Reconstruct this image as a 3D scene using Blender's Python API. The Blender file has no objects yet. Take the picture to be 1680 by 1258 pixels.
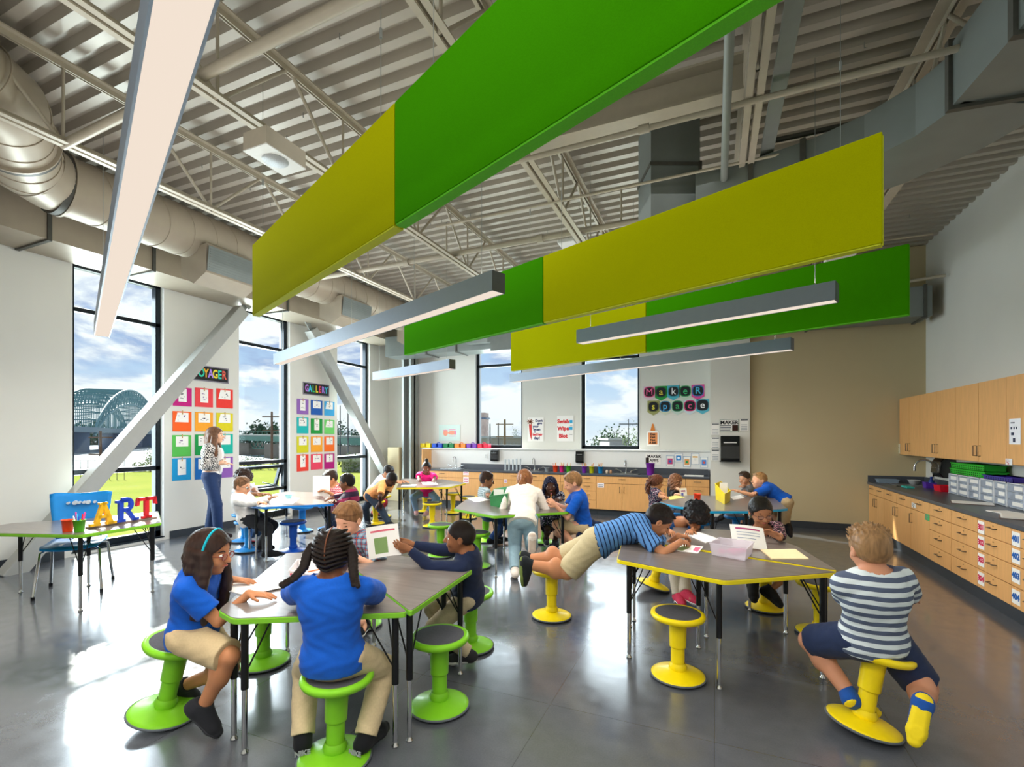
import bpy, bmesh, math, random
import numpy as np
from mathutils import Vector, Matrix, Euler
random.seed(7)
PI = math.pi
SC = bpy.context.scene
COL = SC.collection
TH = math.radians(23.06)
ct, st = math.cos(TH), math.sin(TH)
HC, FC, CX, HY = 1.62, 780.0, 840.0, 717.0      # eye height, focal length in px, centre column, horizon row

def ray(u, v):
    a = (u - CX) / FC
    return Vector((a * ct - st, a * st + ct, (HY - v) / FC))
def P(u, v, z=0.0):                # point where the sight line meets height z
    r = ray(u, v); t = (z - HC) / r.z
    return Vector((r.x * t, r.y * t, z))
def D(u, v, d):                    # point at distance d along the view
    r = ray(u, v); return Vector((r.x * d, r.y * d, HC + r.z * d))
def onX(u, v, X):
    r = ray(u, v); t = X / r.x; return Vector((X, r.y * t, HC + r.z * t))
def onY(u, v, Y):
    r = ray(u, v); t = Y / r.y; return Vector((r.x * t, Y, HC + r.z * t))
def V(*a): return Vector(a)

# ---------------------------------------------------------------- materials
def lin(c):
    if isinstance(c, str):
        c = c.lstrip('#'); c = [int(c[i:i + 2], 16) / 255 for i in (0, 2, 4)]
    return tuple((x / 12.92 if x <= 0.04045 else ((x + 0.055) / 1.055) ** 2.4) for x in c[:3])
MATS = {}
def nt(name):
    m = bpy.data.materials.new(name); m.use_nodes = True
    n = m.node_tree; n.nodes.clear()
    o = n.nodes.new('ShaderNodeOutputMaterial')
    return m, n, o
def pbr(name, col, rough=.5, metal=0.0, var=.05, scale=25.0, bump=0.0, emis=0.0, coat=0.0, trans=0.0, stretch=None, sheen=0.0, sub=0.0):
    if name in MATS: return MATS[name]
    m, n, o = nt(name)
    b = n.nodes.new('ShaderNodeBsdfPrincipled')
    tc = n.nodes.new('ShaderNodeTexCoord')
    nz = n.nodes.new('ShaderNodeTexNoise'); nz.inputs['Scale'].default_value = scale; nz.inputs['Detail'].default_value = 4
    if stretch:
        mp = n.nodes.new('ShaderNodeMapping'); mp.inputs['Scale'].default_value = stretch
        n.links.new(tc.outputs['Object'], mp.inputs[0]); n.links.new(mp.outputs[0], nz.inputs['Vector'])
    else: n.links.new(tc.outputs['Object'], nz.inputs['Vector'])
    c = lin(col)
    mr = n.nodes.new('ShaderNodeMapRange')
    mr.inputs['From Min'].default_value = .3; mr.inputs['From Max'].default_value = .7
    mr.inputs['To Min'].default_value = 1 - var; mr.inputs['To Max'].default_value = 1 + var
    n.links.new(nz.outputs['Fac'], mr.inputs['Value'])
    vm = n.nodes.new('ShaderNodeVectorMath'); vm.operation = 'SCALE'; vm.inputs[0].default_value = c
    n.links.new(mr.outputs[0], vm.inputs['Scale'])
    n.links.new(vm.outputs[0], b.inputs['Base Color'])
    b.inputs['Roughness'].default_value = rough; b.inputs['Metallic'].default_value = metal
    b.inputs['Coat Weight'].default_value = coat; b.inputs['Transmission Weight'].default_value = trans
    b.inputs['Sheen Weight'].default_value = sheen
    if sub: b.inputs['Subsurface Weight'].default_value = sub; b.inputs['Subsurface Radius'].default_value = (.02, .008, .004)
    if bump:
        bp = n.nodes.new('ShaderNodeBump'); bp.inputs['Strength'].default_value = bump; bp.inputs['Distance'].default_value = .004
        n.links.new(nz.outputs['Fac'], bp.inputs['Height']); n.links.new(bp.outputs[0], b.inputs['Normal'])
    if rough >= 1.0: b.inputs['Specular IOR Level'].default_value = .05
    if emis:
        b.inputs['Emission Color'].default_value = (*c, 1); b.inputs['Emission Strength'].default_value = emis
    n.links.new(b.outputs[0], o.inputs[0])
    MATS[name] = m
    return m
def node(n, t, **kw):
    x = n.nodes.new(t)
    for k, v in kw.items():
        if k.startswith('i_'): x.inputs[int(k[2:]) if k[2:].isdigit() else k[2:]].default_value = v
        else: setattr(x, k, v)
    return x
def math_n(n, op, a, b=None, c=None, clamp=False):
    x = n.nodes.new('ShaderNodeMath'); x.operation = op; x.use_clamp = clamp
    for i, q in enumerate((a, b, c)):
        if q is None: continue
        if isinstance(q, (int, float)): x.inputs[i].default_value = q
        else: n.links.new(q, x.inputs[i])
    return x.outputs[0]
def mixc(n, f, a, b):
    x = n.nodes.new('ShaderNodeMix'); x.data_type = 'RGBA'
    for i, q in ((0, f), (6, a), (7, b)):
        if isinstance(q, (int, float)): x.inputs[i].default_value = q
        elif isinstance(q, tuple): x.inputs[i].default_value = (*q[:3], 1)
        else: n.links.new(q, x.inputs[i])
    return x.outputs[2]
def custom(name, fn, rough=.6, **kw):
    """fn(n, obj_xyz_sockets, coords) -> colour socket"""
    if name in MATS: return MATS[name]
    m, n, o = nt(name)
    b = n.nodes.new('ShaderNodeBsdfPrincipled'); b.inputs['Roughness'].default_value = rough
    for k, v in kw.items(): b.inputs[k.replace('_', ' ')].default_value = v
    tc = n.nodes.new('ShaderNodeTexCoord'); sp = n.nodes.new('ShaderNodeSeparateXYZ'); n.links.new(tc.outputs['Object'], sp.inputs[0])
    c = fn(n, sp.outputs, tc.outputs['Object'], b)
    n.links.new(c, b.inputs['Base Color']); n.links.new(b.outputs[0], o.inputs[0])
    MATS[name] = m; return m

# ---------------------------------------------------------------- objects
def tag(o, label=None, cat=None, group=None, kind=None):
    if label: o['label'] = label
    if cat: o['category'] = cat
    if group: o['group'] = group
    if kind: o['kind'] = kind
    return o
def thing(name, label, cat, loc=(0, 0, 0), rz=0.0, group=None):
    o = bpy.data.objects.new(name, None); COL.objects.link(o); o.empty_display_size = .1
    o.location = loc; o.rotation_euler = (0, 0, rz)
    return tag(o, label, cat, group)
class MB:
    def __init__(s): s.v = []; s.f = []; s.sm = []; s.mi = []; s.cur = 0
    def add(s, vs, fs, smooth=False):
        b = len(s.v); s.v += [tuple(x) for x in vs]; s.f += [tuple(i + b for i in f) for f in fs]
        s.sm += [smooth] * len(fs); s.mi += [s.cur] * len(fs); return s
    def box(s, a, b, M=None):
        x0, y0, z0 = a; x1, y1, z1 = b
        vs = [V(x, y, z) for z in (z0, z1) for y in (y0, y1) for x in (x0, x1)]
        if M is not None: vs = [M @ v for v in vs]
        return s.add(vs, [(0, 2, 3, 1), (4, 5, 7, 6), (0, 1, 5, 4), (2, 6, 7, 3), (0, 4, 6, 2), (1, 3, 7, 5)])
    def cbox(s, c, sz, M=None):
        return s.box([c[i] - sz[i] / 2 for i in range(3)], [c[i] + sz[i] / 2 for i in range(3)], M)
    def prism(s, pts, z0, z1, M=None):          # polygon in xy extruded in z
        n = len(pts); vs = [V(p[0], p[1], z0) for p in pts] + [V(p[0], p[1], z1) for p in pts]
        if M is not None: vs = [M @ v for v in vs]
        return s.add(vs, [tuple(reversed(range(n))), tuple(range(n, 2 * n))] + [(i, (i + 1) % n, n + (i + 1) % n, n + i) for i in range(n)])
    def tube(s, pts, r, n=10, caps=True, closed=False):
        pts = [Vector(p) for p in pts]; m = len(pts); rs = r if isinstance(r, (list, tuple)) else [r] * m
        vs = []; prev = None
        for i, p in enumerate(pts):
            if closed: t = (pts[(i + 1) % m] - pts[i - 1]).normalized()
            else: t = ((pts[i + 1] if i < m - 1 else p) - (pts[i - 1] if i > 0 else p)).normalized()
            if prev is None:
                a = t.orthogonal().normalized()
            else:
                a = (prev - t * prev.dot(t)).normalized()
            prev = a; b = t.cross(a)
            for k in range(n):
                q = 2 * PI * k / n; vs.append(p + (a * math.cos(q) + b * math.sin(q)) * rs[i])
        fs = [(i * n + k, i * n + (k + 1) % n, (i + 1) * n + (k + 1) % n, (i + 1) * n + k) for i in range(m - 1) for k in range(n)]
        if closed: fs += [((m - 1) * n + k, (m - 1) * n + (k + 1) % n, (k + 1) % n, k) for k in range(n)]
        s.add(vs, fs, True)
        if caps and not closed: s.add([vs[k] for k in range(n)], [tuple(reversed(range(n)))]); s.add(vs[-n:], [tuple(range(n))])
        return s
    def bar(s, a, b, w, h, up=V(0, 0, 1)):      # rectangular bar from a to b
        a = Vector(a); b = Vector(b); t = (b - a).normalized(); x = t.cross(up).normalized(); y = x.cross(t).normalized()
        vs = [p + x * sx * w / 2 + y * sy * h / 2 for p in (a, b) for sx, sy in ((-1, -1), (1, -1), (1, 1), (-1, 1))]
        return s.add(vs, [(0, 3, 2, 1), (4, 5, 6, 7), (0, 1, 5, 4), (1, 2, 6, 5), (2, 3, 7, 6), (3, 0, 4, 7)])
    def lathe(s, prof, n=32, M=None, smooth=True, ang=None):
        vs = []
        for r, z in prof:
            for k in range(n):
                q = 2 * PI * k / n; p = V(r * math.cos(q), r * math.sin(q), z); vs.append(M @ p if M is not None else p)
        m = len(prof)
        s.add(vs, [(i * n + k, i * n + (k + 1) % n, (i + 1) * n + (k + 1) % n, (i + 1) * n + k) for i in range(m - 1) for k in range(n)], smooth)
        return s
    def disc(s, c, r, nrm=V(0, 0, 1), n=24):
        a = Vector(nrm).orthogonal().normalized(); b = Vector(nrm).normalized().cross(a)
        return s.add([Vector(c) + (a * math.cos(2 * PI * k / n) + b * math.sin(2 * PI * k / n)) * r for k in range(n)], [tuple(range(n))])
    def sphere(s, c, r, n=12, M=None):
        rr = r if isinstance(r, (list, tuple)) else (r, r, r); vs = []; m = n // 2 + 1
        for i in range(m):
            t = PI * i / (m - 1)
            for k in range(n):
                q = 2 * PI * k / n
                p = V(rr[0] * math.sin(t) * math.cos(q), rr[1] * math.sin(t) * math.sin(q), rr[2] * math.cos(t))
                if M is not None: p = M @ p
                vs.append(Vector(c) + p)
        return s.add(vs, [(i * n + k, (i + 1) * n + k, (i + 1) * n + (k + 1) % n, i * n + (k + 1) % n) for i in range(m - 1) for k in range(n)], True)
    def build(s, name, mat, parent=None, world=False, bevel=0.0, origin=None, recalc=False):
        me = bpy.data.meshes.new(name)
        off = V(0, 0, 0)
        o = bpy.data.objects.new(name, me)
        if parent is not None:
            o.parent = parent
            if world:
                q = parent; off = V(0, 0, 0)
                while q is not None: off = off + q.location; q = q.parent
        else:
            if origin is None:
                xs = np.array([tuple(v) for v in s.v]); lo = xs.min(0); hi = xs.max(0)
                origin = ((lo[0] + hi[0]) / 2, (lo[1] + hi[1]) / 2, lo[2])
            off = Vector(origin); o.location = off
        me.from_pydata([tuple(Vector(v) - off) for v in s.v], [], s.f)
        me.polygons.foreach_set('use_smooth', s.sm)
        ms = mat if isinstance(mat, (list, tuple)) else [mat]
        for m in ms: me.materials.append(m)
        if len(ms) > 1: me.polygons.foreach_set('material_index', s.mi)
        me.update()
        if recalc:
            bm = bmesh.new(); bm.from_mesh(me); bmesh.ops.remove_doubles(bm, verts=bm.verts, dist=1e-5); bmesh.ops.recalc_face_normals(bm, faces=bm.faces); bm.to_mesh(me); bm.free()
        COL.objects.link(o)
        if bevel:
            md = o.modifiers.new('Bevel', 'BEVEL'); md.width = bevel; md.segments = 2; md.limit_method = 'ANGLE'; md.angle_limit = math.radians(40)
        return o
def part(name, mat, parent, fn, **kw):
    m = MB(); fn(m); return m.build(name, mat, parent, **kw)
def struct(name, mb, mat, **kw):
    o = mb.build(name, mat, **kw)
    if o.parent is None: o['kind'] = 'structure'
    return o
_dg = None
def text_mesh(s, size, M, ext=.002, bold=0.0, align='CENTER', spacing=1.0):
    """letters as mesh data: text lies in local xy, transformed by M"""
    c = bpy.data.curves.new('t', 'FONT'); c.body = s; c.size = size; c.extrude = ext; c.offset = bold
    c.align_x = align; c.align_y = 'CENTER'; c.space_character = spacing; c.resolution_u = 3
    o = bpy.data.objects.new('t', c); COL.objects.link(o)
    dg = bpy.context.evaluated_depsgraph_get(); dg.update()
    me = bpy.data.meshes.new_from_object(o.evaluated_get(dg))
    vs = [M @ v.co for v in me.vertices]; fs = [tuple(p.vertices) for p in me.polygons]
    bpy.data.objects.remove(o); bpy.data.curves.remove(c); bpy.data.meshes.remove(me)
    return vs, fs
def text(name, s, size, M, mat, parent, **kw):
    vs, fs = text_mesh(s, size, M, **kw); b = MB(); b.add(vs, fs); return b.build(name, mat, parent, world=True)
def frameM(o, x, y):     # matrix with local x,y axes and origin
    x = Vector(x).normalized(); y = Vector(y).normalized(); z = x.cross(y)
    M = Matrix((x, y, z)).transposed().to_4x4(); M.translation = Vector(o); return M
def copy_tree(o, parent=None, **kw):
    c = o.copy(); COL.objects.link(c)
    if parent is not None: c.parent = parent
    for ch in list(o.children): copy_tree(ch, c)
    return c

SC.view_settings.view_transform = 'Standard'
SC.view_settings.look = 'None'
SC.view_settings.exposure = 0.0
SC.cycles.max_bounces = 8; SC.cycles.diffuse_bounces = 4; SC.cycles.glossy_bounces = 3; SC.cycles.transmission_bounces = 4
SC.cycles.transparent_max_bounces = 12
SC.cycles.sample_clamp_indirect = 4.0
SC.cycles.caustics_reflective = False; SC.cycles.caustics_refractive = False

cam = bpy.data.cameras.new('camera'); camo = bpy.data.objects.new('camera', cam); COL.objects.link(camo)
camo.location = (0, 0, HC); camo.rotation_euler = (PI / 2, 0, TH)
cam.sensor_width = 36; cam.lens = FC / 1680 * 36; cam.shift_y = (HY - 629) / 1680; cam.clip_end = 2000; cam.clip_start = .05
SC.camera = camo

# ---------------------------------------------------------------- base materials
WALL = pbr('wall_paint', '#dadad2', .75, var=.015, scale=2, bump=.02)
WALLR = pbr('wall_paint_beige', '#c6b893', .75, var=.015, scale=2, bump=.02)
WHITE = pbr('white_board', '#e4e6e4', .35, var=.01)
STEEL = pbr('painted_steel', '#b9b1a0', .45, .2, var=.04, scale=12)
STEELG = pbr('grey_painted_steel', '#8e938f', .4, .3, var=.04, scale=12)
DUCT = pbr('duct_paint', '#a89d8b', .42, .25, var=.04, scale=6)
DUCTG = pbr('grey_duct_paint', '#7f8785', .4, .3, var=.05, scale=5)
GREYD = pbr('dark_duct_flange', '#55554f', .5, .3, var=.08)
FRAME = pbr('dark_aluminium_frame', '#1f262c', .35, .5, var=.05)
CHROME = pbr('chrome', '#d8d8da', .12, 1.0, var=.02)
BLACKM = pbr('black_powdercoat', '#15161a', .35, .3, var=.05)
BLACKP = pbr('black_plastic', '#0d0f12', .22, 0, var=.1, coat=.4)
RUBBER = pbr('dark_rubber_base', '#353b42', .45, 0, var=.05)
COUNTER = pbr('dark_grey_laminate', '#4a4f57', .32, 0, var=.08, scale=60)
MAPLE = pbr('maple_laminate', '#e0aa6c', .42, 0, var=.07, scale=6, stretch=(9, 9, .7))
MAPLEE = pbr('maple_edge', '#a47b50', .5, 0, var=.07, scale=6)
SEAM = pbr('dark_gap', '#5f4830', .8)
PAPER = pbr('white_paper', '#f2f1ec', .7, var=.01)
GREENP = pbr('green_plastic', '#7cc423', .38, var=.03, coat=.15)
YELP = pbr('yellow_plastic', '#f0d60c', .38, var=.03, coat=.15)
BLUEP = pbr('blue_plastic', '#1a8fd8', .38, var=.03, coat=.15)
BLUED = pbr('royal_blue_plastic', '#1651b8', .38, var=.03, coat=.15)
PADG = pbr('charcoal_pad', '#4c4c52', .75, var=.12, scale=80, bump=.2)
GREYR = pbr('grey_rubber_ring', '#5a6066', .6, var=.06)

def glass_mat(name='window_glass', tint=(0.93, 0.97, 0.97), refl=.08):
    if name in MATS: return MATS[name]
    m, n, o = nt(name)
    t = node(n, 'ShaderNodeBsdfTransparent'); t.inputs[0].default_value = (*tint, 1)
    g = node(n, 'ShaderNodeBsdfGlossy'); g.inputs['Roughness'].default_value = .02
    lw = node(n, 'ShaderNodeLayerWeight'); lw.inputs['Blend'].default_value = .12
    nz = node(n, 'ShaderNodeTexNoise'); nz.inputs['Scale'].default_value = 1.0
    f = math_n(n, 'MULTIPLY', lw.outputs['Fresnel'], .55)
    f = math_n(n, 'ADD', f, math_n(n, 'MULTIPLY', nz.outputs['Fac'], .01))
    mx = node(n, 'ShaderNodeMixShader'); n.links.new(f, mx.inputs[0]); n.links.new(t.outputs[0], mx.inputs[1]); n.links.new(g.outputs[0], mx.inputs[2])
    n.links.new(mx.outputs[0], o.inputs[0]); MATS[name] = m; return m
GLASS = glass_mat()

def emat(name, col, s):
    m, n, o = nt(name); e = node(n, 'ShaderNodeEmission'); nz = node(n, 'ShaderNodeTexNoise'); nz.inputs['Scale'].default_value = 1.5
    c = lin(col); cc = mixc(n, nz.outputs['Fac'], tuple(x * .96 for x in c), c)
    n.links.new(cc, e.inputs[0]); e.inputs[1].default_value = s; n.links.new(e.outputs[0], o.inputs[0]); MATS[name] = m; return m
LENS = emat('lit_lens', '#fbead9', .95)
# ================================================================ world: cloudy sky
def build_world():
    w = bpy.data.worlds.new('sky'); SC.world = w; w.use_nodes = True; n = w.node_tree; n.nodes.clear()
    o = node(n, 'ShaderNodeOutputWorld'); bg = node(n, 'ShaderNodeBackground'); n.links.new(bg.outputs[0], o.inputs[0])
    tc = node(n, 'ShaderNodeTexCoord'); sp = node(n, 'ShaderNodeSeparateXYZ'); n.links.new(tc.outputs['Generated'], sp.inputs[0])
    mp = node(n, 'ShaderNodeMapping'); mp.inputs['Scale'].default_value = (1, 1, 2.6); n.links.new(tc.outputs['Generated'], mp.inputs[0])
    n1 = node(n, 'ShaderNodeTexNoise'); n1.inputs['Scale'].default_value = 4.2; n1.inputs['Detail'].default_value = 9; n1.inputs['Roughness'].default_value = .55; n1.inputs['Distortion'].default_value = .35
    n.links.new(mp.outputs[0], n1.inputs[0])
    mp2 = node(n, 'ShaderNodeMapping'); mp2.inputs['Scale'].default_value = (1, 1, 2.6); mp2.inputs['Location'].default_value = (.0, .0, .11); n.links.new(tc.outputs['Generated'], mp2.inputs[0])
    n2 = node(n, 'ShaderNodeTexNoise'); n2.inputs['Scale'].default_value = 4.2; n2.inputs['Detail'].default_value = 9; n2.inputs['Roughness'].default_value = .55; n2.inputs['Distortion'].default_value = .35
    n.links.new(mp2.outputs[0], n2.inputs[0])
    cr = node(n, 'ShaderNodeValToRGB'); n.links.new(n1.outputs[0], cr.inputs[0])
    cr.color_ramp.elements[0].position = .41; cr.color_ramp.elements[0].color = (0, 0, 0, 1); cr.color_ramp.elements[1].position = .50; cr.color_ramp.elements[1].color = (1, 1, 1, 1)
    z = sp.outputs[2]
    g = math_n(n, 'MULTIPLY', z, 2.2, clamp=True)
    blue = mixc(n, g, lin('#d2e3f3'), lin('#6aa2e4'))
    shade = math_n(n, 'SUBTRACT', n1.outputs[0], n2.outputs[0]); shade = math_n(n, 'MULTIPLY_ADD', shade, 8.5, .70, clamp=True)
    cloud = mixc(n, shade, lin('#a6b8dc'), lin('#ffffff'))
    skyc = mixc(n, cr.outputs[0], blue, cloud)
    hz = math_n(n, 'MULTIPLY_ADD', z, -9.0, 1.0, clamp=True)
    skyc = mixc(n, math_n(n, 'MULTIPLY', hz, .6), skyc, lin('#eef3f8'))
    n.links.new(skyc, bg.inputs[0]); bg.inputs[1].default_value = 1.15
build_world()

XL, XR, YB, YF, ZC = -8.0, 3.2, 10.4, -2.4, 4.78     # left wall, right wall, back wall, front wall, deck

# ---------------------------------------------------------------- floor
def floor_fn(n, s, co, b):
    nz = node(n, 'ShaderNodeTexNoise'); nz.inputs['Scale'].default_value = 9; nz.inputs['Detail'].default_value = 6; n.links.new(co, nz.inputs[0])
    n2 = node(n, 'ShaderNodeTexNoise'); n2.inputs['Scale'].default_value = 120; n2.inputs['Detail'].default_value = 3; n.links.new(co, n2.inputs[0])
    c = mixc(n, nz.outputs[0], lin('#40444c'), lin('#585b61'))
    c = mixc(n, math_n(n, 'MULTIPLY', n2.outputs[0], .5), c, lin('#6a6d72'))
    br = node(n, 'ShaderNodeTexBrick'); br.offset = 0; br.inputs['Scale'].default_value = 1; br.inputs['Brick Width'].default_value = .915; br.inputs['Row Height'].default_value = .915
    br.inputs['Mortar Size'].default_value = .0022; n.links.new(co, br.inputs[0])
    c = mixc(n, math_n(n, 'MULTIPLY', br.outputs['Fac'], .55), c, lin('#2b2e34'))
    mr = node(n, 'ShaderNodeMapRange'); n.links.new(nz.outputs[0], mr.inputs[0]); mr.inputs[1].default_value = .3; mr.inputs[2].default_value = .7; mr.inputs[3].default_value = .15; mr.inputs[4].default_value = .27
    n.links.new(mr.outputs[0], b.inputs['Roughness'])
    n3 = node(n, 'ShaderNodeTexNoise'); n3.inputs['Scale'].default_value = 3.5; n.links.new(co, n3.inputs[0])
    bp = node(n, 'ShaderNodeBump'); bp.inputs['Strength'].default_value = .08; bp.inputs['Distance'].default_value = .02
    n.links.new(n3.outputs[0], bp.inputs['Height']); n.links.new(bp.outputs[0], b.inputs['Normal'])
    return c
FLOOR = custom('polished_dark_tile', floor_fn, .2, IOR=1.75, Coat_Weight=.5, Coat_Roughness=.12)
m = MB(); m.box((XL - .3, YF - .2, -.12), (XR + .2, YB + .3, 0)); struct('floor', m, FLOOR, origin=(0, 0, 0))

# ---------------------------------------------------------------- walls with openings
def wall_openings(axis, c0, c1, a0, a1, z0, z1, holes):
    """solid wall slab between c0..c1 across `axis`, spanning a0..a1, with rectangular holes (a,b,zlo,zhi)"""
    m = MB()
    def bx(p0, p1, q0, q1):
        if p1 - p0 < 1e-4 or q1 - q0 < 1e-4: return
        if axis == 'X': m.box((c0, p0, q0), (c1, p1, q1))
        else: m.box((p0, c0, q0), (p1, c1, q1))
    cur = a0
    for (a, b, lo, hi) in sorted(holes):
        bx(cur, a, z0, z1); bx(a, b, z0, lo); bx(a, b, hi, z1); cur = b
    bx(cur, a1, z0, z1)
    return m
WINL = [(3.58, 4.76), (6.03, 7.18), (8.49, 9.64)]
WINB = [(-5.42, -4.16), (-2.76, -1.46)]
WB0, WB1 = 1.36, 4.02
struct('wall_left', wall_openings('X', XL - .3, XL, YF, YB + .3, 0, ZC + .1, [(a, b, .06, WB1) for a, b in WINL]), WALL)
struct('wall_back', wall_openings('Y', YB, YB + .3, XL - .3, XR + .2, 0, ZC + .1, [(a, b, WB0, WB1) for a, b in WINB]), WALL)
m = MB(); m.box((XR, YF, 0), (XR + .2, YB + .3, ZC + .1)); struct('wall_right', m, WALL)
m = MB(); m.box((XL, YF - .2, 0), (XR, YF, ZC + .1)); struct('wall_front', m, WALL)
# pier at the end of the back counter, and the recessed-looking beige stretch right of it
m = MB(); m.box((-.07, 9.76, 0), (.60, YB, ZC)); o = struct('wall_pier', m, WALL)
m = MB(); m.box((.60, 9.86, 0), (XR, YB, ZC)); o = struct('wall_back_right', m, WALLR)
for nm, bx in (('baseboard_back', ((.60, 9.845, 0), (2.44, 9.86, .12))), ('baseboard_pier', ((-.07, 9.745, 0), (.6, 9.76, .12))),
               ('baseboard_left', ((XL, YF, 0), (XL + .015, 3.5, .12)))):
    m = MB(); m.box(*bx); struct(nm, m, RUBBER)
m = MB(); m.box((XL, 4.84, 0), (XL + .015, 5.97, .12)); m.box((XL, 7.24, 0), (XL + .015, 8.43, .12)); m.box((XL, 9.7, 0), (XL + .015, YB, .12)); struct('baseboard_piers', m, RUBBER)

# ---------------------------------------------------------------- windows
def window_left(i, a, b):
    root = thing('window_%d' % i, None, None, (XL - .12, (a + b) / 2, .06)); root['kind'] = 'structure'
    m = MB(); x0, x1 = XL - .17, XL - .07; t = .065
    m.box((x0, a, .06), (x1, a + t, WB1)); m.box((x0, b - t - .02, .06), (x1, b, WB1))
    m.box((x0, a, .06), (x1, b, .15)); m.box((x0, a, WB1 - t), (x1, b, WB1))
    m.box((x0, a, 3.35), (x1, b, 3.41)); m.box((x0, a, 1.10), (x1, b, 1.17))
    m.build('window_frame', FRAME, root, world=True, bevel=.004)
    m = MB(); m.box((XL - .125, a + .03, .1), (XL - .119, b - .03, WB1 - .03)); m.build('window_pane', GLASS, root, world=True)
    m = MB(); m.box((XL - .07, a, .045), (XL + .012, b, .062)); m.build('window_sill', FRAME, root, world=True)
    m = MB()
    for yy in (a, b): m.box((XL - .07, yy - .012 if yy == b else yy, .06), (XL + .004, yy if yy == b else yy + .012, WB1))
    m.build('window_reveal', WHITE, root, world=True)
    return root
for i, (a, b) in enumerate(WINL): wl = window_left(i + 1, a, b)
# hinged hopper sash pushed out below the second window
a, b = WINL[1]
root = bpy.data.objects['window_2']
mt = Matrix.Translation((XL - .12, 0, 1.06)) @ Matrix.Rotation(math.radians(20), 4, 'Y')
m = MB(); Hs = .48
m.box((-.03, a + .08, -.05), (.03, b - .1, 0), mt); m.box((-.03, a + .08, -Hs), (.03, b - .1, -Hs + .05), mt)
m.box((-.03, a + .08, -Hs), (.03, a + .13, 0), mt); m.box((-.03, b - .15, -Hs), (.03, b - .1, 0), mt)
m.build('awning_sash', FRAME, root, world=True)
m = MB(); m.box((XL - .17, a, .56), (XL - .07, b, .62)); m.build('frame_rail', FRAME, root, world=True)
m = MB(); m.bar((XL - .1, b - .2, .64), (XL - .23, b - .45, .72), .02, .02); m.bar((XL - .1, a + .3, .64), (XL - .23, a + .5, .72), .02, .02); m.build('stay_arm', CHROME, root, world=True)
def window_back(i, a, b):
    root = thing('window_%d' % i, None, None, ((a + b) / 2, YB + .12, WB0)); root['kind'] = 'structure'
    m = MB(); y0, y1 = YB + .07, YB + .17; t = .06
    m.box((a, y0, WB0), (a + t + .03, y1, WB1)); m.box((b - t, y0, WB0), (b, y1, WB1)); m.box((a, y0, WB0), (b, y1, WB0 + .07)); m.box((a, y0, WB1 - t), (b, y1, WB1))
    m.box((a, y0, 3.33), (b, y1, 3.39)); m.build('window_frame', FRAME, root, world=True, bevel=.004)
    m = MB(); m.box((a + .03, YB + .12, WB0 + .03), (b - .03, YB + .126, WB1 - .03)); m.build('window_pane', GLASS, root, world=True)
    m = MB()
    m.box((a, YB - .004, WB0), (a + .012, YB + .07, WB1)); m.box((b - .012, YB - .004, WB0), (b, YB + .07, WB1)); m.build('window_reveal', WHITE, root, world=True)
for i, (a, b) in enumerate(WINB): window_back(4 + i, a, b)
# white ledge wall below the back windows
m = MB(); m.box((-6.75, 10.17, .86), (-.07, YB, 1.33)); m.box((-6.78, 10.13, 1.33), (-.07, YB, 1.355)); struct('trim_1', m, WHITE, bevel=.003)
# corner column and boxed chase
m = MB(); m.box((-7.28, 9.98, 0), (-7.22, 10.3, ZC)); m.box((-7.06, 9.98, 0), (-7.0, 10.3, ZC)); m.box((-7.28, 10.1, 0), (-7.0, 10.16, ZC)); struct('trim_2', m, STEELG)
m = MB(); m.box((-7.7, 9.95, 0), (-7.35, YB, 1.36)); struct('trim_3', m, WALLR, bevel=.004)

# ---------------------------------------------------------------- corrugated roof deck
def deck():
    m = MB(); pitch = .19; h = .075; y = YF; prof = []
    while y < YB + .2:
        prof += [(y, ZC), (y + pitch * .40, ZC), (y + pitch * .52, ZC + h), (y + pitch * .88, ZC + h)]; y += pitch
    x0, x1 = XL - .2, XR + .1
    vs = [V(x, a, b) for (a, b) in prof for x in (x0, x1)]
    m.add(vs, [(2 * i, 2 * i + 1, 2 * i + 3, 2 * i + 2) for i in range(len(prof) - 1)])
    m.box((x0, YF, ZC + h + .02), (x1, YB + .2, ZC + h + .06))
    return m
DECK = pbr('deck_paint', '#b5aea2', .38, .25, var=.07, scale=1.2)
struct('ceiling', deck(), DECK)
# hanger tabs scattered over the deck
m = MB(); rr = random.Random(3)
for k in range(150):
    x = rr.uniform(-7.4, 2.8); y = rr.uniform(.6, 9.6); y = round(y / .19) * .19 + .04 - .0; z = ZC
    m.box((x, y, z - .05), (x + .004, y + .006, z)); m.box((x, y, z - .05), (x + .014, y + .006, z - .046))
o = m.build('deck_clip', STEELG); tag(o, 'small bent wire clips dotted all over the corrugated roof deck', 'clips', kind='stuff')

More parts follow.
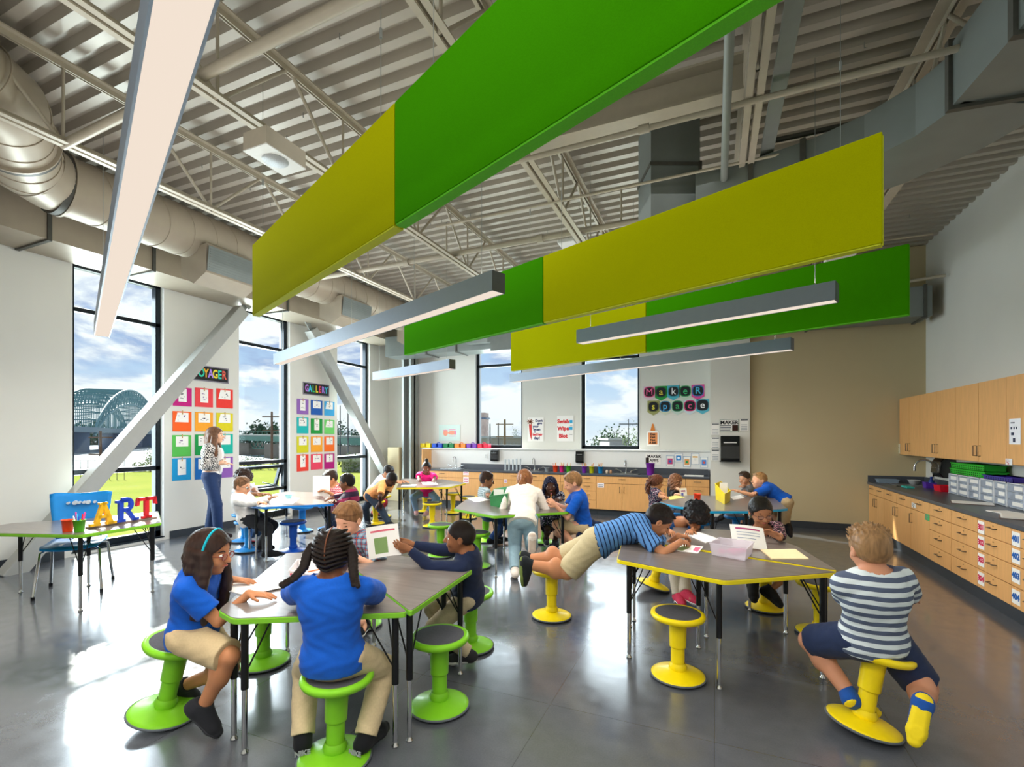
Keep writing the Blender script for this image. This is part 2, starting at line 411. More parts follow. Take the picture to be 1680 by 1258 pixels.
# ---------------------------------------------------------------- roof joists
def joist(x, lab, zt=4.68, zb=4.02, w=.12, phase=0.0, grp=None):
    root = thing('roof_joist', lab, 'joist', (x, YF, zb), group=grp)
    def chord(z, s):
        m = MB()
        for dx in (-1, 1):
            m.box((x + dx * .014 - (0 if dx > 0 else w / 2 - .014), YF, z - .006), (x + dx * .014 + (w / 2 - .014 if dx > 0 else 0), YB + .1, z + .006))
            m.box((x + dx * .014 - .004, YF, z - (0 if s > 0 else .05)), (x + dx * .014 + .004, YB + .1, z + (.05 if s > 0 else 0)))
        return m
    chord(zt, -1).build('top_chord', STEEL, root, world=True); chord(zb, 1).build('bottom_chord', STEEL, root, world=True)
    y = YF + .2 + phase; k = 0; st_ = .62
    while y < YB - .4:
        for (ya, za, yb, zb_) in ((y, zt, y + st_, zb), (y + st_, zb, y + 2 * st_, zt)):
            if yb < YB: part('web_rod', STEEL, root, lambda m: m.tube([V(x, ya, za), V(x, yb, zb_)], .016, 6, caps=False), world=True)
        part('web_strut', STEEL, root, lambda m: m.tube([V(x, y + st_, zb), V(x, y + st_, zt)], .012, 6, caps=False), world=True)
        y += 2 * st_
    return root
joist(-4.90, 'leftmost open-web steel joist, nearest the round duct')
joist(-3.25, 'open-web steel joist carrying the hanging speaker, over the left room half', phase=.15)
joist(-1.50, 'open-web steel joist passing above both green and yellow hanging panels', phase=.3)
joist(.26, 'grey twin-chord steel joist running beside vertical-looking pipes, upper right', phase=.1)
joist(1.55, 'rightmost open-web steel joist, beside the curved grey duct', phase=.4, w=.2)

def pipe(name, lab, cat, pts, r, mat=STEEL, n=12, couplers=()):
    m = MB(); m.tube(pts, r, n)
    root = m.build(name, mat); tag(root, lab, cat)
    for q in couplers:
        d = (Vector(pts[1]) - Vector(pts[0])).normalized(); c = Vector(pts[0]) + d * q
        mm = MB(); mm.tube([c - d * .04, c + d * .04], r * 1.5, n); mm.build('coupling', mat, root, world=True)
    return root
pipe('ceiling_pipe', 'thick round brace tube crossing the joists nearest the camera', 'pipe', [(-4.97, 2.17, 4.04), (-.6, 2.17, 4.20)], .036)
pipe('sprinkler_pipe', 'thick round sprinkler pipe crossing below the joists at mid ceiling', 'pipe', [(-5.6, 5.6, 4.08), (1.3, 5.6, 4.12)], .034, couplers=(1.6, 3.6))
pipe('conduit', 'thin conduit crossing left to right just beyond the big green panel', 'pipe', [(-2.0, 3.77, 3.98), (2.0, 3.77, 4.02)], .022, couplers=(1.5,))
pipe('conduit', 'thin conduit second from the big green panel, hitting the grey duct box', 'pipe', [(-2.9, 4.62, 4.0), (2.0, 4.62, 4.04)], .013)
pipe('conduit', 'slender conduit running left to right above the far panels', 'pipe', [(-4.8, 7.2, 4.05), (2.4, 7.2, 4.05)], .013)
pipe('sprinkler_pipe', 'round pipe rising along the grey twin-chord joist at upper right', 'pipe', [(.08, .6, 3.95), (.08, 5.5, 3.95)], .03, STEELG)
pipe('sprinkler_pipe', 'dark round pipe behind the curved grey duct', 'pipe', [(.4, 4.7, 4.2), (3.1, 4.7, 4.2)], .022, GREYD, couplers=(1.0,))
pipe('conduit', 'short pale pipe stub sticking out of the beige wall under the roof', 'pipe', [(1.7, 9.0, 3.9), (3.15, 9.0, 4.02)], .022)
for (x, y, lab) in ((-3.35, 5.6, 'sprinkler riser standing on the mid ceiling pipe, left one'), (-1.0, 5.6, 'sprinkler riser standing on the mid ceiling pipe, right one')):
    m = MB(); m.tube([(x, y, 4.1), (x, y, 4.5)], .012, 8); o = m.build('sprinkler_riser', STEEL); tag(o, lab, 'pipe')
    mm = MB(); mm.lathe([(.004, 4.5), (.02, 4.51), (.004, 4.54)], 8, Matrix.Translation((x, y, 0))); mm.build('sprinkler_head', STEELG, o, world=True)
# twin steel beams (strut channels) at upper right
m = MB(); m.bar((.42, .5, 4.1), (.42, 5.6, 4.1), .10, .03); m.bar((.42, .5, 4.16), (.42, 5.6, 4.16), .02, .12)
o = m.build('steel_channel', STEELG); tag(o, 'bluish grey steel channel beside the twin-chord joist, upper right', 'beam')
m = MB(); m.tube([(1.35, 4.3, 4.04), (2.1, 3.8, 4.7)], .05, 12); o = m.build('brace_tube', STEEL); tag(o, 'thick diagonal steel tube bracing the rightmost joist', 'brace')
# ================================================================ round spiral duct on the left
def spiral_duct():
    root = thing('round_duct', 'large beige spiral round duct running along the left window wall', 'duct', (-6.45, 5, 4.0))
    r = .315
    cx, cz = -6.47, 4.34
    def seamed(pts, rr=r, pitch=.30, name='duct_section'):
        m = MB(); pts = [Vector(p) for p in pts]
        m.tube(pts, rr, 40, caps=False)
        L = 0.0
        for a, b in zip(pts[:-1], pts[1:]):
            d = (b - a); ln = d.length; d.normalize(); q = pitch - (L % pitch)
            x = d.orthogonal().normalized(); y = d.cross(x)
            while q < ln:
                c = a + d * q; ring = []
                for k in range(40):
                    g = 2 * PI * k / 40; ring.append(c + (x * math.cos(g) + y * math.sin(g)) * (rr + .002) + d * (.10 * math.sin(g)))
                m.tube(ring, .006, 5, closed=True); q += pitch
            L += ln
        return m.build(name, DUCT, root, world=True)
    seamed([(cx, 2.76, cz), (cx, 9.9, cz)])
    # elbow swinging towards the camera
    el = [V(cx, 2.74, cz), V(cx + .20, 2.42, cz + .0), V(cx + .62, 2.18, cz)]
    seamed(el, r, .24)
    seamed([el[-1], V(cx + 1.18, 1.88, cz + .0), V(cx + 1.46, 1.5, cz), V(cx + 1.5, .5, cz)], r)
    def flange(c, d, w=.03):
        m = MB(); d = Vector(d).normalized(); m.tube([Vector(c) - d * w, Vector(c) + d * w], r + .022, 40); m.build('flange', GREYD, root, world=True)
        m = MB(); m.tube([Vector(c) + d * .035, Vector(c) + d * .06], r + .03, 40, caps=True); m.build('flange_band', DUCT, root, world=True)
    flange((cx, 2.76, cz), (0, 1, 0)); flange(el[-1], (1, -.55, 0)); flange((cx, 5.75, cz), (0, 1, 0))
    return root
RD = spiral_duct()
def diffuser(y, lab):
    root = thing('duct_grille', lab, 'air grille', (-6.2, y, 3.75))
    x0, x1 = -6.75, -6.3; w = .74
    # boxy take-off with slanted scoop face
    m = MB()
    prof = [(-6.62, 4.10), (-6.10, 4.16), (-6.12, 3.78), (-6.36, 3.66), (-6.62, 3.80)]
    vs = [V(x, yy, z) for yy in (y, y + w) for x, z in prof]; n = len(prof)
    m.add(vs, [tuple(reversed(range(n))), tuple(range(n, 2 * n))] + [(i, (i + 1) % n, n + (i + 1) % n, n + i) for i in range(n)])
    m.build('scoop_box', DUCT, root, world=True, recalc=True)
    m = MB(); M = frameM(V(-6.08, y + w / 2, 3.95), V(0, 1, 0), V(.12, 0, 1))
    m.box((-w / 2, -.15, 0), (w / 2, .17, .012), M)
    for k in range(9): m.box((-w / 2 + .02, -.13 + k * .032, .012), (w / 2 - .02, -.122 + k * .032, .018), M)
    m.build('grille_face', DUCTG, root, world=True)
    return root
diffuser(4.15, 'square air scoop on the round duct above the first wall stretch')
diffuser(6.6, 'square air scoop on the round duct, middle one above the second wall stretch')
diffuser(8.9, 'farthest square air scoop at the end of the round duct')
# rectangular duct against the wall above the left windows
def rect_duct(name, lab, pts, w, h, mat=DUCT, joints=(), ref=V(0, 0, 1), root=None):
    root = root or thing(name, lab, 'duct', Vector(pts[0]))
    m = MB(); pts = [Vector(p) for p in pts]; vs = []
    for i, p in enumerate(pts):
        t = ((pts[i + 1] if i < len(pts) - 1 else p) - (pts[i - 1] if i > 0 else p)).normalized()
        x = t.cross(ref).normalized()
        vs += [p + x * sx * w / 2 + ref * sz * h / 2 for sx, sz in ((-1, -1), (1, -1), (1, 1), (-1, 1))]
    n = len(pts)
    fs = [(4 * i + k, 4 * i + (k + 1) % 4, 4 * i + 4 + (k + 1) % 4, 4 * i + 4 + k) for i in range(n - 1) for k in range(4)] + [(3, 2, 1, 0), tuple(4 * (n - 1) + k for k in range(4))]
    m.add(vs, fs); m.build('duct_run', mat, root, world=True, recalc=True)
    for (i, f) in joints:
        a, b = pts[i], pts[i + 1]; c = a.lerp(b, f); t = (b - a).normalized(); x = t.cross(ref).normalized()
        M = Matrix((x, t, ref)).transposed().to_4x4(); M.translation = c
        mm = MB(); e = .022
        for (p, q) in (((-w / 2 - e, -.02, -h / 2 - e), (w / 2 + e, .02, -h / 2)), ((-w / 2 - e, -.02, h / 2), (w / 2 + e, .02, h / 2 + e)),
                       ((-w / 2 - e, -.02, -h / 2), (-w / 2, .02, h / 2)), ((w / 2, -.02, -h / 2), (w / 2 + e, .02, h / 2))): mm.box(p, q, M)
        mm.build('duct_flange', GREYD, root, world=True)
    return root
rect_duct('rectangular_duct', 'beige rectangular duct tight to the wall over the left windows', [(-7.60, .8, 4.22), (-7.60, 9.9, 4.22)], .72, .52, DUCT, joints=((0, .245), (0, .37), (0, .62), (0, .82)))
rect_duct('rectangular_duct', 'grey rectangular duct running along the back wall over the windows', [(-7.2, 9.47, 3.76), (-2.6, 9.47, 3.74), (3.05, 9.40, 3.70)], .5, .46, DUCTG, joints=((0, .25), (0, .42), (0, .75), (1, .3), (1, .72), (1, .985)))
m = MB(); m.box((-4.9, 9.0, 3.62), (-4.2, 9.2, 4.1)); m.box((-4.3, 8.95, 3.42), (-3.7, 9.2, 3.85)); o = m.build('air_plenum', DUCTG); tag(o, 'boxy grey plenum beneath the back wall duct above a window', 'duct box')
# curved grey duct upper right, and the riser it joins
def CP(lat, d, z): return CAMR_ * lat + CAMF_ * d + V(0, 0, z)
CAMR_ = V(ct, st, 0); CAMF_ = V(-st, ct, 0)
root = rect_duct('rectangular_duct', 'wide grey duct curving in from the upper right of the ceiling', [CP(2.72, 1.75, 3.9), CP(3.1, 2.95, 3.9)], .66, .40, DUCTG, joints=((0, .96), (0, .5)))
rect_duct('rectangular_duct', None, [CP(3.11, 2.96, 3.88), CP(3.09, 3.35, 3.88), CP(2.94, 3.75, 3.88), CP(2.68, 4.1, 3.88), CP(2.3, 4.42, 3.88), CP(1.86, 4.68, 3.88)], .62, .36, DUCTG, joints=((3, .2), (4, .1)), root=root)
root = thing('duct_box', 'stepped grey sheet metal riser joining the deck above the long yellow panel', 'duct box', CP(1.56, 4.8, 3.7))
M = frameM(CP(1.33, 4.55, 3.7), CAMR_, V(0, 0, 1))
m = MB(); m.box((0, 0, -.45), (.47, 1.05, 0), M); m.box((.47, 0, -.4), (.66, .30, -.02), M); m.build('plenum', DUCTG, root, world=True)
m = MB(); m.box((-.012, .52, -.462), (.482, .55, .012), M); m.box((.455, -.01, -.46), (.485, .56, .012), M); m.build('seam_band', GREYD, root, world=True)
# long grey wide-flange beam above, seen beyond the green panel
m = MB(); a = V(-1.75, 4.0, 4.2); b = V(.2, 4.0, 4.2)
m.bar(a, b, .22, .02); m.bar(a + V(0, 0, .26), b + V(0, 0, .26), .22, .02); m.bar(a + V(0, 0, .13), b + V(0, 0, .13), .015, .26)
o = m.build('roof_beam', STEEL); tag(o, 'deep steel I-beam crossing behind the big green panel', 'beam')

# ---------------------------------------------------------------- diagonal braces on the left wall
def brace(a, b, lab, w=.2):
    root = thing('diagonal_brace', lab, 'brace', (a[0], a[1], a[2]))
    m = MB(); a, b = Vector(a), Vector(b); m.bar(a, b, w, w); m.build('brace_tube', STEELB, root, world=True, bevel=.012)
    d = (b - a).normalized(); m = MB(); m.bar(b - d * .02, b + d * .32, .02, .1); m.bar(b + d * .1 + V(.03, 0, 0), b + d * .34 + V(.03, 0, 0), .01, .16); m.build('gusset_plate', STEELG, root, world=True)
    return root
STEELB = pbr('brace_paint', '#a8aaa6', .42, .15, var=.03, scale=8)
brace((-7.68, 2.83, -.05), (-7.68, 5.85, 3.86), 'square steel brace rising from floor across the first tall window')
brace((-7.68, 10.0, .55), (-7.68, 7.42, 3.85), 'square steel brace slanting down across the third tall window')

# ---------------------------------------------------------------- linear lights
LB = V(-.927, .373, 0).normalized()      # direction the bars run, towards the left
LP = V(LB.y, -LB.x, 0)                   # across
def wires(root, pts, top=4.6):
    for (x, y, z) in pts:
        m = MB(); m.tube([(x, y, z + .12), (x, y, top)], .0022, 5); m.build('hanger_wire', STEELG, root, world=True)
        m = MB(); m.tube([(x, y, z + .11), (x, y, z + .17)], .006, 6); m.build('wire_grip', CHROME, root, world=True)
def light_bar(p_left, p_right, lab, z=2.66, power=38, extra=0.0):
    p = P(*p_left, z); q = P(*p_right, z); LB = (p - q).normalized(); q = q - LB * extra; length = (p - q).length
    root = thing('pendant_light', lab, 'light', p, group=None)
    h, w = .145, .125; up = V(0, 0, 1)
    m = MB(); M = frameM(p, -LB, V(0, 0, 1))      # local x along bar, y up, z across
    m.box((0, .012, -w / 2), (length, h, w / 2), M); m.box((0, 0, -w / 2), (length, .012, -w / 2 + .008), M); m.box((0, 0, w / 2 - .008), (length, .012, w / 2), M)
    m.box((0, 0, -w / 2), (.006, .012, w / 2), M); m.box((length - .006, 0, -w / 2), (length, .012, w / 2), M)
    m.build('housing', ALU, root, world=True)
    m = MB(); m.box((.006, .002, -w / 2 + .008), (length - .006, .010, w / 2 - .008), M); m.build('lens', LENS, root, world=True)
    m = MB(); m.box((length, .002, -w / 2 + .002), (length + .004, h - .002, w / 2 - .002), M); m.build('end_cap', ENDC, root, world=True)
    wires(root, [p - LB * (length * f) + V(0, 0, 0) for f in ((.04, .5, .96) if length > 3 else (.06, .94))])
    l = bpy.data.lights.new('bar_lamp', 'AREA'); l.shape = 'RECTANGLE'; l.size = length * .97; l.size_y = .1; l.energy = power * length / 2.4; l.color = (1, .93, .85)
    lo = bpy.data.objects.new('bar_lamp', l); COL.objects.link(lo)
    mid = p - LB * (length / 2); x = -LB; zz = V(0, 0, 1); yy = zz.cross(x)
    lo.matrix_world = Matrix((x, yy, zz)).transposed().to_4x4(); lo.location = mid + V(0, 0, -.012)
    l2 = l.copy(); l2.energy = l.energy * .27; lo2 = bpy.data.objects.new('bar_uplamp', l2); COL.objects.link(lo2)
    lo2.matrix_world = Matrix((x, -yy, -zz)).transposed().to_4x4(); lo2.location = mid + V(0, 0, h + .02); lo.visible_glossy = False; lo2.visible_glossy = False
    return root
ALU = pbr('satin_aluminium', '#8793a1', .45, .35, var=.02)
ENDC = pbr('dark_end_cap', '#5d6166', .4, .5)
dz = 2.66 - HC
light_bar((167, 552), (303, 0), 'big suspended linear light at the upper left, nearest the camera', extra=3.5)
light_bar((456, 598), (818, 479), 'long linear pendant light in front of the dark green panel')
light_bar((616, 624), (742, 605), 'shortest linear pendant light, hanging before the back left corner')
light_bar((951, 564), (1373, 494), 'linear pendant light hanging across the yellow and green panel pair')
light_bar((840, 627), (1300, 574), 'long linear pendant light farthest back, before the back windows')
# ---------------------------------------------------------------- felt baffles
GREENF = pbr('green_felt', '#3a8c00', 1.0, var=.06, scale=200, bump=.15)
YELF = pbr('chartreuse_felt', '#a6aa00', 1.0, var=.06, scale=200, bump=.15)
GREENE = pbr('green_felt_edge', '#5fc51c', .9, var=.06, scale=200)
YELE = pbr('chartreuse_felt_edge', '#cfd62a', .9, var=.06, scale=200)
def baffle(p_left, p_right, s0, s1, lab, green, z=2.66, h=.605):
    L0 = V(p_left[0], p_left[1], z); LB = (L0 - V(p_right[0], p_right[1], z)).normalized(); M = frameM(L0, -LB, V(0, 0, 1)); w = .06
    root = thing('acoustic_panel', lab, 'acoustic panel', L0 - LB * ((s0 + s1) / 2))
    mf, me = (GREENF, GREENE) if green else (YELF, YELE)
    m = MB(); m.box((s0 + .004, .006, -w / 2), (s1 - .004, h, -w / 2 + .024), M); m.box((s0 + .004, .006, w / 2 - .024), (s1 - .004, h, w / 2), M); m.build('felt_face', mf, root, world=True, bevel=.003)
    m = MB(); m.box((s0 + .002, 0, -w / 2 + .022), (s1 - .002, h - .01, w / 2 - .022), M); m.box((s0 + .01, -.002, -w / 2 + .004), (s1 - .01, .007, w / 2 - .004), M); m.build('core_strip', me, root, world=True)
    for f in (.08, .92):
        q = L0 - LB * (s0 + (s1 - s0) * f); mm = MB(); mm.tube([(q.x, q.y, z + h), (q.x, q.y, 4.6)], .002, 5); mm.build('hanger_wire', STEELG, root, world=True)
        mm = MB(); mm.tube([(q.x, q.y, z + h + .45), (q.x, q.y, z + h + .5)], .008, 6); mm.build('wire_grip', STEELG, root, world=True)
def run(a, b, c, l1, g1, l2, g2, ext=0.0):
    a, b, c = (P(*q, 2.66) for q in (a, b, c)); m1, m2 = (b - a).length, (c - a).length
    baffle(a, c, 0, m1, l1, g1); baffle(a, c, m1, m2 + ext, l2, g2)
run((420, 519), (650, 371), (1255, 2), 'yellow-green hanging panel nearest the camera, left end', False, 'large bright green hanging panel filling the top centre', True, 2.0)
run((666, 583), (893, 530), (1450, 402), 'dark green hanging panel behind the long linear light', True, 'long yellow-green hanging panel at the right middle', False)
run((840, 609), (1063, 578), (1493, 517), 'farthest yellow-green hanging panel before the back window', False, 'farthest green hanging panel pointing to the beige wall', True)
# ---------------------------------------------------------------- speaker
c = D(452, 262, 3.62)
M = frameM(V(c.x, c.y, c.z), V(-.927, .373, 0), V(.373, .927, 0))
M = frameM(V(c.x, c.y, c.z), V(0, 1, 0), V(-1, 0, 0))
root = thing('ceiling_speaker', 'white boxed speaker with round perforated grille under a joist', 'speaker', (c.x, c.y, c.z))
m = MB(); m.box((-.18, -.12, 0), (.18, .12, .13), M); m.build('speaker_box', STEEL, root, world=True, bevel=.004)
m = MB(); m.box((-.18, -.12, -.008), (.18, .12, .0), M); m.build('face_plate', WHITE, root, world=True)
m = MB(); m.lathe([(0.0001, -.014), (.09, -.014), (.094, -.008)], 32, M); m.build('round_grille', pbr('perforated_grey', '#b9bdc0', .5, .3, var=.3, scale=400), root, world=True)
def hang_box(u, v, d, lab, s=.24):
    c = D(u, v, d); root = thing('wireless_access_point', lab, 'ceiling device', (c.x, c.y, c.z))
    m = MB(); m.box((c.x - s / 2, c.y - s / 2, c.z), (c.x + s / 2, c.y + s / 2, c.z + .05)); m.build('device_body', WHITE, root, world=True, bevel=.01)
    m = MB(); m.tube([(c.x, c.y, c.z + .05), (c.x, c.y, 4.5)], .006, 6); m.build('drop_rod', STEELG, root, world=True)
hang_box(932, 402, 6.6, 'flat white ceiling device just above the green and yellow panel joint')
hang_box(1378, 425, 5.9, 'flat white ceiling device peeking between the yellow and green panels', .3)

# ---------------------------------------------------------------- lamps
def area(loc, rot, sx, sy, e, col=(1, 1, 1)):
    l = bpy.data.lights.new('fill_lamp', 'AREA'); l.shape = 'RECTANGLE'; l.size = sx; l.size_y = sy; l.energy = e; l.color = col
    o = bpy.data.objects.new('fill_lamp', l); COL.objects.link(o); o.location = loc; o.rotation_euler = rot; return o
for a, b in WINL: area((XL - .35, (a + b) / 2, 2.05), (0, -PI / 2, 0), 3.6, 1.15, 200, (.86, .93, 1))  # added lamps outside the glass boost daylight, here and at the back
for a, b in WINB: area(((a + b) / 2, YB + .4, 2.7), (-PI / 2, 0, 0), 1.2, 2.5, 70, (.86, .93, 1))
s = bpy.data.lights.new('sun', 'SUN'); s.energy = 20.0; s.angle = math.radians(1.0); s.color = (1, .95, .86)
so = bpy.data.objects.new('sun', s); COL.objects.link(so)
sd = V(1.0, -.45, -.78).normalized()   # direction the light travels
so.rotation_euler = sd.to_track_quat('-Z', 'Y').to_euler()
# added fill lamps behind, over and ahead of the camera, no fixtures there
for a in (area((-2.5, -1.6, 3.2), (.35, 0, 0), 6, 1.2, 120, (1, .97, .94)), area((.2, 1.0, 4.0), (0, 0, 0), 3, 3, 42, (1, .97, .94)), area((-3.0, 5.5, 3.95), (0, 0, 0), 6, 6, 105, (1, .98, .96))):
    a.visible_glossy = False

a = area((-4.4, 6.0, 2.75), (0, PI / 2, 0), 2.0, 7.0, 75, (.97, .99, 1)); a.visible_glossy = False  # added fill facing the left wall, brightens its piers
# ================================================================ tables
def top_fn(n, s, co, b):
    mp = node(n, 'ShaderNodeMapping'); mp.inputs['Scale'].default_value = (2.2, 26, 4); n.links.new(co, mp.inputs[0])
    nz = node(n, 'ShaderNodeTexNoise'); nz.inputs['Scale'].default_value = 1.6; nz.inputs['Detail'].default_value = 8; n.links.new(mp.outputs[0], nz.inputs[0])
    return mixc(n, nz.outputs[0], lin('#5a534e'), lin('#867d77'))
TOP = custom('grey_wood_laminate', top_fn, .28, Coat_Weight=.15)
TH_, TT = .724, .032
def rounded(pts, r=.035, n=4):
    out = []; m = len(pts); pts = [Vector((p[0], p[1])) for p in pts]
    for i in range(m):
        p, a, b = pts[i], pts[i - 1], pts[(i + 1) % m]
        da, db = (a - p), (b - p); rr = min(r, da.length * .4, db.length * .4)
        p0, p1 = p + da.normalized() * rr, p + db.normalized() * rr
        for k in range(n + 1):
            t = k / n; out.append(p0.lerp(p, t).lerp(p.lerp(p1, t), t))
    return out
def table(pts, lab, edge, legs=None, group=None, h=TH_):
    pts = [Vector((p[0], p[1])) for p in pts]
    area2 = sum(a.x * b.y - b.x * a.y for a, b in zip(pts, pts[1:] + pts[:1]))
    if area2 < 0: pts = pts[::-1]
    c = sum(pts, Vector((0, 0))) / len(pts)
    root = thing('classroom_table', lab, 'table', (c.x, c.y, 0), group=group)
    rp = rounded(pts)
    m = MB(); m.prism(rp, h - .004, h); m.build('tabletop', TOP, root, world=True)
    rp2 = [q + (q - c).normalized() * .006 for q in rp]
    m = MB(); m.prism(rp2, h - TT, h - .0035); m.build('edge_band', edge, root, world=True, bevel=.004)
    for i, p in enumerate(legs if legs else pts):
        p = Vector((p[0], p[1])); d = (c - p).normalized(); q = p + d * (.085 if not legs else 0.0)
        lg = MB(); lg.tube([(q.x, q.y, .33), (q.x, q.y, h - TT)], .0185, 14); lo = lg.build('leg', BLACKM, root, world=True)
        mm = MB(); mm.tube([(q.x, q.y, .03), (q.x, q.y, .345)], .0135, 12); mm.build('chrome_shaft', CHROME, lo, world=True)
        mm = MB(); mm.lathe([(.0001, 0), (.019, 0), (.019, .008), (.010, .02), (.010, .034)], 12, Matrix.Translation((q.x, q.y, 0))); mm.build('glide_foot', CHROME, lo, world=True)
        for s in (-1, 1):
            e = Matrix.Rotation(s * .5, 2) @ d; t = q + e * .17
            mm = MB(); mm.tube([(q.x, q.y, .40), (t.x, t.y, h - TT)], .0045, 6); mm.build('brace_rod', BLACKM, lo, world=True)
    return root
def PT(*uv): return [P(u, v, TH_) for u, v in uv]
YE = pbr('yellow_edge', '#e6d316', .4, var=.03); GE = pbr('green_edge', '#76b82a', .4, var=.03)
BE = pbr('blue_edge', '#1478cf', .4, var=.03); CE = pbr('cyan_edge', '#169fd0', .4, var=.03)
table(PT((1013, 917), (1189, 952), (1374, 938), (1149, 904.5), (1022, 886)), 'yellow-edged table nearest the camera at right, long front piece', YE)
table(PT((1024, 883), (1150, 901), (1373, 935), (1308, 896), (1236, 872), (1100, 864)), 'yellow-edged table behind the seam, holding the clear bin and folder', YE)
table(PT((359, 1000), (383, 1014), (668, 1003), (539, 905.5), (470, 907)), 'green-edged table nearest the camera, left piece with open workbook', GE)
table(PT((673, 1002), (775, 933), (748, 926), (606, 903), (545, 904.5)), 'green-edged table nearest the camera, right piece with bare corner', GE)
table(PT((-75, 873), (132, 877), (264, 857), (259, 838), (150, 850), (20, 858)), 'green-edged table at far left carrying the ART letters', GE)
table(PT((412, 829), (432, 831.5), (548, 826), (540, 808), (470, 806), (398, 822)), 'blue-edged table beside the standing woman', BE)
table(PT((650, 800), (736, 799), (764, 792), (726, 786), (659, 785)), 'yellow-edged table at the back in front of the sink', YE)
table(PT((745, 834), (811, 846), (933, 839), (925, 820), (826, 817), (765, 819)), 'green-edged table in the middle with the green book bin', GE)
table(PT((1082, 823), (1110, 830), (1167, 838), (1232, 838), (1292, 834), (1268, 815), (1120, 812)), 'cyan-edged table at the back right with the orange cup', CE)

# ================================================================ wobble stools
def make_stool(mat, lab, name='wobble_stool', pad=PADG):
    root = thing(name, lab, 'stool')
    H = .43
    m = MB(); m.lathe([(.0001, .052), (.06, .056), (.075, .052), (.155, .032), (.176, .022), (.178, .016)], 40); m.lathe([(.052, .05), (.060, .075), (.0475, .10)], 32); m.build('base', mat, root)
    m = MB(); m.lathe([(.0001, 0), (.12, .0), (.172, .008), (.182, .015), (.180, .022), (.174, .0235)], 40); m.build('rubber_ring', GREYR, root)
    m = MB(); m.lathe([(.0445, .05), (.0445, .26)], 32); m.build('lower_column', mat, root)
    m = MB(); m.lathe([(.0475, .205), (.0535, .207), (.0535, .215), (.0565, .35), (.062, .375), (.09, .395)], 32); m.build('upper_column', mat, root)
    m = MB(); m.lathe([(.085, .392), (.15, .393), (.170, .402), (.178, .418), (.174, .434), (.158, .4385), (.146, .436)], 40); m.build('seat_rim', mat, root)
    m = MB(); m.lathe([(.149, .436), (.135, .4395), (.07, .434), (.0001, .432)], 40); m.build('seat_pad', pad, root)
    return root
protos = {}
def stool(color, u, v, lab, tilt=None, at=None):
    """u,v: pixel of the base centre on the floor; tilt=(degrees, world direction the seat leans to)"""
    mats = {'green': GREENP, 'yellow': YELP, 'blue': BLUEP, 'royal': BLUED, 'cyan': BLUEP}
    if color not in protos: r = make_stool(mats[color], lab); protos[color] = r
    else:
        r = copy_tree(protos[color]); r['label'] = lab
        for k in ('group',):
            if k in r: del r[k]
    p = Vector(at) if at is not None else P(u, v, 0)
    r.rotation_euler = (0, 0, 0)
    z = 0.0
    if tilt:
        a = math.radians(tilt[0]); d = Vector((tilt[1][0], tilt[1][1], 0)).normalized()
        ax = V(0, 0, 1).cross(d); R_ = Matrix.Rotation(a, 3, ax); r.rotation_mode = 'XYZ'
        r.rotation_euler = R_.to_euler(); z = .172 * math.sin(a) - .006
    r.location = (p.x, p.y, z)
    return r
CAMR = V(ct, st, 0); CAMF = V(-st, ct, 0)        # image-right and away-from-camera directions on the floor
stool('green', 268, 1180, 'green wobble stool tipped forward under the girl with the teal headband', (13, CAMR))
stool('green', 549, 1247, 'green wobble stool under the girl with two braids', (2, CAMR))
stool('green', 721, 1160, 'empty green wobble stool with dark pad nearest the camera')
stool('green', 432, 1088, 'green wobble stool standing beneath the workbook table, behind its leg')
stool('green', 772, 1062, 'green wobble stool under the boy in the navy jacket')
stool('green', 592, 1026, 'green wobble stool under the boy in the plaid shirt')
stool('green', 797, 888, 'green wobble stool under the boy with glasses at the green bin')
stool('green', 782, 930, 'empty green stool just behind the navy jacket boy, dark pad')
stool('green', 723, 912, 'empty green stool with pale glossy pad between the two yellow back stools')
stool('green', 893, 890, 'green wobble stool under the girl with the patterned headscarf')
stool('green', 957, 912, 'green wobble stool under the blue polo boy with a jacket at his waist')
stool('yellow', 1112, 1110, 'empty yellow wobble stool nearest the camera, dark pad on top')
stool('yellow', 905, 1012, 'yellow wobble stool under the boy lying on his belly')
stool('yellow', 1070, 968, 'yellow stool tipped to the right beneath the yellow table', (17, CAMR))
stool('yellow', 1256, 998, 'yellow wobble stool under the girl in the floral top')
stool('yellow', 1345, 1040, 'empty yellow stool half hidden behind the right table leg')
stool('yellow', 1415, 1198, 'yellow wobble stool tipped under the boy in the striped shirt', (10, CAMR))
stool('yellow', 616, 860, 'yellow stool straddled by the bending child in orange')
stool('yellow', 627, 848, 'yellow stool just behind the one straddled by the bending child')
stool('yellow', 709, 864, 'empty yellow stool in front of the back yellow table')
stool('yellow', 697, 840, 'yellow stool under the girl in the pink shirt')
stool('yellow', 743, 842, 'yellow stool at the right end of the back yellow table, near cabinets')
stool('yellow', 768, 850, 'lowest yellow stool partly hidden by the middle green table corner')
stool('blue', 407, 904, 'bright blue stool under the boy in the white shirt')
stool('royal', 481, 905, 'empty royal blue stool with dark pad before the blue table')
stool('blue', 496, 872, 'bright blue stool behind the blue-edged table by the window light')
stool('royal', 552, 880, 'royal blue stool under the dark-haired boy at the blue table')
stool('blue', 538, 868, 'blue stool under the boy in the red plaid shirt')
stool('blue', 401, 888, 'blue stool behind the white shirt boy, hidden mostly by him')
stool('blue', 1208, 893, 'blue stool beneath the cyan-edged table centre')
stool('blue', 1148, 905, 'light blue stool glimpsed behind the curly-haired child')
stool('blue', 1092, 898, 'blue stool under the girl with the long curly ponytail')
stool('blue', 1112, 884, 'blue stool under the girl in the black top')

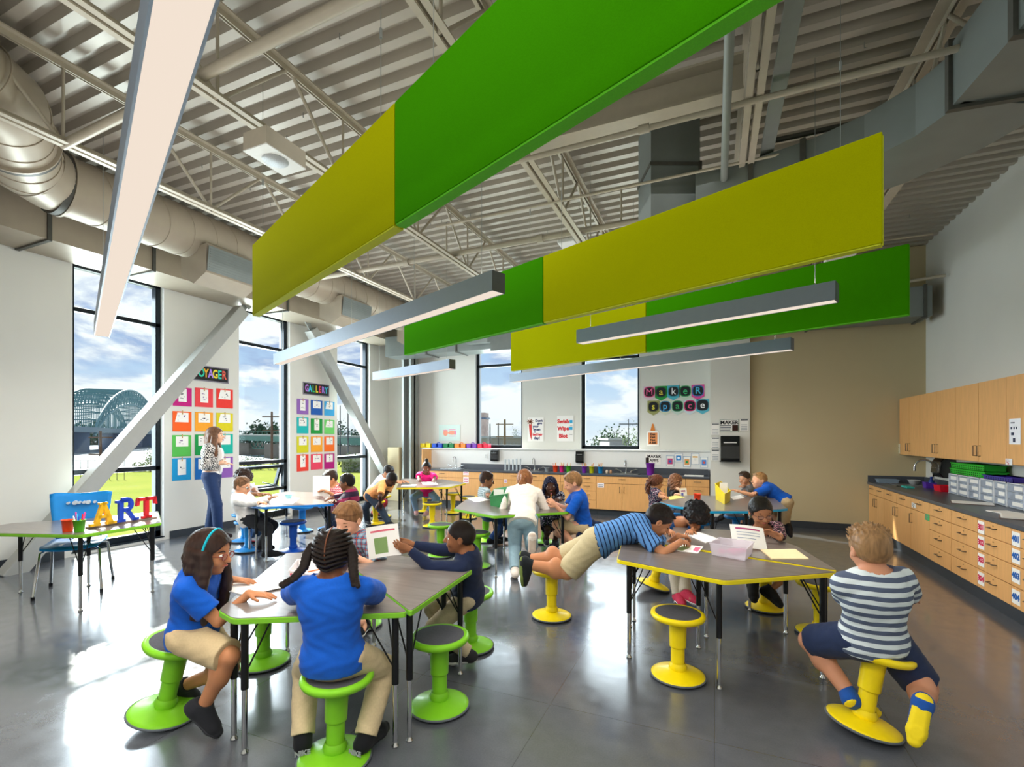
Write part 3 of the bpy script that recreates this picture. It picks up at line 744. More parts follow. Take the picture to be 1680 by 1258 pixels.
# ================================================================ blue shell chair
def blue_chair():
    root = thing('school_chair', 'bright blue plastic shell chair with chrome legs behind the ART table', 'chair', (0, 0, 0))
    sh = pbr('chair_blue', '#1783cf', .4, var=.03, coat=.1)
    nx, ny = 12, 12
    def surf(f, th=.008):
        m = MB(); vs = []
        for s in (1, 0):
            for j in range(ny + 1):
                for i in range(nx + 1): vs.append(f(i / nx * 2 - 1, j / ny) - (V(0, 0, 0) if s else f(i / nx * 2 - 1, j / ny, True) * th))
        N = (nx + 1) * (ny + 1); fs = []
        for j in range(ny):
            for i in range(nx):
                a = j * (nx + 1) + i; fs.append((a, a + 1, a + nx + 2, a + nx + 1)); fs.append((N + a, N + a + nx + 1, N + a + nx + 2, N + a + 1))
        rim = [i for i in range(nx + 1)] + [(j + 1) * (nx + 1) - 1 for j in range(1, ny + 1)] + [N - 1 - i for i in range(1, nx + 1)] + [j * (nx + 1) for j in range(ny - 1, 0, -1)]
        for a, b in zip(rim, rim[1:] + rim[:1]): fs.append((a, N + a, N + b, b))
        m.add(vs, fs, True); return m
    def back(u, t, n=False):
        if n: return V(0, 1, 0)
        w = .235 * (1 - .28 * (1 - t) ** 1.5) ; e = .0
        z = .47 + t * .42 + (.035 * (abs(u) ** 2) if t > .8 else 0) - .03 * (abs(u) ** 6) * (1 if t > .9 else 0)
        return V(u * w, .20 + .06 * t - .05 * u * u + .03 * (1 - t) ** 2 * -1, z)
    def seat(u, t, n=False):
        if n: return V(0, 0, 1)
        w = .215 - .03 * (t ** 3) * 0 - .02 * abs(2 * t - 1) ** 4
        y = -.22 + t * .42
        return V(u * w, y, .445 + .02 * u * u - .018 * math.sin(PI * t) - (.03 * max(0, .2 - t) / .2))
    surf(seat).build('seat', sh, root, recalc=True)
    b = surf(back).build('backrest', sh, root, recalc=True)
    m = MB(); hb = pbr('cutout_pale', '#b9c6cf', .6)  # pale grey plugs stand for the open grip holes
    for x, r in ((-.10, .012), (-.05, .019), (-.018, .013), (.018, .013), (.05, .019), (.10, .012)):
        m.tube([(x, .19, .80), (x, .262, .80)], r, 14)
    m.build('grip_holes', hb, b)
    for s in (-1, 1):
        for f in (-1, 1):
            m = MB(); m.tube([(s * .10, f * .02 , .418), (s * .17, f * .14, .418), (s * .205, f * .17, .395), (s * .235, f * .235, .02)], .0115, 10)
            lg = m.build('leg', CHROME, root)
            mm = MB(); mm.tube([(s * .235, f * .235, 0), (s * .2345, f * .2345, .03)], .015, 10); mm.build('rubber_foot', BLACKM, lg)
    m = MB(); m.bar((-.1, -.1, .428), (-.1, .12, .428), .03, .01); m.bar((.1, -.1, .428), (.1, .12, .428), .03, .01); m.build('under_rail', CHROME, root)
    return root
ch = blue_chair(); p = P(124, 966, 0); ch.location = (p.x, p.y, 0); ch.scale = (1.12, 1.12, 1.12); ch.rotation_euler = (0, 0, TH + math.radians(184 + 18 - 180 + 180))
ch.rotation_euler = (0, 0, TH + math.radians(30))

# ================================================================ cabinets
def handle(m, c, d, ln, out, r=.005):
    """bar pull: centre c, along d, standing off along out"""
    c = Vector(c); d = Vector(d); out = Vector(out); a, b = c - d * ln / 2, c + d * ln / 2
    m.tube([a, a + out * .032, b + out * .032, b], r, 8)
BRONZE = pbr('satin_bronze_pull', '#8a7868', .35, .8)
def cab_front(root, axis, a0, a1, z0, z1, face, kind, hz=None, side=None, label=None, num=None):
    """one door or drawer front. axis 'Y': front faces -X at x=face; axis 'X': front faces -Y at y=face"""
    g = .0035; t = .018
    def bb(p0, q0, p1, q1, f0, f1):
        return ((f0, p0, q0), (f1, p1, q1)) if axis == 'Y' else ((p0, f0, q0), (p1, f1, q1))
    m = MB(); m.box(*bb(a0 + g, z0 + g, a1 - g, z1 - g, face - t, face)); fr = m.build(kind, MAPLE, root, world=True, bevel=.0015)
    mid = (a0 + a1) / 2; out = V(-1, 0, 0) if axis == 'Y' else V(0, -1, 0); al = V(0, 1, 0) if axis == 'Y' else V(1, 0, 0)
    def pt(a, z): return V(face - t, a, z) if axis == 'Y' else V(a, face - t, z)
    m = MB()
    if kind == 'drawer': handle(m, pt(mid, (z0 + z1) / 2 + .02), al, .12, out)
    else:
        aa = a0 + .045 if side < 0 else a1 - .045
        handle(m, pt(aa, hz), V(0, 0, 1), .12, out)
    m.build('handle', BRONZE, fr, world=True)
    if kind == 'drawer' and axis == 'Y':
        m = MB(); q = pt(mid, z1 - .035); m.tube([q, q + out * .004], .007, 12); m.build('lock', CHROME, fr, world=True)
    if num:
        s, col = num; aa = a0 + .07; q = pt(a1 - .075, z1 - .085) + out * .002
        M = frameM(q, V(0, -1, 0), V(0, 0, 1))
        c = MB(); c.box((-.062, -.062, 0), (.062, .062, .0015), M); card = c.build('number_card', PAPER, fr, world=True)
        text('number_text', s, .075, M @ Matrix.Translation((0, 0, .003)), col, card, bold=.003, ext=.0008)
    return fr
REDI = pbr('red_marker', '#d11d4a', .7); BLUI = pbr('blue_marker', '#1660b4', .7); BLKI = pbr('black_ink', '#1b1b1f', .7); PINKI = pbr('pink_ink', '#e05a86', .7)
ZT, ZB = .82, .12
def base_cab(axis, a0, a1, face, depth, layout, lab, nums=None):
    mid = (a0 + a1) / 2
    loc = (face + depth / 2, mid, 0) if axis == 'Y' else (mid, face + depth / 2, 0)
    root = thing('base_cabinet', lab, 'cabinet', loc)
    m = MB()
    if axis == 'Y': m.box((face, a0 + .001, ZB), (face + depth, a1 - .001, ZT))
    else: m.box((a0 + .001, face, ZB), (a1 - .001, face + depth, ZT))
    m.build('carcass', MAPLEE, root, world=True)
    m = MB()
    if axis == 'Y': m.box((face + .03, a0 + .001, 0), (face + depth, a1 - .001, ZB))
    else: m.box((a0 + .001, face + .03, 0), (a1 - .001, face + depth, ZB))
    m.build('toe_kick', RUBBER, root, world=True)
    zt, zb = ZT - .005, ZB + .005
    if layout == 'drawers4':
        hs = [.15, .17, .185, .185]; z = zt
        for i, h in enumerate(hs):
            cab_front(root, axis, a0, a1, z - h, z, face, 'drawer', num=nums[i] if nums else None); z -= h
    else:
        zd = zt - .15
        if layout == 'doors2':
            cab_front(root, axis, a0, mid, zd, zt, face, 'drawer'); cab_front(root, axis, mid, a1, zd, zt, face, 'drawer')
            cab_front(root, axis, a0, mid, zb, zd, face, 'door', zd - .12, 1); cab_front(root, axis, mid, a1, zb, zd, face, 'door', zd - .12, -1)
        elif layout == 'sink2':
            cab_front(root, axis, a0, a1, zd, zt, face, 'drawer')
            cab_front(root, axis, a0, mid, zb, zd, face, 'door', zd - .12, 1); cab_front(root, axis, mid, a1, zb, zd, face, 'door', zd - .12, -1)
        elif layout == 'door1':
            cab_front(root, axis, a0, a1, zd, zt, face, 'drawer'); cab_front(root, axis, a0, a1, zb, zd, face, 'door', zd - .12, 1)
    return root
FX = 2.44
base_cab('Y', 9.05, 9.84, FX, .72, 'doors2', 'maple base cabinet in the far right corner beneath the faucet')
base_cab('Y', 7.95, 9.05, FX, .72, 'doors2', 'maple base cabinet with two doors, second from the far right corner')
base_cab('Y', 7.36, 7.95, FX, .72, 'door1', 'narrow maple base cabinet with one door and a colourful sticker')
base_cab('Y', 6.78, 7.36, FX, .72, 'drawers4', 'maple four-drawer base cabinet without number cards, beside the single door')
base_cab('Y', 6.20, 6.78, FX, .72, 'drawers4', 'maple four-drawer base cabinet with white labels left of the red numbers')
base_cab('Y', 5.61, 6.20, FX, .72, 'drawers4', 'maple drawer cabinet marked with red numbers 301 to 304', [('301', REDI), ('302', REDI), ('303', REDI), ('304', REDI)])
base_cab('Y', 5.00, 5.61, FX, .72, 'drawers4', 'maple drawer cabinet marked with blue numbers 401 to 404', [('401', BLUI), ('402', BLUI), ('403', BLUI), ('404', BLUI)])
base_cab('Y', 4.2, 5.00, FX, .72, 'drawers4', 'maple drawer cabinet cut off by the right picture edge')
m = MB(); m.box((FX - .035, 4.1, ZT), (3.19, 9.855, .86)); o = m.build('countertop', COUNTER, bevel=.004); tag(o, 'long dark grey countertop along the right wall', 'countertop')
mm = MB(); mm.box((FX - .03, 9.835, .86), (3.17, 9.855, .97)); mm.box((3.17, 4.1, .86), (3.19, 9.855, .97)); mm.build('backsplash', COUNTER, o, world=True)
m = MB(); m.prism([(FX + .03, 4.2), (FX + .03, 9.84), (FX - .0, 9.84), (FX - .0, 4.2)], 0, .118); struct('baseboard_right', m, RUBBER)
# back run
FY = 9.79
bx = [onY(u, 770, FY).x for u in (694, 759, 827, 893, 948, 978.5, 1065, 1125, 1165.5)]
bx[-1] = -.085
kinds = ['sink2', 'sink2', 'doors2', 'doors2', 'drawers4', 'sink2', 'sink2', 'drawers4']
labs = ['maple base cabinet at the left end of the back counter, behind the pink shirt', 'maple base cabinet with pink cards below the left sink', 'maple base cabinet behind the middle green table, with small stickers',
        'maple base cabinet under the middle sink', 'maple four-drawer cabinet in the back counter run', 'maple two-door cabinet under the right sink with a white card',
        'maple base cabinet behind the two long-haired girls', 'maple drawer cabinet at the right end of the back counter']
for i in range(8): base_cab('X', bx[i], bx[i + 1], FY, .36, kinds[i], labs[i])
m = MB(); m.box((bx[0] - .02, FY - .035, ZT), (-.08, 10.165, .86)); o = m.build('countertop', COUNTER, bevel=.004); tag(o, 'long dark grey countertop along the back wall with three sinks', 'countertop')
mm = MB(); mm.box((bx[0] + .85, 10.145, .86), (-.09, 10.168, .985)); mm.box((-.11, 9.8, .86), (-.085, 10.15, .985)); mm.build('backsplash', COUNTER, o, world=True)
m = MB(); m.box((bx[0] - .02, 9.76, .86), (bx[0] + .0, 10.165, 1.33)); 
o = m.build('end_panel', MAPLE); tag(o, 'maple end panel standing at the left end of the back counter', 'panel')

# upper cabinets
UY = [9.84, 8.98, 7.83, 6.68, 5.53, 4.4]
ul = ['upper maple cabinet farthest away, touching the beige wall', 'upper maple cabinet second from the beige wall', 'upper maple cabinet third from the beige wall, above the green baskets', 'upper maple cabinet carrying the posted sheet', 'upper maple cabinet cut off by the right picture edge']
UXF = 2.86
ups = []
for i in range(5):
    y1, y0 = UY[i], UY[i + 1]; mid = (y0 + y1) / 2
    root = thing('wall_cabinet', ul[i], 'cabinet', (UXF + .16, mid, 1.33)); ups.append(root)
    m = MB(); m.box((UXF, y0 + .001, 1.33), (3.199, y1 - .001, 2.26)); m.build('carcass', MAPLE, root, world=True)
    for a0, a1, sd in ((y0, mid, 1), (mid, y1, -1)): cab_front(root, 'Y', a0, a1, 1.332, 2.258, UXF, 'door', 1.46, sd)

# sinks and faucets
SINK = pbr('stainless_sink', '#c9ccce', .25, .9, var=.05)
def sink(x, y, axis, lab, w=.55, d=.34):
    root = thing('sink', lab, 'sink', (x, y, .86)); a, b = (w, d) if axis == 'X' else (d, w)
    m = MB(); t = .03
    for q in (((x - a / 2, y - b / 2), (x + a / 2, y - b / 2 + t)), ((x - a / 2, y + b / 2 - t), (x + a / 2, y + b / 2)), ((x - a / 2, y - b / 2), (x - a / 2 + t, y + b / 2)), ((x + a / 2 - t, y - b / 2), (x + a / 2, y + b / 2))):
        m.box((*q[0], .8605), (*q[1], .868))
    m.build('sink_rim', SINK, root, world=True)
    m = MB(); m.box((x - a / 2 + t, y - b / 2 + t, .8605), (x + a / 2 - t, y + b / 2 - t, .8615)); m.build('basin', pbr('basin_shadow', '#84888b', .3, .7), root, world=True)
    m = MB(); m.lathe([(.0001, .864), (.02, .864), (.022, .862)], 12, Matrix.Translation((x, y, 0))); m.build('drain', CHROME, root, world=True)
def faucet(x, y, ax, lab, s=1.0, blades=True):
    """ax: unit vector from base towards the basin"""
    ax = Vector(ax); sd = V(-ax.y, ax.x, 0); b = V(x, y, .866)
    root = thing('faucet', lab, 'faucet', b)
    pts = [b + V(0, 0, .0), b + V(0, 0, .22 * s)]
    for k in range(9):
        t = PI * k / 8; pts.append(b + V(0, 0, .22 * s) + ax * (.08 * s * (1 - math.cos(t))) + V(0, 0, .08 * s * math.sin(t)))
    pts.append(pts[-1] - V(0, 0, .05 * s))
    m = MB(); m.tube(pts, .011 * s, 12); m.lathe([(.028, 0), (.026, .02), (.014, .04)], 16, Matrix.Translation(b)); m.build('gooseneck_spout', CHROME, root, world=True)
    m = MB(); m.bar(b - sd * .11 + V(0, 0, .012), b + sd * .11 + V(0, 0, .012), .05, .024); m.build('deck_plate', CHROME, root, world=True, bevel=.006)
    if blades:
        for q in (-1, 1):
            c = b + sd * q * .10; m = MB(); m.tube([c, c + V(0, 0, .05)], .014, 10); m.tube([c + V(0, 0, .05), c + sd * q * .04 + V(0, 0, .055), c + sd * q * .10 + V(0, 0, .085), c + sd * q * .14 + V(0, 0, .075)], [.011, .010, .009, .008], 8); m.build('blade_handle', CHROME, root, world=True)
for u, lab in ((748, 'left'), (877, 'middle'), (1027, 'right')):
    q = onY(u, 740, 10.08); xx = q.x
    sink(xx, 9.93, 'X', 'stainless drop-in sink at the %s of the back counter' % lab, w=.62, d=.26)
    faucet(xx, 10.09, (0, -1, 0), 'chrome gooseneck faucet with blade handles behind the %s back sink' % lab, .95)
q = P(1490, 800, .86); sink(2.80, 9.35, 'Y', 'stainless sink in the right counter near the corner', w=.5, d=.4)
q = onX(1519, 780, 3.08); faucet(3.08, 9.2, (-1, .25, 0), 'tall chrome gooseneck faucet on the right counter', 1.35, False)
# ================================================================ posters and wall decoration
def frosted(name, col, a):
    m, n, o = nt(name); t = node(n, 'ShaderNodeBsdfTransparent'); b = node(n, 'ShaderNodeBsdfPrincipled'); b.inputs['Roughness'].default_value = .3
    nz = node(n, 'ShaderNodeTexNoise'); c = lin(col); n.links.new(mixc(n, nz.outputs[0], tuple(x * .93 for x in c), c), b.inputs['Base Color'])
    mx = node(n, 'ShaderNodeMixShader'); mx.inputs[0].default_value = a; n.links.new(t.outputs[0], mx.inputs[1]); n.links.new(b.outputs[0], mx.inputs[2]); n.links.new(mx.outputs[0], o.inputs[0]); return m
def card(name, lab, cat, c, x, y, w, h, mat, t=.004, group=None):
    """flat sheet centred at c with axes x,y; returns root mesh and its matrix"""
    M = frameM(c, x, y); m = MB(); m.box((-w / 2, -h / 2, 0), (w / 2, h / 2, t), M)
    o = m.build(name, mat, origin=tuple(c)); tag(o, lab, cat, group); return o, M
def sub(name, parent, M, mat, boxes, z=.005, t=.001, discs=()):
    m = MB()
    for (x0, y0, x1, y1) in boxes: m.box((x0, y0, z), (x1, y1, z + t), M)
    for (x, y, r) in discs: m.prism([(x + r * math.cos(k * PI / 8), y + r * math.sin(k * PI / 8)) for k in range(16)], z, z + t, M)
    return m.build(name, mat, parent, world=True)
def cm(col): return pbr('paper_' + col, '#' + col, .8, var=.02)
XW, YW = V(0, 1, 0), V(0, 0, 1)        # sheet axes on the left wall: +Y right, +Z up
clip = pbr('wood_clip', '#c9a06a', .6)
DR = pbr('pencil_drawing', '#5b6670', .8)
def gallery(cells, tag_):
    for (u0, u1, v0, v1, col, desc, ori, extra) in cells:
        a = onX(u0, v0, XL + .006); b = onX(u1, v1, XL + .006); w = b.y - a.y; h = .31 if tag_ == 1 else .33
        c = V(XL + .006, (a.y + b.y) / 2, (a.z + b.z) / 2); h = abs(a.z - b.z)
        o, M = card('construction_paper', desc, 'artwork', c, XW, YW, w, h, cm(col), .003)
        if ori == 'p': bw, bh = w * .44, h * .70
        else: bw, bh = w * .66, h * .48
        sk = (.02 if extra else 0)
        s = MB(); y1 = h / 2 - .02
        s.add([M @ V(-bw / 2 - sk, y1 - bh, .006), M @ V(bw / 2, y1 - bh, .006), M @ V(bw / 2, y1, .006), M @ V(-bw / 2 + sk, y1, .006)], [(0, 1, 2, 3)])
        sh = s.build('drawing_sheet', PAPER, o, world=True)
        rr = random.Random(int(u0 * 7 + v0)); n = rr.randint(3, 6)
        sub('ink_marks', sh, M, DR if n % 2 else cm('7a4f9a' if n == 4 else '27313d'), [(lambda X, Y: (X, Y, X + rr.uniform(.01, .04), Y + rr.uniform(.004, .012)))(rr.uniform(-bw * .38, bw * .2), y1 - bh * rr.uniform(.25, .85)) for _ in range(n)], .0068, .0004, [(rr.uniform(-bw * .2, bw * .2), y1 - bh * rr.uniform(.3, .6), .012)])
        sub('clothespin', o, M, clip, [(-.006, y1 - .03, .006, y1 + .035)], .007, .008)
rows1 = [(634, 667), (674, 707.6), (713.7, 748), (752, 787.5)]
c1 = [(283.6, 314.5), (320, 349.3), (355, 382)]
vc = [['c2187d', 'e8434a', 'e8392f'], ['f4601c', 'f2a32c', 'd9cc1a'], ['57bb52', '149a4b', '14b3a0'], ['1597d1', '1469b8', '8d5bb0']]
names = {'c2187d': 'magenta', 'e8434a': 'coral red', 'e8392f': 'bright red', 'f4601c': 'orange', 'f2a32c': 'amber', 'd9cc1a': 'mustard yellow', '57bb52': 'leaf green', '149a4b': 'deep green', '14b3a0': 'teal', '1597d1': 'sky blue', '1469b8': 'strong blue', '8d5bb0': 'purple'}
rn = ['top', 'second', 'third', 'bottom']
cells = []
for r in range(4):
    for c in range(3):
        du = -1.0 * r * .4; k = (c - 0) * .5
        v0, v1 = rows1[r]; v0 += (1.4 * c if r < 2 else -1.0 * c); v1 += (1.6 * c if r == 0 else (0 if r == 1 else -2.2 * c - (r == 3) * 1.0))
        cells.append((c1[c][0] + (du if c == 0 else 0), c1[c][1] + (du if c == 0 else 0), v0, v1, vc[r][c], '%s sheet in the %s row under the VOYAGER sign, drawing clipped on' % (names[vc[r][c]], rn[r]), 'p' if (r, c) in ((0, 0), (0, 1), (3, 0)) else 'l', (r, c) in ((1, 0), (1, 2), (0, 2))))
gallery(cells, 1)
rows2 = [(653.6, 680), (684, 711), (716, 742), (746, 772)]
c2 = [(487, 506), (510, 528.8), (532, 548.6)]
gc = [['8f63b4', '1558ad', '3ba5dc'], ['17b5b5', '16973c', '6fce6a'], ['d3cf1f', 'f3a52a', 'f5701e'], ['ea4335', 'e94462', 'b3177c']]
gn = [['violet', 'navy blue', 'light blue'], ['turquoise', 'emerald green', 'pale green'], ['yellow-green', 'golden orange', 'vivid orange'], ['tomato red', 'rose pink', 'dark magenta']]
cells = []
for r in range(4):
    for c in range(3):
        v0, v1 = rows2[r]; v0 += (2.1 * c if r < 2 else (0 if r == 2 else -.8 * c)); v1 += (1.2 * c if r == 0 else (.4 * c if r == 1 else -1.0 * c - (r == 3) * 1.8 * (c > 0)))
        cells.append((c2[c][0], c2[c][1], v0, v1, gc[r][c], '%s sheet in the %s row under the GALLERY sign, drawing clipped on' % (gn[r][c], rn[r]), 'p' if (r, c) in ((0, 0), (1, 1), (3, 0)) else 'l', c == 2 and r < 2))
gallery(cells, 2)
def sign(u0, u1, v0, v1, word, lab, cols, skew=0):
    a = onX(u0, v0, XL + .008); b = onX(u1, v1, XL + .008); w = b.y - a.y; h = .27
    c = V(XL + .008, (a.y + b.y) / 2, (a.z + b.z) / 2)
    o, M = card('wall_sign', lab, 'sign', c, XW, YW, w, h, pbr('grey_border', '#8b8792', .6), .006)
    sub('black_panel', o, M, pbr('sign_black', '#17171c', .6), [(-w / 2 + .02, -h / 2 + .02, w / 2 - .02, h / 2 - .02)], .007)
    n = len(word)
    for i, chh in enumerate(word):
        x = -w / 2 + .05 + (i + .5) * (w - .10) / n
        text('letter', chh, h * .74, M @ Matrix.Translation((x, 0, .010)) @ Matrix.Diagonal((.66, 1, 1, 1)), cm(cols[i % len(cols)]), o, bold=.006, ext=.0015)
sign(313, 375, 598, 628, 'VOYAGER', 'black VOYAGER sign with rainbow letters partly behind the steel brace', ['e8434a', '2fd0b0', 'f0b030', 'b58af0', 'f0dc3a', '35d7c0', 'f26a55'])
sign(497, 540, 626.5, 650.5, 'GALLERY', 'black GALLERY sign with pastel rainbow letters', ['c07ae0', '35c8e8', '2fb85a', 'f0e03a', 'f2506a', 'b58af0', '45c5e6'])

XB = V(1, 0, 0)
def penn(u, v, ch, bg, ring, col, row):
    c = onY(u, v, YB - .006); w, h = .245, .30
    root = thing('letter_pennant', 'pennant with %s letter %s in the %s word of the MAKER SPACE banner' % (col[1], ch, row), 'pennant', c)
    M = frameM(c, XB, YW)
    m = MB(); m.prism([(-w / 2, h * .42), (-w / 2, -h * .38), (0, -h * .62), (w / 2, -h * .38), (w / 2, h * .42)], 0, .003, M); m.build('flag', cm(bg), root, world=True, recalc=True)
    def sq(r, k=.7): return [(r * math.copysign(abs(math.cos(t)) ** k, math.cos(t)), r * math.copysign(abs(math.sin(t)) ** k, math.sin(t))) for t in [2 * PI * i / 28 for i in range(28)]]
    m = MB(); m.prism(sq(.112), .004, .005, M); m.build('ring', cm(ring), root, world=True)
    m = MB(); m.prism(sq(.094), .0055, .0065, M); m.build('disc', cm('1c2126'), root, world=True)
    text('letter', ch, .19, M @ Matrix.Translation((0, 0, .008)), cm(col[0]), root, bold=.001, ext=.001)
B_ = (('M', 1065.4, 643, 'd9c3cf', 'd43a78', ('f06aa0', 'pink')), ('a', 1084.5, 643, '239a43', '1b6f38', ('e8d94a', 'yellow')), ('k', 1104.9, 642, '4fb5c9', '3d8fa0', ('f2f5f5', 'white')), ('e', 1124.2, 641.5, 'c5d8c6', '1f8a4c', ('43c07a', 'green')), ('R', 1145, 641, 'dd4f9a', '2c6fb0', ('4fc0e8', 'blue')))
for ch, u, v, bg, rg, cl in B_: penn(u, v, ch, bg, rg, cl, 'upper')
B_ = (('s', 1072, 667, '9a9d62', '6b7040', ('e8e04a', 'lemon yellow')), ('p', 1091.3, 666.5, 'cdd6c0', '2a7ba8', ('4fb0e8', 'light blue')), ('a', 1111.5, 666, 'c3d6cc', '1f7a4a', ('3fa86a', 'deep green')), ('c', 1131.9, 665.5, 'cfdbe0', 'c22a6a', ('f05a90', 'rose')), ('e', 1152.6, 664.5, '5bb4c8', '2c3c50', ('fafafa', 'bright white')))
for ch, u, v, bg, rg, cl in B_: penn(u, v, ch, bg, rg, cl, 'lower')

def wall_poster(u0, u1, v0, v1, Y, lab, mat=PAPER, name='poster'):
    a = onY(u0, v0, Y); b = onY(u1, v1, Y); c = (a + b) / 2
    o, M = card(name, lab, 'poster', c, XB, YW, b.x - a.x, a.z - b.z, mat, .003); return o, M, b.x - a.x, a.z - b.z
# lips drawing
o, M, w, h = wall_poster(720, 755, 697, 723, YB - .005, 'pale poster of pink and orange painted lips beside the corner column', cm('cfe3dc'))
m = MB()
for (x, r1, r2) in ((-.11, .07, .08), (.08, .12, .05)): m.prism([(x + r1 * math.cos(k * PI / 10), -.0 + r2 * math.sin(k * PI / 10)) for k in range(20)], .004, .005, M)
m.build('orange_shape', cm('ef9d84'), o, world=True)
sub('pink_strokes', o, M, cm('e58cb0'), [(-.18, .06, -.05, .075), (-.02, .07, .18, .085), (-.02, -.09, .18, -.075), (.15, -.05, .19, .05)])
text('letters', 'Smile', .09, M @ Matrix.Translation((.03, .12, .004)), cm('6f9a5a'), o) if False else None
# brush poster
o, M, w, h = wall_poster(866, 892, 685, 724, YB - .005, 'white hand-lettered paintbrush poster, dark blue and red writing, left of the other')
m = MB(); m.prism([(-.17, .12), (-.10, .12), (-.09, -.10), (-.11, -.25), (-.15, -.10)], .004, .005, M); m.build('red_brush_handle', cm('d6453f'), o, world=True, recalc=True)
m = MB()
for k in range(9):
    t = math.radians(20 + k * 40); m.bar(M @ V(-.135, .18, .005), M @ V(-.135 + .08 * math.cos(t), .18 + .075 * math.sin(t), .005), .018, .002, up=V(0, -1, 0))
m.build('splayed_bristles', cm('8a4b2a'), o, world=True)
for i, (s, x, sz) in enumerate((("Don't", .08, .075), ('give', .10, .07), ('your', .0, .075), ('brush', .03, .075), ('a', -.02, .06), ('day!', .03, .09))):
    y = (.20, .14, .07, 0.0, -.055, -.20)[i]
    text('lettering', s, sz, M @ Matrix.Translation((x, y, .005)), cm('1f2f6a'), o, bold=.003)
text('red_lettering', 'bad hair', .075, M @ Matrix.Translation((.045, -.12, .005)), cm('d3263a'), o, bold=.003)
o, M, w, h = wall_poster(914, 941, 682, 724, YB - .005, 'white Swish Wipe Blot poster with red hand-lettered words')
for s, y in (('Swish', .16), ('Wipe', 0.0), ('Blot', -.17)): text('red_lettering', s, .12, M @ Matrix.Translation((-.05, y, .005)), cm('d6303a'), o, bold=.005)
sub('blue_patches', o, M, cm('35a7d8'), [(.10, .12, .17, .19), (.08, -.03, .17, .04)])
sub('brush_strokes', o, M, cm('39404a'), [(.11, .06, .17, .067), (.10, -.14, .17, -.13)])
# glue bottle cut-out
c = onY(1071, 716, YB - .006); M = frameM(c, XB, YW); root = thing('glue_bottle_poster', 'glue bottle cut-out reading dot dot not a lot below the banner', 'poster', c)
m = MB(); m.prism([(-.125, -.20), (.125, -.20), (.125, .08), (.10, .12), (-.10, .12), (-.125, .08)], 0, .003, M); m.build('bottle_body', PAPER, root, world=True, recalc=True)
m = MB(); m.prism([(-.05, .12), (.05, .12), (.012, .27), (-.012, .27)], .001, .004, M); m.build('nozzle', cm('d98238'), root, world=True, recalc=True)
m = MB(); m.box((-.09, -.165, .0035), (.095, .08, .0045), M); m.build('label_patch', cm('e2935c'), root, world=True)
for s, y in (('Dot', .045), ('Dot', -.015), ('Not', -.075), ('A lot!', -.13)): text('lettering', s, .06, M @ Matrix.Translation((0, y, .006)), BLKI, root, bold=.003)
# maker apps row on the ledge wall
LW = 10.166
o, M, w, h = wall_poster(1059, 1084, 744, 762, LW, 'white MAKER APPS sign behind the purple bucket'); 
for s, y in (('MAKER', .055), ('APPS', -.03)): text('lettering', s, .085, M @ Matrix.Translation((.02, y, .004)), BLKI, o, bold=.002)
sub('photo_patch', o, M, cm('2a2018'), [(-w / 2 + .005, -h / 2 + .005, -w / 2 + .07, .03)])
apps = [(1093, 1106, 747, 765, 'camera icon', 'c04a7a', '3a62b0'), (1107, 1120, 743, 758, 'solid blue icon', '2f8ad0', 'e8f2fa'), (1121, 1133, 748, 766, 'green dot', 'e0a060', '1f9a5a'), (1134, 1147, 743, 762, 'orange strip', 'e0a83a', 'e6e6e2'), (1149, 1161, 749, 767, 'red and blue icon', '4f8ad0', 'd85a4a')]
for i, (u0, u1, v0, v1, d, c1_, c2_) in enumerate(apps):
    o, M, w, h = wall_poster(u0, u1, v0, v1, LW, 'small app card with %s, number %d after the MAKER APPS sign' % (d, i + 1), name='app_card')
    sub('blue_border', o, M, cm('7a9cc4'), [(-w / 2, h / 2 - .012, w / 2, h / 2 - .004), (-w / 2, -h / 2 + .004, w / 2, -h / 2 + .008), (-w / 2, -h / 2, -w / 2 + .006, h / 2), (w / 2 - .006, -h / 2, w / 2, h / 2)])
    s = w * .32; ic = sub('icon', o, M, cm(c1_), [(-s, -.3 * h, s, .22 * h)] if i != 3 else [(-s, .1 * h, s, .22 * h)])
    sub('icon_center', ic, M, cm(c2_), [], .0062, .001, [(0, -.04 * h, s * .55)])
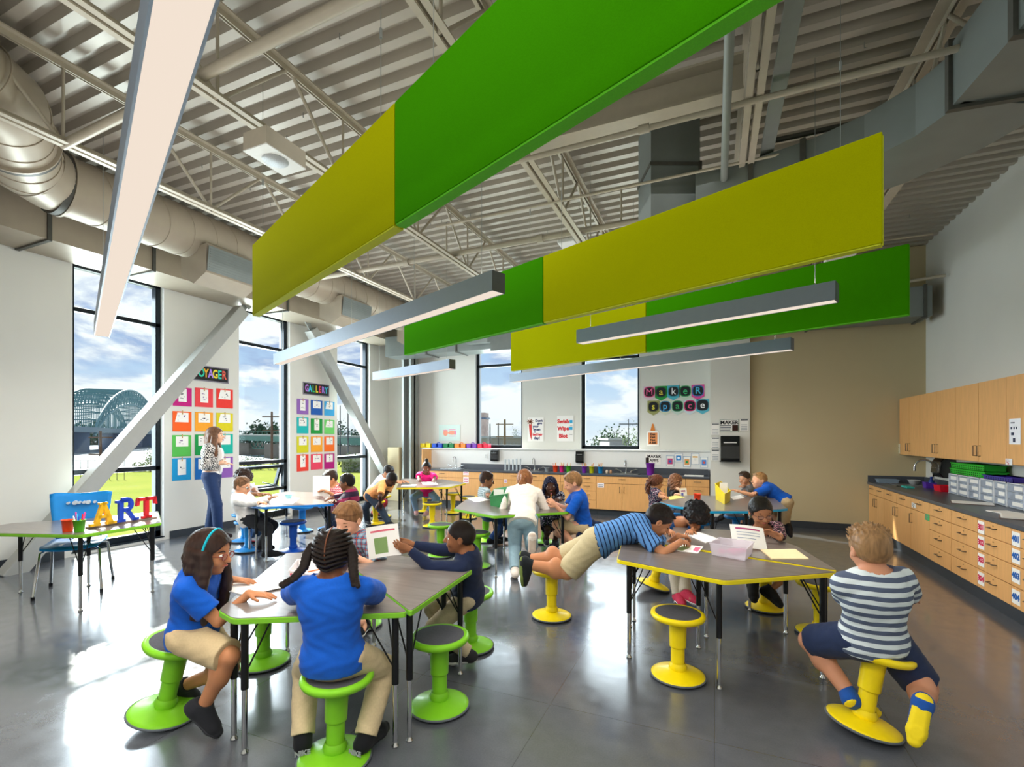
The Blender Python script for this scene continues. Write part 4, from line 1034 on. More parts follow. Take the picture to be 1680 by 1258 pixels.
# pier posters
PY_ = 9.758
o, M, w, h = wall_poster(1181, 1212, 688, 708, PY_, 'MAKER poster with green border above the black towel dispenser')
sub('green_border', o, M, cm('2f6a56'), [(-w / 2, -h / 2, -w / 2 + .006, h / 2), (w / 2 - .006, -h / 2, w / 2, h / 2), (-w / 2, h / 2 - .006, w / 2, h / 2), (-w / 2, -h / 2, w / 2, -h / 2 + .006)])
text('lettering', 'MAKER', .095, M @ Matrix.Translation((0, .055, .004)), BLKI, o, bold=.003); sub('small_print', o, M, cm('6b7078'), [(-.15, -.01, .03, .008), (-.15, -.05, .03, -.032), (-.15, -.09, .02, -.076)])
sub('photo_patch', o, M, cm('3a2018'), [(.05, -.10, .15, .01)])
for i, (u0, u1, v0, v1, lab) in enumerate(((1214, 1228, 687, 707, 'small white notice right of the MAKER poster'), (1167, 1180.5, 694, 714, 'topmost white notice at the pier edge left of the dispenser'), (1167, 1180.5, 717, 736, 'middle white notice at the pier edge beside the dispenser'), (1167, 1180.5, 737, 756, 'lowest white notice at the pier edge beside the dispenser'))):
    o, M, w, h = wall_poster(u0, u1, v0, v1, PY_, lab, name='notice')
    sub('dark_header', o, M, cm('4a5058'), [(-w / 2 + .01, h / 2 - .03, w / 2 - .01, h / 2 - .012), (-w / 2, -h / 2, w / 2, -h / 2 + .003), (-w / 2, h / 2 - .003, w / 2, h / 2)])
    sub('small_print', o, M, cm('9aa0a8'), [(-w / 2 + .02, -h / 2 + .02 + k * .03, w / 2 - .02, -h / 2 + .03 + k * .03) for k in range(4)])

# ---------------------------------------------------------------- dispensers
def dispenser(u0, u1, v0, v1, Y, lab, name='soap_dispenser', depth=.11, big=False):
    a = onY(u0, v0, Y); b = onY(u1, v1, Y); c = V((a.x + b.x) / 2, Y - depth / 2, b.z); w = b.x - a.x; h = a.z - b.z
    root = thing(name, lab, 'dispenser', c)
    prof = [(0, 0), (-depth * .7, 0), (-depth, h * .12), (-depth * .95, h * .6), (-depth * .75, h), (0, h)]
    m = MB(); n = len(prof)
    vs = [V(c.x + s * w / 2, Y + p[0], b.z + p[1]) for s in (-1, 1) for p in prof]
    m.add(vs, [tuple(range(n)), tuple(reversed(range(n, 2 * n)))] + [(i, n + i, n + (i + 1) % n, (i + 1) % n) for i in range(n)]); m.build('dispenser_case', BLACKP, root, world=True, recalc=True, bevel=.006)
    m = MB(); m.box((c.x - w * .34, Y - depth * .99, b.z + h * .72), (c.x + w * .34, Y - depth * .90, b.z + h * .76)); m.build('window_strip', CHROME, root, world=True)
    if big: m = MB(); m.box((c.x - w * .55, Y - depth * .8, b.z - .004), (c.x + w * .55, Y - .01, b.z + .012)); m.build('paper_tray', BLACKP, root, world=True)
dispenser(1182, 1213, 715, 757, 9.757, 'large black paper towel dispenser on the white pier', 'towel_dispenser', .2, True)
dispenser(807, 819.5, 738, 756, 10.166, 'black soap dispenser below the left back window')
dispenser(946, 959, 740, 759, 10.166, 'black soap dispenser left of the right back sink')
# outlet
for u, v, lab in ((797, 748, 'white wall outlet right of the left back sink'), (945, 748, 'white wall outlet above the back counter by the pencil cups')):
    c = onY(u, v, 10.166); m = MB(); m.box((c.x - .035, c.y - .006, c.z - .055), (c.x + .035, c.y, c.z + .055)); o = m.build('outlet_plate', WHITE, bevel=.002); tag(o, lab, 'outlet')
    mm = MB(); mm.box((c.x - .016, c.y - .009, c.z - .035), (c.x + .016, c.y - .006, c.z - .006)); mm.box((c.x - .016, c.y - .009, c.z + .006), (c.x + .016, c.y - .006, c.z + .035)); mm.build('socket', pbr('socket_grey', '#b9bcbc', .5), o, world=True)

# ---------------------------------------------------------------- caddies on the ledge
def caddy(u0, u1, col, lab):
    a = onY(u0, 735, 10.25); b = onY(u1, 735, 10.25); w = b.x - a.x; c = V((a.x + b.x) / 2, 10.26, 1.356); mt = pbr('plastic_' + col, '#' + col, .4, var=.03)
    root = thing('supply_caddy', lab, 'caddy', c); h = .105; d = .17; t = .006
    m = MB()
    for sx in (-1, 1):
        x0, x1 = (c.x - w / 2, c.x - .018) if sx < 0 else (c.x + .018, c.x + w / 2)
        for q in (((x0, c.y - d / 2), (x1, c.y - d / 2 + t)), ((x0, c.y + d / 2 - t), (x1, c.y + d / 2)), ((x0, c.y - d / 2), (x0 + t, c.y + d / 2)), ((x1 - t, c.y - d / 2), (x1, c.y + d / 2))):
            m.box((*q[0], c.z), (*q[1], c.z + h))
        m.box((x0, c.y - d / 2, c.z), (x1, c.y + d / 2, c.z + .006))
    m.box((c.x - .018, c.y - d / 2, c.z), (c.x + .018, c.y + d / 2, c.z + .02)); m.build('cup_pair', mt, root, world=True)
    m = MB(); m.tube([V(c.x + .045 * math.cos(k * PI / 8), c.y, c.z + .085 + .05 * math.sin(k * PI / 8)) for k in range(9)], .009, 8); m.bar((c.x, c.y - .0, c.z + .01), (c.x, c.y, c.z + .09), .03, .02, up=V(0, 1, 0)); m.build('carry_handle', mt, root, world=True)
for u0, u1, col, nm in ((692, 709, 'efd51f', 'yellow'), (711, 728, '1d4fc0', 'royal blue'), (729.5, 747, '128049', 'dark green'), (748, 766, 'f08a2c', 'orange'), (767.5, 784, '7a3db0', 'purple'), (785.5, 803, 'e8284a', 'red and pink')):
    caddy(u0, u1, col, '%s plastic supply caddy on the white ledge over the back counter' % nm)

# ---------------------------------------------------------------- cups, tubes, buckets
def cup(pos, col, lab, h=.11, r=.042, fill='pencils', name='pencil_cup', seed=1):
    root = thing(name, lab, 'cup', pos); mt = pbr('cup_' + col, '#' + col, .35, var=.02)
    m = MB(); T = Matrix.Translation(pos)
    m.lathe([(.0001, .002), (r * .74, 0), (r * .78, .004), (r, h), (r * 1.06, h), (r * 1.06, h - .006), (r * .96, h - .002), (r * .72, .006), (.0001, .006)], 24, T); m.build('cup_body', mt, root, world=True)
    if fill:
        rr = random.Random(seed); cols = {'pencils': ['d9a441', 'e2b04a', 'd06f3a', 'b5482e'], 'markers': ['e84a8a', '2c55c8', 'f4f4f4', 'd8322e', '45b0e0']}[fill]
        for k in range(7):
            t = rr.uniform(0, 2 * PI); q = rr.uniform(.3, .8); a = Vector(pos) + V(.5 * r * q * math.cos(t), .5 * r * q * math.sin(t), .01); b = Vector(pos) + V(1.25 * r * q * math.cos(t), 1.25 * r * q * math.sin(t), h + rr.uniform(.03, .075))
            m = MB(); m.tube([a, b, b + (b - a).normalized() * .008], [.0042 if fill == 'pencils' else .006] * 2 + [.001], 7); m.build('pencil' if fill == 'pencils' else 'marker', cm(cols[k % len(cols)]), root, world=True)
    return root
def cpos(u, v): p = P(u, v, .86); return V(p.x, min(p.y, 10.05), .86)
for k, (u, v, col, nm) in enumerate(((914, 773.5, 'ee4a1f', 'orange-red'), (925.6, 773.5, 'ea2a86', 'hot pink'), (938, 773.5, '4fb82a', 'lime green'), (968, 773, '7d35b5', 'purple'), (980.6, 773, 'c9cc1e', 'yellow-green'), (994, 773.5, '1e8fd0', 'blue'))):
    p = P(u, v, .86); cup(V(p.x, 9.92, .86), col, '%s cup of pencils on the back counter' % nm, h=.14, r=.055, seed=k)
p = P(901, 773, .86); cup(V(p.x, 9.92, .86), '9aa3a8', 'small grey translucent tub beside the orange-red pencil cup', h=.09, r=.055, fill=None, name='tub')
p = P(1069, 778, .86); cup(V(p.x, 9.86, .86), '8a2fb0', 'big purple bucket on the right part of the back counter', h=.24, r=.085, fill=None, name='bucket')
p = P(1006, 773, .86)
for k, c_ in enumerate(('d9cbb8', 'b08a6a')):
    m = MB(); m.lathe([(.0001, .86), (.025, .86), (.03, .90), (.02, .93), (.0001, .935)], 14, Matrix.Translation((p.x + .08 * k, 9.95, 0))); o = m.build('small_jar', cm(c_)); tag(o, ('cream' if k == 0 else 'brown') + ' little jar beside the blue pencil cup', 'jar')
CLEAR = frosted('frosted_plastic', '#e2ecf2', .4)
for k in range(5):
    q = onY(829 + k * 6.2, 760, 9.93); m = MB(); h = .25 if k < 3 else .27
    m.lathe([(.0001, .861), (.034, .861), (.034, .872), (.018, .88), (.018, .861 + h), (.024, .861 + h + .004), (.026, .861 + h), (.021, .861 + h - .004), (.016, .88)], 16, Matrix.Translation((q.x, 9.93, 0)) )
    o = m.build('measuring_tube', CLEAR); tag(o, 'clear upright plastic tube by the middle back sink', 'tube', 'clear plastic tubes on the back counter')
m = MB(); q = P(1150, 781, .86); m.box((q.x - .3, 9.85, .861), (q.x + .05, 10.05, .875)); o = m.build('paper_stack', PAPER); tag(o, 'white sheets lying at the right end of the back counter', 'papers')

# ---------------------------------------------------------------- art table
def on_table(u, v): return P(u, v, TH_)
cup(on_table(111, 872), 'f2481c', 'orange cup nearest the chair on the left green table', h=.115, r=.047, fill=None, name='plastic_cup')
cup(on_table(130, 872.5), '4fae1e', 'green cup filled with markers on the left green table', h=.115, r=.047, fill='markers', name='marker_cup')
a, b = on_table(143, 868), on_table(255, 850); dr = (b - a).normalized(); M = frameM(a, dr, V(0, 0, 1))
L = (b - a).length
m = MB(); m.box((0, .001, -.03), (L, .022, .03), M); o = m.build('wooden_strip', pbr('weathered_wood', '#8c7a70', .7, var=.2, scale=20), bevel=.003); tag(o, 'thin wooden strip holding up the ART letters', 'wood strip')
def slab(poly_list, c, lab, mat):
    m = MB(); MM = frameM(c, dr, V(0, 0, 1))
    for p in poly_list: m.prism(p, -.016, .016, MM @ Matrix.Diagonal((.84, 1, 1, 1)))
    o = m.build('block_letter', mat, recalc=True); tag(o, lab, 'letter')
h = .225
def feet(x0, x1, y=0, t=.028): return [(x0, y), (x1, y), (x1, y + t), (x0, y + t)]
A_ = [[(-.125 + .02, 0), (-.125 + .075, 0), (.018, h), (-.018, h)][::1], [(.05, 0), (.115, 0), (.02, h), (-.018, h)], [(-.06, .07), (.06, .07), (.05, .10), (-.05, .10)], feet(-.14, -.035), feet(.03, .14), feet(-.045, .045, h - .02, .02)]
R_l = [feet(-.12, -.02), feet(-.125, .02, h - .028), [(-.095, 0), (-.045, 0), (-.045, h), (-.095, h)], feet(.06, .135), [(-.02, .115), (.02, .125), (.115, .0), (.062, .0)]]
arc = [(.0 + r * math.cos(t), .175 + r * math.sin(t) * .98) for r, rng in ((.073, range(-90, 91, 15)),) for t in [math.radians(q) for q in rng]]
inner = [(.0 + .028 * math.cos(math.radians(q)), .175 + .034 * math.sin(math.radians(q))) for q in range(90, -91, -15)]
ring = arc + inner
R_l += [[arc[i], arc[i + 1], inner[-(i + 2)], inner[-(i + 1)]] for i in range(len(arc) - 1)] + [[(-.06, .208), (.0, .209), (.0, .248), (-.06, .248)], [(-.06, .102), (0, .102), (0, .141), (-.06, .141)]]
T_ = [[(-.025, 0), (.025, 0), (.025, h), (-.025, h)], feet(-.06, .06), [(-.115, h - .035), (.115, h - .035), (.115, h), (-.115, h)], [(-.13, h - .085), (-.095, h - .08), (-.085, h), (-.115, h)], [(.13, h - .085), (.095, h - .08), (.085, h), (.115, h)]]
base = .024
slab(A_, a + dr * .13 * L / .6 * .98 + V(0, 0, base), 'mustard yellow block letter A leaning on the left table', cm('dfa918')) if False else None
for (pl, u, v, lab, col) in ((A_, 169, 865, 'mustard yellow slab letter A on the far left table', 'dcaa1e'), (R_l, 208, 858.5, 'royal blue slab letter R between the yellow A and red T', '1c3fb0'), (T_, 240, 853, 'red slab letter T nearest the window frame', 'c81f2a')):
    q = on_table(u, v); slab(pl, V(q.x, q.y, TH_ + base), lab, pbr('painted_' + col, '#' + col, .45))

# ---------------------------------------------------------------- things on the tables
def sheet(pts, lab, mat=PAPER, name='paper', cat='paper', z=.0, t=.0016, lift=None):
    pts = [P(u, v, TH_) for u, v in pts]; m = MB(); m.prism([(p.x, p.y) for p in pts], TH_ + .0008 + z, TH_ + .0008 + z + t)
    o = m.build(name, mat, recalc=True); tag(o, lab, cat); return o
sheet([(352, 966), (395, 955), (452, 965), (405, 978)], 'open workbook page on the green table under the headband girl hands', name='workbook', cat='book', t=.006)
sheet([(396, 954), (442, 949), (474, 964), (430, 973)], 'white picture page of the open workbook on the green table', name='workbook_page', cat='book', z=.007)
sheet([(1248, 903), (1305, 902), (1327, 918), (1266, 918)], 'cream manila folder on the yellow-edged table', cm('f3dcae'), 'manila_folder', 'folder', t=.008)
o = sheet([(1098, 902), (1122, 893), (1154, 897), (1145, 908)], 'white reading sheet with green picture under the lying boy hand', t=.002)
m = MB(); q = [P(u, v, TH_) for u, v in ((1104, 902), (1122, 896), (1134, 898), (1120, 904))]; m.prism([(p.x, p.y) for p in q], TH_ + .003, TH_ + .0036); m.build('green_picture', cm('8a9f6a'), o, world=True, recalc=True)
m = MB(); q = [P(u, v, TH_) for u, v in ((1137, 903), (1141, 898), (1150, 899), (1144, 906))]; m.prism([(p.x, p.y) for p in q], TH_ + .003, TH_ + .0036); m.build('pink_patch', cm('d86a8a'), o, world=True, recalc=True)
sheet([(1122, 876), (1148, 874), (1182, 886), (1158, 891)], 'white paper stack beside the clear bin, under the curly head', t=.006)
def open_bin(pts, h, lab, mat, name='storage_bin', z=TH_, flare=1.0, t=.006, cat='bin', hs=None):
    P4 = [Vector((p.x, p.y)) for p in pts]; c = sum(P4, Vector((0, 0))) / len(P4); root = thing(name, lab, cat, (c.x, c.y, z))
    m = MB(); n = len(P4); bot = [c + (p - c) * .9 for p in P4]; hs = hs or [h] * n
    def ring(k, P_, zz): return [V((c + (p - c) * k).x, (c + (p - c) * k).y, zz[i]) for i, p in enumerate(P_)]
    z0 = [z + .001] * n; zt = [z + q for q in hs]
    vs = ring(1, bot, z0) + ring(1, P4, zt) + ring(1.03, P4, zt) + ring(1.03, P4, [q - .008 for q in zt]) + ring(.965, P4, zt) + ring(.965, bot, [q + t for q in z0])
    f = [tuple(reversed(range(n)))]
    for i in range(n):
        j = (i + 1) % n; f += [(i, j, n + j, n + i), (n + i, n + j, 2 * n + j, 2 * n + i), (2 * n + i, 3 * n + i, 3 * n + j, 2 * n + j), (n + j, n + i, 4 * n + i, 4 * n + j), (4 * n + j, 4 * n + i, 5 * n + i, 5 * n + j)]
    f.append(tuple(range(5 * n, 6 * n))); m.add(vs, f); m.build('bin_shell', mat, root, world=True, recalc=True); return root, c
def TP(z, *uv): return [P(u, v, z) for u, v in uv]
TRANS = glass_mat('translucent_white', (.93, .91, .95)) ; TRANS = frosted('frosted_white', '#efe9f4', .45)
rb, c = open_bin(TP(TH_ + .095, (1164, 890), (1225, 900), (1237, 888), (1180, 881)), .095, 'clear white plastic bin with pink things inside, on the yellow table', TRANS)
m = MB(); rr = random.Random(2)
for k in range(7): m.sphere((c.x + rr.uniform(-.08, .08), c.y + rr.uniform(-.05, .05), TH_ + .03), (.03, .022, .02), 8)
m.build('pink_erasers', cm('e0729a'), rb, world=True)
rb, c = open_bin(TP(TH_ + .08, (474, 935), (520, 943), (530, 922), (488, 917)), .08, 'low white basket with red lettering near the braided girl', pbr('white_plastic', '#e9e4e4', .4))
M = frameM(P(492, 950, TH_ + .035) + V(0, 0, 0), (P(520, 943, TH_) - P(474, 935, TH_)), V(0, 0, 1)); text('red_lettering', '1', .07, M @ Matrix.Translation((-.06, .0, .012)), REDI, rb, bold=.004); text('lettering', 'Fun', .045, M @ Matrix.Translation((.03, 0, .012)), BLKI, rb)
m = MB(); m.tube([P(505, 938, TH_ + .09), P(524, 934, TH_ + .10)], .004, 7); m.build('orange_pencil', cm('e0762c'), rb, world=True)
rb, c = open_bin(TP(TH_ + .19, (803, 806), (833, 811), (838, 798), (811, 795)), .19, 'slant-sided green book bin on the middle table', pbr('bin_green', '#0f7a30', .4), hs=[.13, .20, .20, .13])
m = MB(); m.box((c.x - .08, c.y - .05, TH_ + .02), (c.x + .07, c.y - .045, TH_ + .19), ); m.build('papers_inside', PAPER, rb, world=True)
rb, c = open_bin(TP(TH_ + .14, (1173, 803), (1189, 811), (1199, 806), (1183, 799)), .14, 'slant-sided bright yellow book bin on the cyan-edged table', pbr('bin_yellow', '#f0dc20', .4), hs=[.23, .15, .15, .23])
m = MB(); m.box((c.x - .04, c.y + .0, TH_ + .02), (c.x + .06, c.y + .006, TH_ + .25)); m.build('white_card', PAPER, rb, world=True)
cup(P(1144, 824, TH_), 'f2421c', 'orange cup on the cyan-edged table', h=.12, r=.048, fill=None, name='plastic_cup')
sheet([(1090, 816), (1112, 812), (1124, 816), (1100, 820)], 'yellow folder in front of the two long-haired girls', cm('d9d27a'), 'folder', 'folder')
sheet([(1198, 815), (1215, 812), (1222, 817), (1203, 820)], 'white worksheet right of the yellow book bin')
sheet([(765, 817), (790, 815), (806, 820), (780, 824)], 'worksheet under the arm of the boy beside the green bin')
sheet([(455, 826), (470, 816), (492, 817), (480, 827)], 'worksheet before the white shirt boy on the blue table')
p = P(474, 818, TH_); cup(p, '8fc4cc', 'pale blue tub in the middle of the blue-edged table', h=.06, r=.05, fill=None, name='tub')
sheet([(690, 791), (715, 790), (718, 795), (694, 795)], 'worksheet in front of the girl in pink')
sheet([(660, 795), (684, 795), (680, 798), (658, 798)], 'worksheet at the left end of the back yellow table')

# ---------------------------------------------------------------- right counter clutter
def tp(u, v, z=.86): return P(u, v, z)
us = [1556, 1571, 1588, 1607, 1630, 1651, 1681, 1716]; ys = [onX(u, 800, 2.93).y for u in us]
WD = pbr('drawer_frame_white', '#d9dde2', .5); CL = pbr('drawer_front_clear', '#aab6c8', .3, var=.25, scale=9, trans=.2)
rr = random.Random(5)
for k in range(7):
    y1, y0 = ys[k] - .004, ys[k + 1] + .004
    root = thing('drawer_organizer', ('white drawer organizer on the right counter, %s' % ('farthest of the row', 'second from the far end of the row', 'third from the far end of the row', 'fourth from the far end of the row', 'fifth from the far end of the row', 'sixth from the far end of the row', 'nearest, cut by the picture edge')[k]), 'organizer', (3.05, (y0 + y1) / 2, .861))
    m = MB(); m.box((2.95, y0, .861), (3.165, y1, 1.13)); m.box((2.93, y0, .861), (2.95, y0 + .012, 1.13)); m.box((2.93, y1 - .012, .861), (2.95, y1, 1.13)); m.box((2.93, y0, 1.118), (2.95, y1, 1.13)); m.build('organizer_frame', WD, root, world=True)
    for j in range(3):
        z0 = .872 + j * .083; m = MB(); m.box((2.932, y0 + .015, z0), (2.95, y1 - .015, z0 + .076)); d = m.build('clear_drawer', CL, root, world=True)
        m = MB(); ln = (y1 - y0) * rr.uniform(.4, .7); m.box((2.929, y0 + .03, z0 + .018), (2.932, y0 + .03 + ln, z0 + .06)); m.build('label_card', PAPER, d, world=True)
def basket(x, y0, y1, z, h, w, mat, lab, name='plastic_basket', holes=True):
    root = thing(name, lab, 'basket', (x, (y0 + y1) / 2, z)); t = .006
    m = MB()
    m.box((x - w / 2, y0, z), (x + w / 2, y1, z + t))
    for q in (((x - w / 2, y0), (x - w / 2 + t, y1)), ((x + w / 2 - t, y0), (x + w / 2, y1)), ((x - w / 2, y0), (x + w / 2, y0 + t)), ((x - w / 2, y1 - t), (x + w / 2, y1))): m.box((*q[0], z), (*q[1], z + h))
    m.box((x - w / 2 - .008, y0 - .008, z + h - .012), (x + w / 2 + .008, y0 + t, z + h)); m.box((x - w / 2 - .008, y1 - t, z + h - .012), (x + w / 2 + .008, y1 + .008, z + h)); m.box((x - w / 2 - .008, y0, z + h - .012), (x - w / 2 + t, y1, z + h)); m.box((x + w / 2 - t, y0, z + h - .012), (x + w / 2 + .008, y1, z + h))
    m.build('basket_shell', mat, root, world=True)
    m = MB(); n = int((y1 - y0) / .05)
    for r_ in range(2):
        for k in range(n): m.box((x - w / 2 - .001, y0 + .02 + k * .05, z + h * (.2 + .33 * r_)), (x - w / 2 + .0005, y0 + .045 + k * .05, z + h * (.38 + .33 * r_)))
    m.build('slot_pattern', pbr('slot_shadow', '#0a3a12', .7), root, world=True)
GB = pbr('basket_green', '#16b226', .4)
ya, yb_ = onX(1626, 770, 3.0).y, onX(1567, 770, 3.0).y
basket(3.05, ya, yb_, 1.131, .075, .20, GB, 'lower bright green slotted basket on the drawer organizers')
basket(3.05, ya + .02, yb_ - .02, 1.208, .075, .20, GB, 'upper bright green slotted basket under the wall cabinets')
ya, yb_ = onX(1668, 778, 2.95).y, onX(1588, 778, 2.95).y
basket(3.02, ya, ya + (yb_ - ya) * .8, 1.131, .05, .2, pbr('basket_purple', '#3b2a98', .4), 'flat purple tray lying on the drawer organizers', 'plastic_tray') if ya + (yb_ - ya) * .8 < onX(1626, 770, 3.0).y - .02 else basket(3.02, ya, onX(1626, 770, 3.0).y - .03, 1.131, .05, .2, pbr('basket_purple', '#3b2a98', .4), 'flat purple tray lying on the drawer organizers', 'plastic_tray')
y0 = onX(1558, 770, 3.1).y
root = thing('towel_dispenser', 'black paper towel dispenser on the right wall below the cabinets', 'dispenser', (3.1, y0 + .2, 1.02))
m = MB(); prof = [(3.199, 1.02), (3.05, 1.03), (3.0, 1.10), (3.02, 1.26), (3.06, 1.32), (3.199, 1.32)]; vs = [V(x, y, z) for y in (y0 + .06, y0 + .36) for x, z in prof]
m.add(vs, [(5, 4, 3, 2, 1, 0), (6, 7, 8, 9, 10, 11)] + [(i, (i + 1) % 6, 6 + (i + 1) % 6, 6 + i) for i in range(6)]); m.build('dispenser_case', BLACKP, root, world=True, recalc=True, bevel=.008)
m = MB(); m.box((2.985, y0 + .12, 1.17), (3.02, y0 + .30, 1.175)); m.build('trim_line', CHROME, root, world=True)
q = tp(1545, 806); root, c = open_bin([q + V(-.06, -.12, 0), q + V(.10, -.12, 0), q + V(.10, .10, 0), q + V(-.06, .10, 0)], .085, 'red plastic bin on the right counter beside the organizers', pbr('bin_red', '#d8122c', .4), z=.861)
q = tp(1532, 803); q = V(q.x + .02, q.y + .22, .861); root, c = open_bin([q + V(-.06, -.06, 0), q + V(.07, -.06, 0), q + V(.07, .07, 0), q + V(-.06, .07, 0)], .085, 'purple plastic bin behind the red one', pbr('bin_purple', '#5a32a8', .4), z=.861)
q = tp(1530, 795); m = MB(); m.lathe([(.0001, 0), (.032, 0), (.034, .10), (.014, .13), (.012, .15), (.02, .155), (.02, .165), (.0001, .17)], 16, Matrix.Translation((2.98, 8.98, .861))); o = m.build('soap_bottle', pbr('soap_blue', '#1e3f9a', .25, trans=.2)); tag(o, 'blue soap bottle by the tall faucet', 'bottle')
q = tp(1512, 797); m = MB(); m.box((2.62, 8.78, .861), (2.72, 9.0, .885)); o = m.build('sponge', cm('3fb8ac'), bevel=.006); tag(o, 'teal sponge on the right counter edge of the sink', 'sponge')
m = MB(); m.lathe([(.0001, 0), (.05, 0), (.085, .07), (.09, .072), (.08, .068), (.045, .008), (.0001, .008)], 24, Matrix.Translation((2.95, 9.55, .861))); o = m.build('mixing_bowl', WHITE); tag(o, 'white bowl drying behind the right counter sink', 'bowl')
root, c = open_bin([V(2.5, 9.62, 0), V(2.78, 9.62, 0), V(2.78, 9.80, 0), V(2.5, 9.80, 0)], .06, 'clear blue-grey tray in the far corner of the right counter', pbr('tray_clear', '#9fb4c8', .3, trans=.3), 'plastic_tray', .861)
def board(u0, v0, u1, v1, w, lab, mat, n=1, name='art_board'):
    a, b = tp(u0, v0), tp(u1, v1); d = (b - a).normalized(); M = frameM(a, d, V(0, 0, 1)); root = thing(name, lab, 'board', a)
    for k in range(n): m = MB(); m.box((.01 * k, .001 + .008 * k, -.02 - w), ((b - a).length - .01 * k, .007 + .008 * k, -.02), M); m.build('board_layer', mat if k == 0 else PAPER, root, world=True)
board(1560, 826, 1634, 831, .25, 'brown-edged sketch board lying on the right counter', pbr('board_brown', '#7a6a66', .6), 2)
board(1640, 851, 1700, 856, .28, 'clipboards with papers near the right picture edge', pbr('board_brown', '#7a6a66', .6), 3, 'clipboard')
board(1614, 838, 1660, 846, .2, 'white drawing board overlapping the clipboards', PAPER, 1)
# sheets taped to cabinets
def cabinet_note(X, u0, u1, v0, v1, lab, col, dark, parent=None):
    a = onX(u0, v0, X); b = onX(u1, v1, X); c = (a + b) / 2
    o, M = card('taped_sheet', lab, 'notice', c, V(0, -1, 0), V(0, 0, 1), abs(a.y - b.y), abs(a.z - b.z), cm(col), .002); w, h = abs(a.y - b.y), abs(a.z - b.z)
    sub('printed_marks', o, M, cm(dark), [(-w * .35, h * .32, 0, h * .36), (-w * .35, h * .08, -w * .22, h * .18), (-w * .1, h * .08, 0, h * .18), (w * .1, h * .08, w * .2, h * .18), (-w * .3, -.15 * h, -.05 * w, -.04 * h), (-w * .15, -.42 * h, .05 * w, -.26 * h)], .003)
cabinet_note(UXF - .0205, 1656, 1675, 687, 729, 'white instruction sheet with a dark border on the upper cabinet', 'eef0f6', '39405a')
cabinet_note(UXF - .0205, 1650, 1661, 752, 763, 'small sticker card near the bottom of the upper cabinet', 'e6e9ea', 'c8455a')
cabinet_note(UXF - .0205, 1472.5, 1476.5, 728, 744, 'small taped strip at the far end of the upper cabinets', 'e6e2c8', '4a6a3a')
cabinet_note(FX - .0205, 1518, 1525, 842, 855, 'colourful sticker on the single-door cabinet', '4fb06a', 'c03a9a')
cabinet_note(FX - .0205, 1496, 1503, 824, 834, 'black and white sticker on the drawer right of the corner cabinets', 'e6e6e6', '1c1c1c')
for (u0, u1, v0, v1, lab, dk) in ((760, 769, 773, 779.5, 'upper white and pink card on the left sink cabinet', 'e0709a'), (760, 769, 782, 793, 'lower white and pink card on the left sink cabinet', 'd0709a'), (827, 832, 786, 792, 'purple sticker on the cabinet behind the green bin', 'a04ab0'), (980, 991, 792, 800, 'white card on the right sink cabinet door', '8a8f94')):
    a = onY(u0, v0, FY - .0205); b = onY(u1, v1, FY - .0205); o, M = card('taped_card', lab, 'notice', (a + b) / 2, XB, YW, b.x - a.x, a.z - b.z, cm('f0eaec'), .002); w, h = b.x - a.x, a.z - b.z
    sub('printed_marks', o, M, cm(dk), [(-w * .35, h * .1, w * .35, h * .22), (-w * .35, -h * .3, w * .35, -h * .12)], .003)
# ================================================================ outside
def grass_fn(n, s, co, b):
    nz = node(n, 'ShaderNodeTexNoise'); nz.inputs['Scale'].default_value = .35; nz.inputs['Detail'].default_value = 8; n.links.new(co, nz.inputs[0])
    n2 = node(n, 'ShaderNodeTexNoise'); n2.inputs['Scale'].default_value = 9; n2.inputs['Detail'].default_value = 8; n.links.new(co, n2.inputs[0])
    c = mixc(n, nz.outputs[0], lin('#667836'), lin('#948f4e')); c = mixc(n, math_n(n, 'MULTIPLY', n2.outputs[0], .7), c, lin('#727f3e')); return c
GRASS = custom('meadow_grass', grass_fn, 1.0, Specular_IOR_Level=0.0)
m = MB(); ring = []
def gz(d): return -.35 - .035 * max(0, d - 3)
# grass strip on the window side, sloping to the river; flat lawn behind the back wall
m.add([V(-8.4, -30, -.35), V(-8.4, 10.9, -.35), V(-38, -30, -.85), V(-38, 45, -.85), V(-8.4, 45, -.35)], [(0, 1, 3, 2), (1, 4, 3)])
m.add([V(-8.4, 10.9, -.35), V(60, 10.9, -.35), V(60, 45, -.35), V(-8.4, 45, -.35)], [(0, 1, 2, 3)])
for f in range(len(m.f)): pass
struct('floor_lawn', m, GRASS, origin=(0, 0, -.35))
def water_fn(n, s, co, b):
    mp = node(n, 'ShaderNodeMapping'); mp.inputs['Scale'].default_value = (.05, .4, 1); n.links.new(co, mp.inputs[0])
    nz = node(n, 'ShaderNodeTexNoise'); nz.inputs['Scale'].default_value = 2; nz.inputs['Detail'].default_value = 6; n.links.new(mp.outputs[0], nz.inputs[0])
    return mixc(n, nz.outputs[0], lin('#7d848c'), lin('#9aa0a6'))
WATER = custom('river_water', water_fn, .7, Specular_IOR_Level=0.03)
m = MB(); m.add([V(-300, -120, -2.2), V(-37, -120, -2.2), V(-37, 300, -2.2), V(-300, 300, -2.2)], [(0, 1, 2, 3)]); o = m.build('river', WATER, origin=(-100, 60, -2.2)); tag(o, 'pale grey river beyond the lawn outside the left windows', 'river')
m = MB(); m.add([V(-29.5, 44.5, -2.3), V(300, 44.5, -2.3), V(300, 400, -2.3), V(-29.5, 400, -2.3)], [(0, 1, 2, 3)]); struct('floor_far_ground', m, pbr('pale_gravel', '#8f8e8a', .9, var=.15, scale=.3), origin=(50, 100, -2.3))
def dk(col, k=.72): return ''.join('%02x' % int(int(col[i:i + 2], 16) * k) for i in (0, 2, 4))
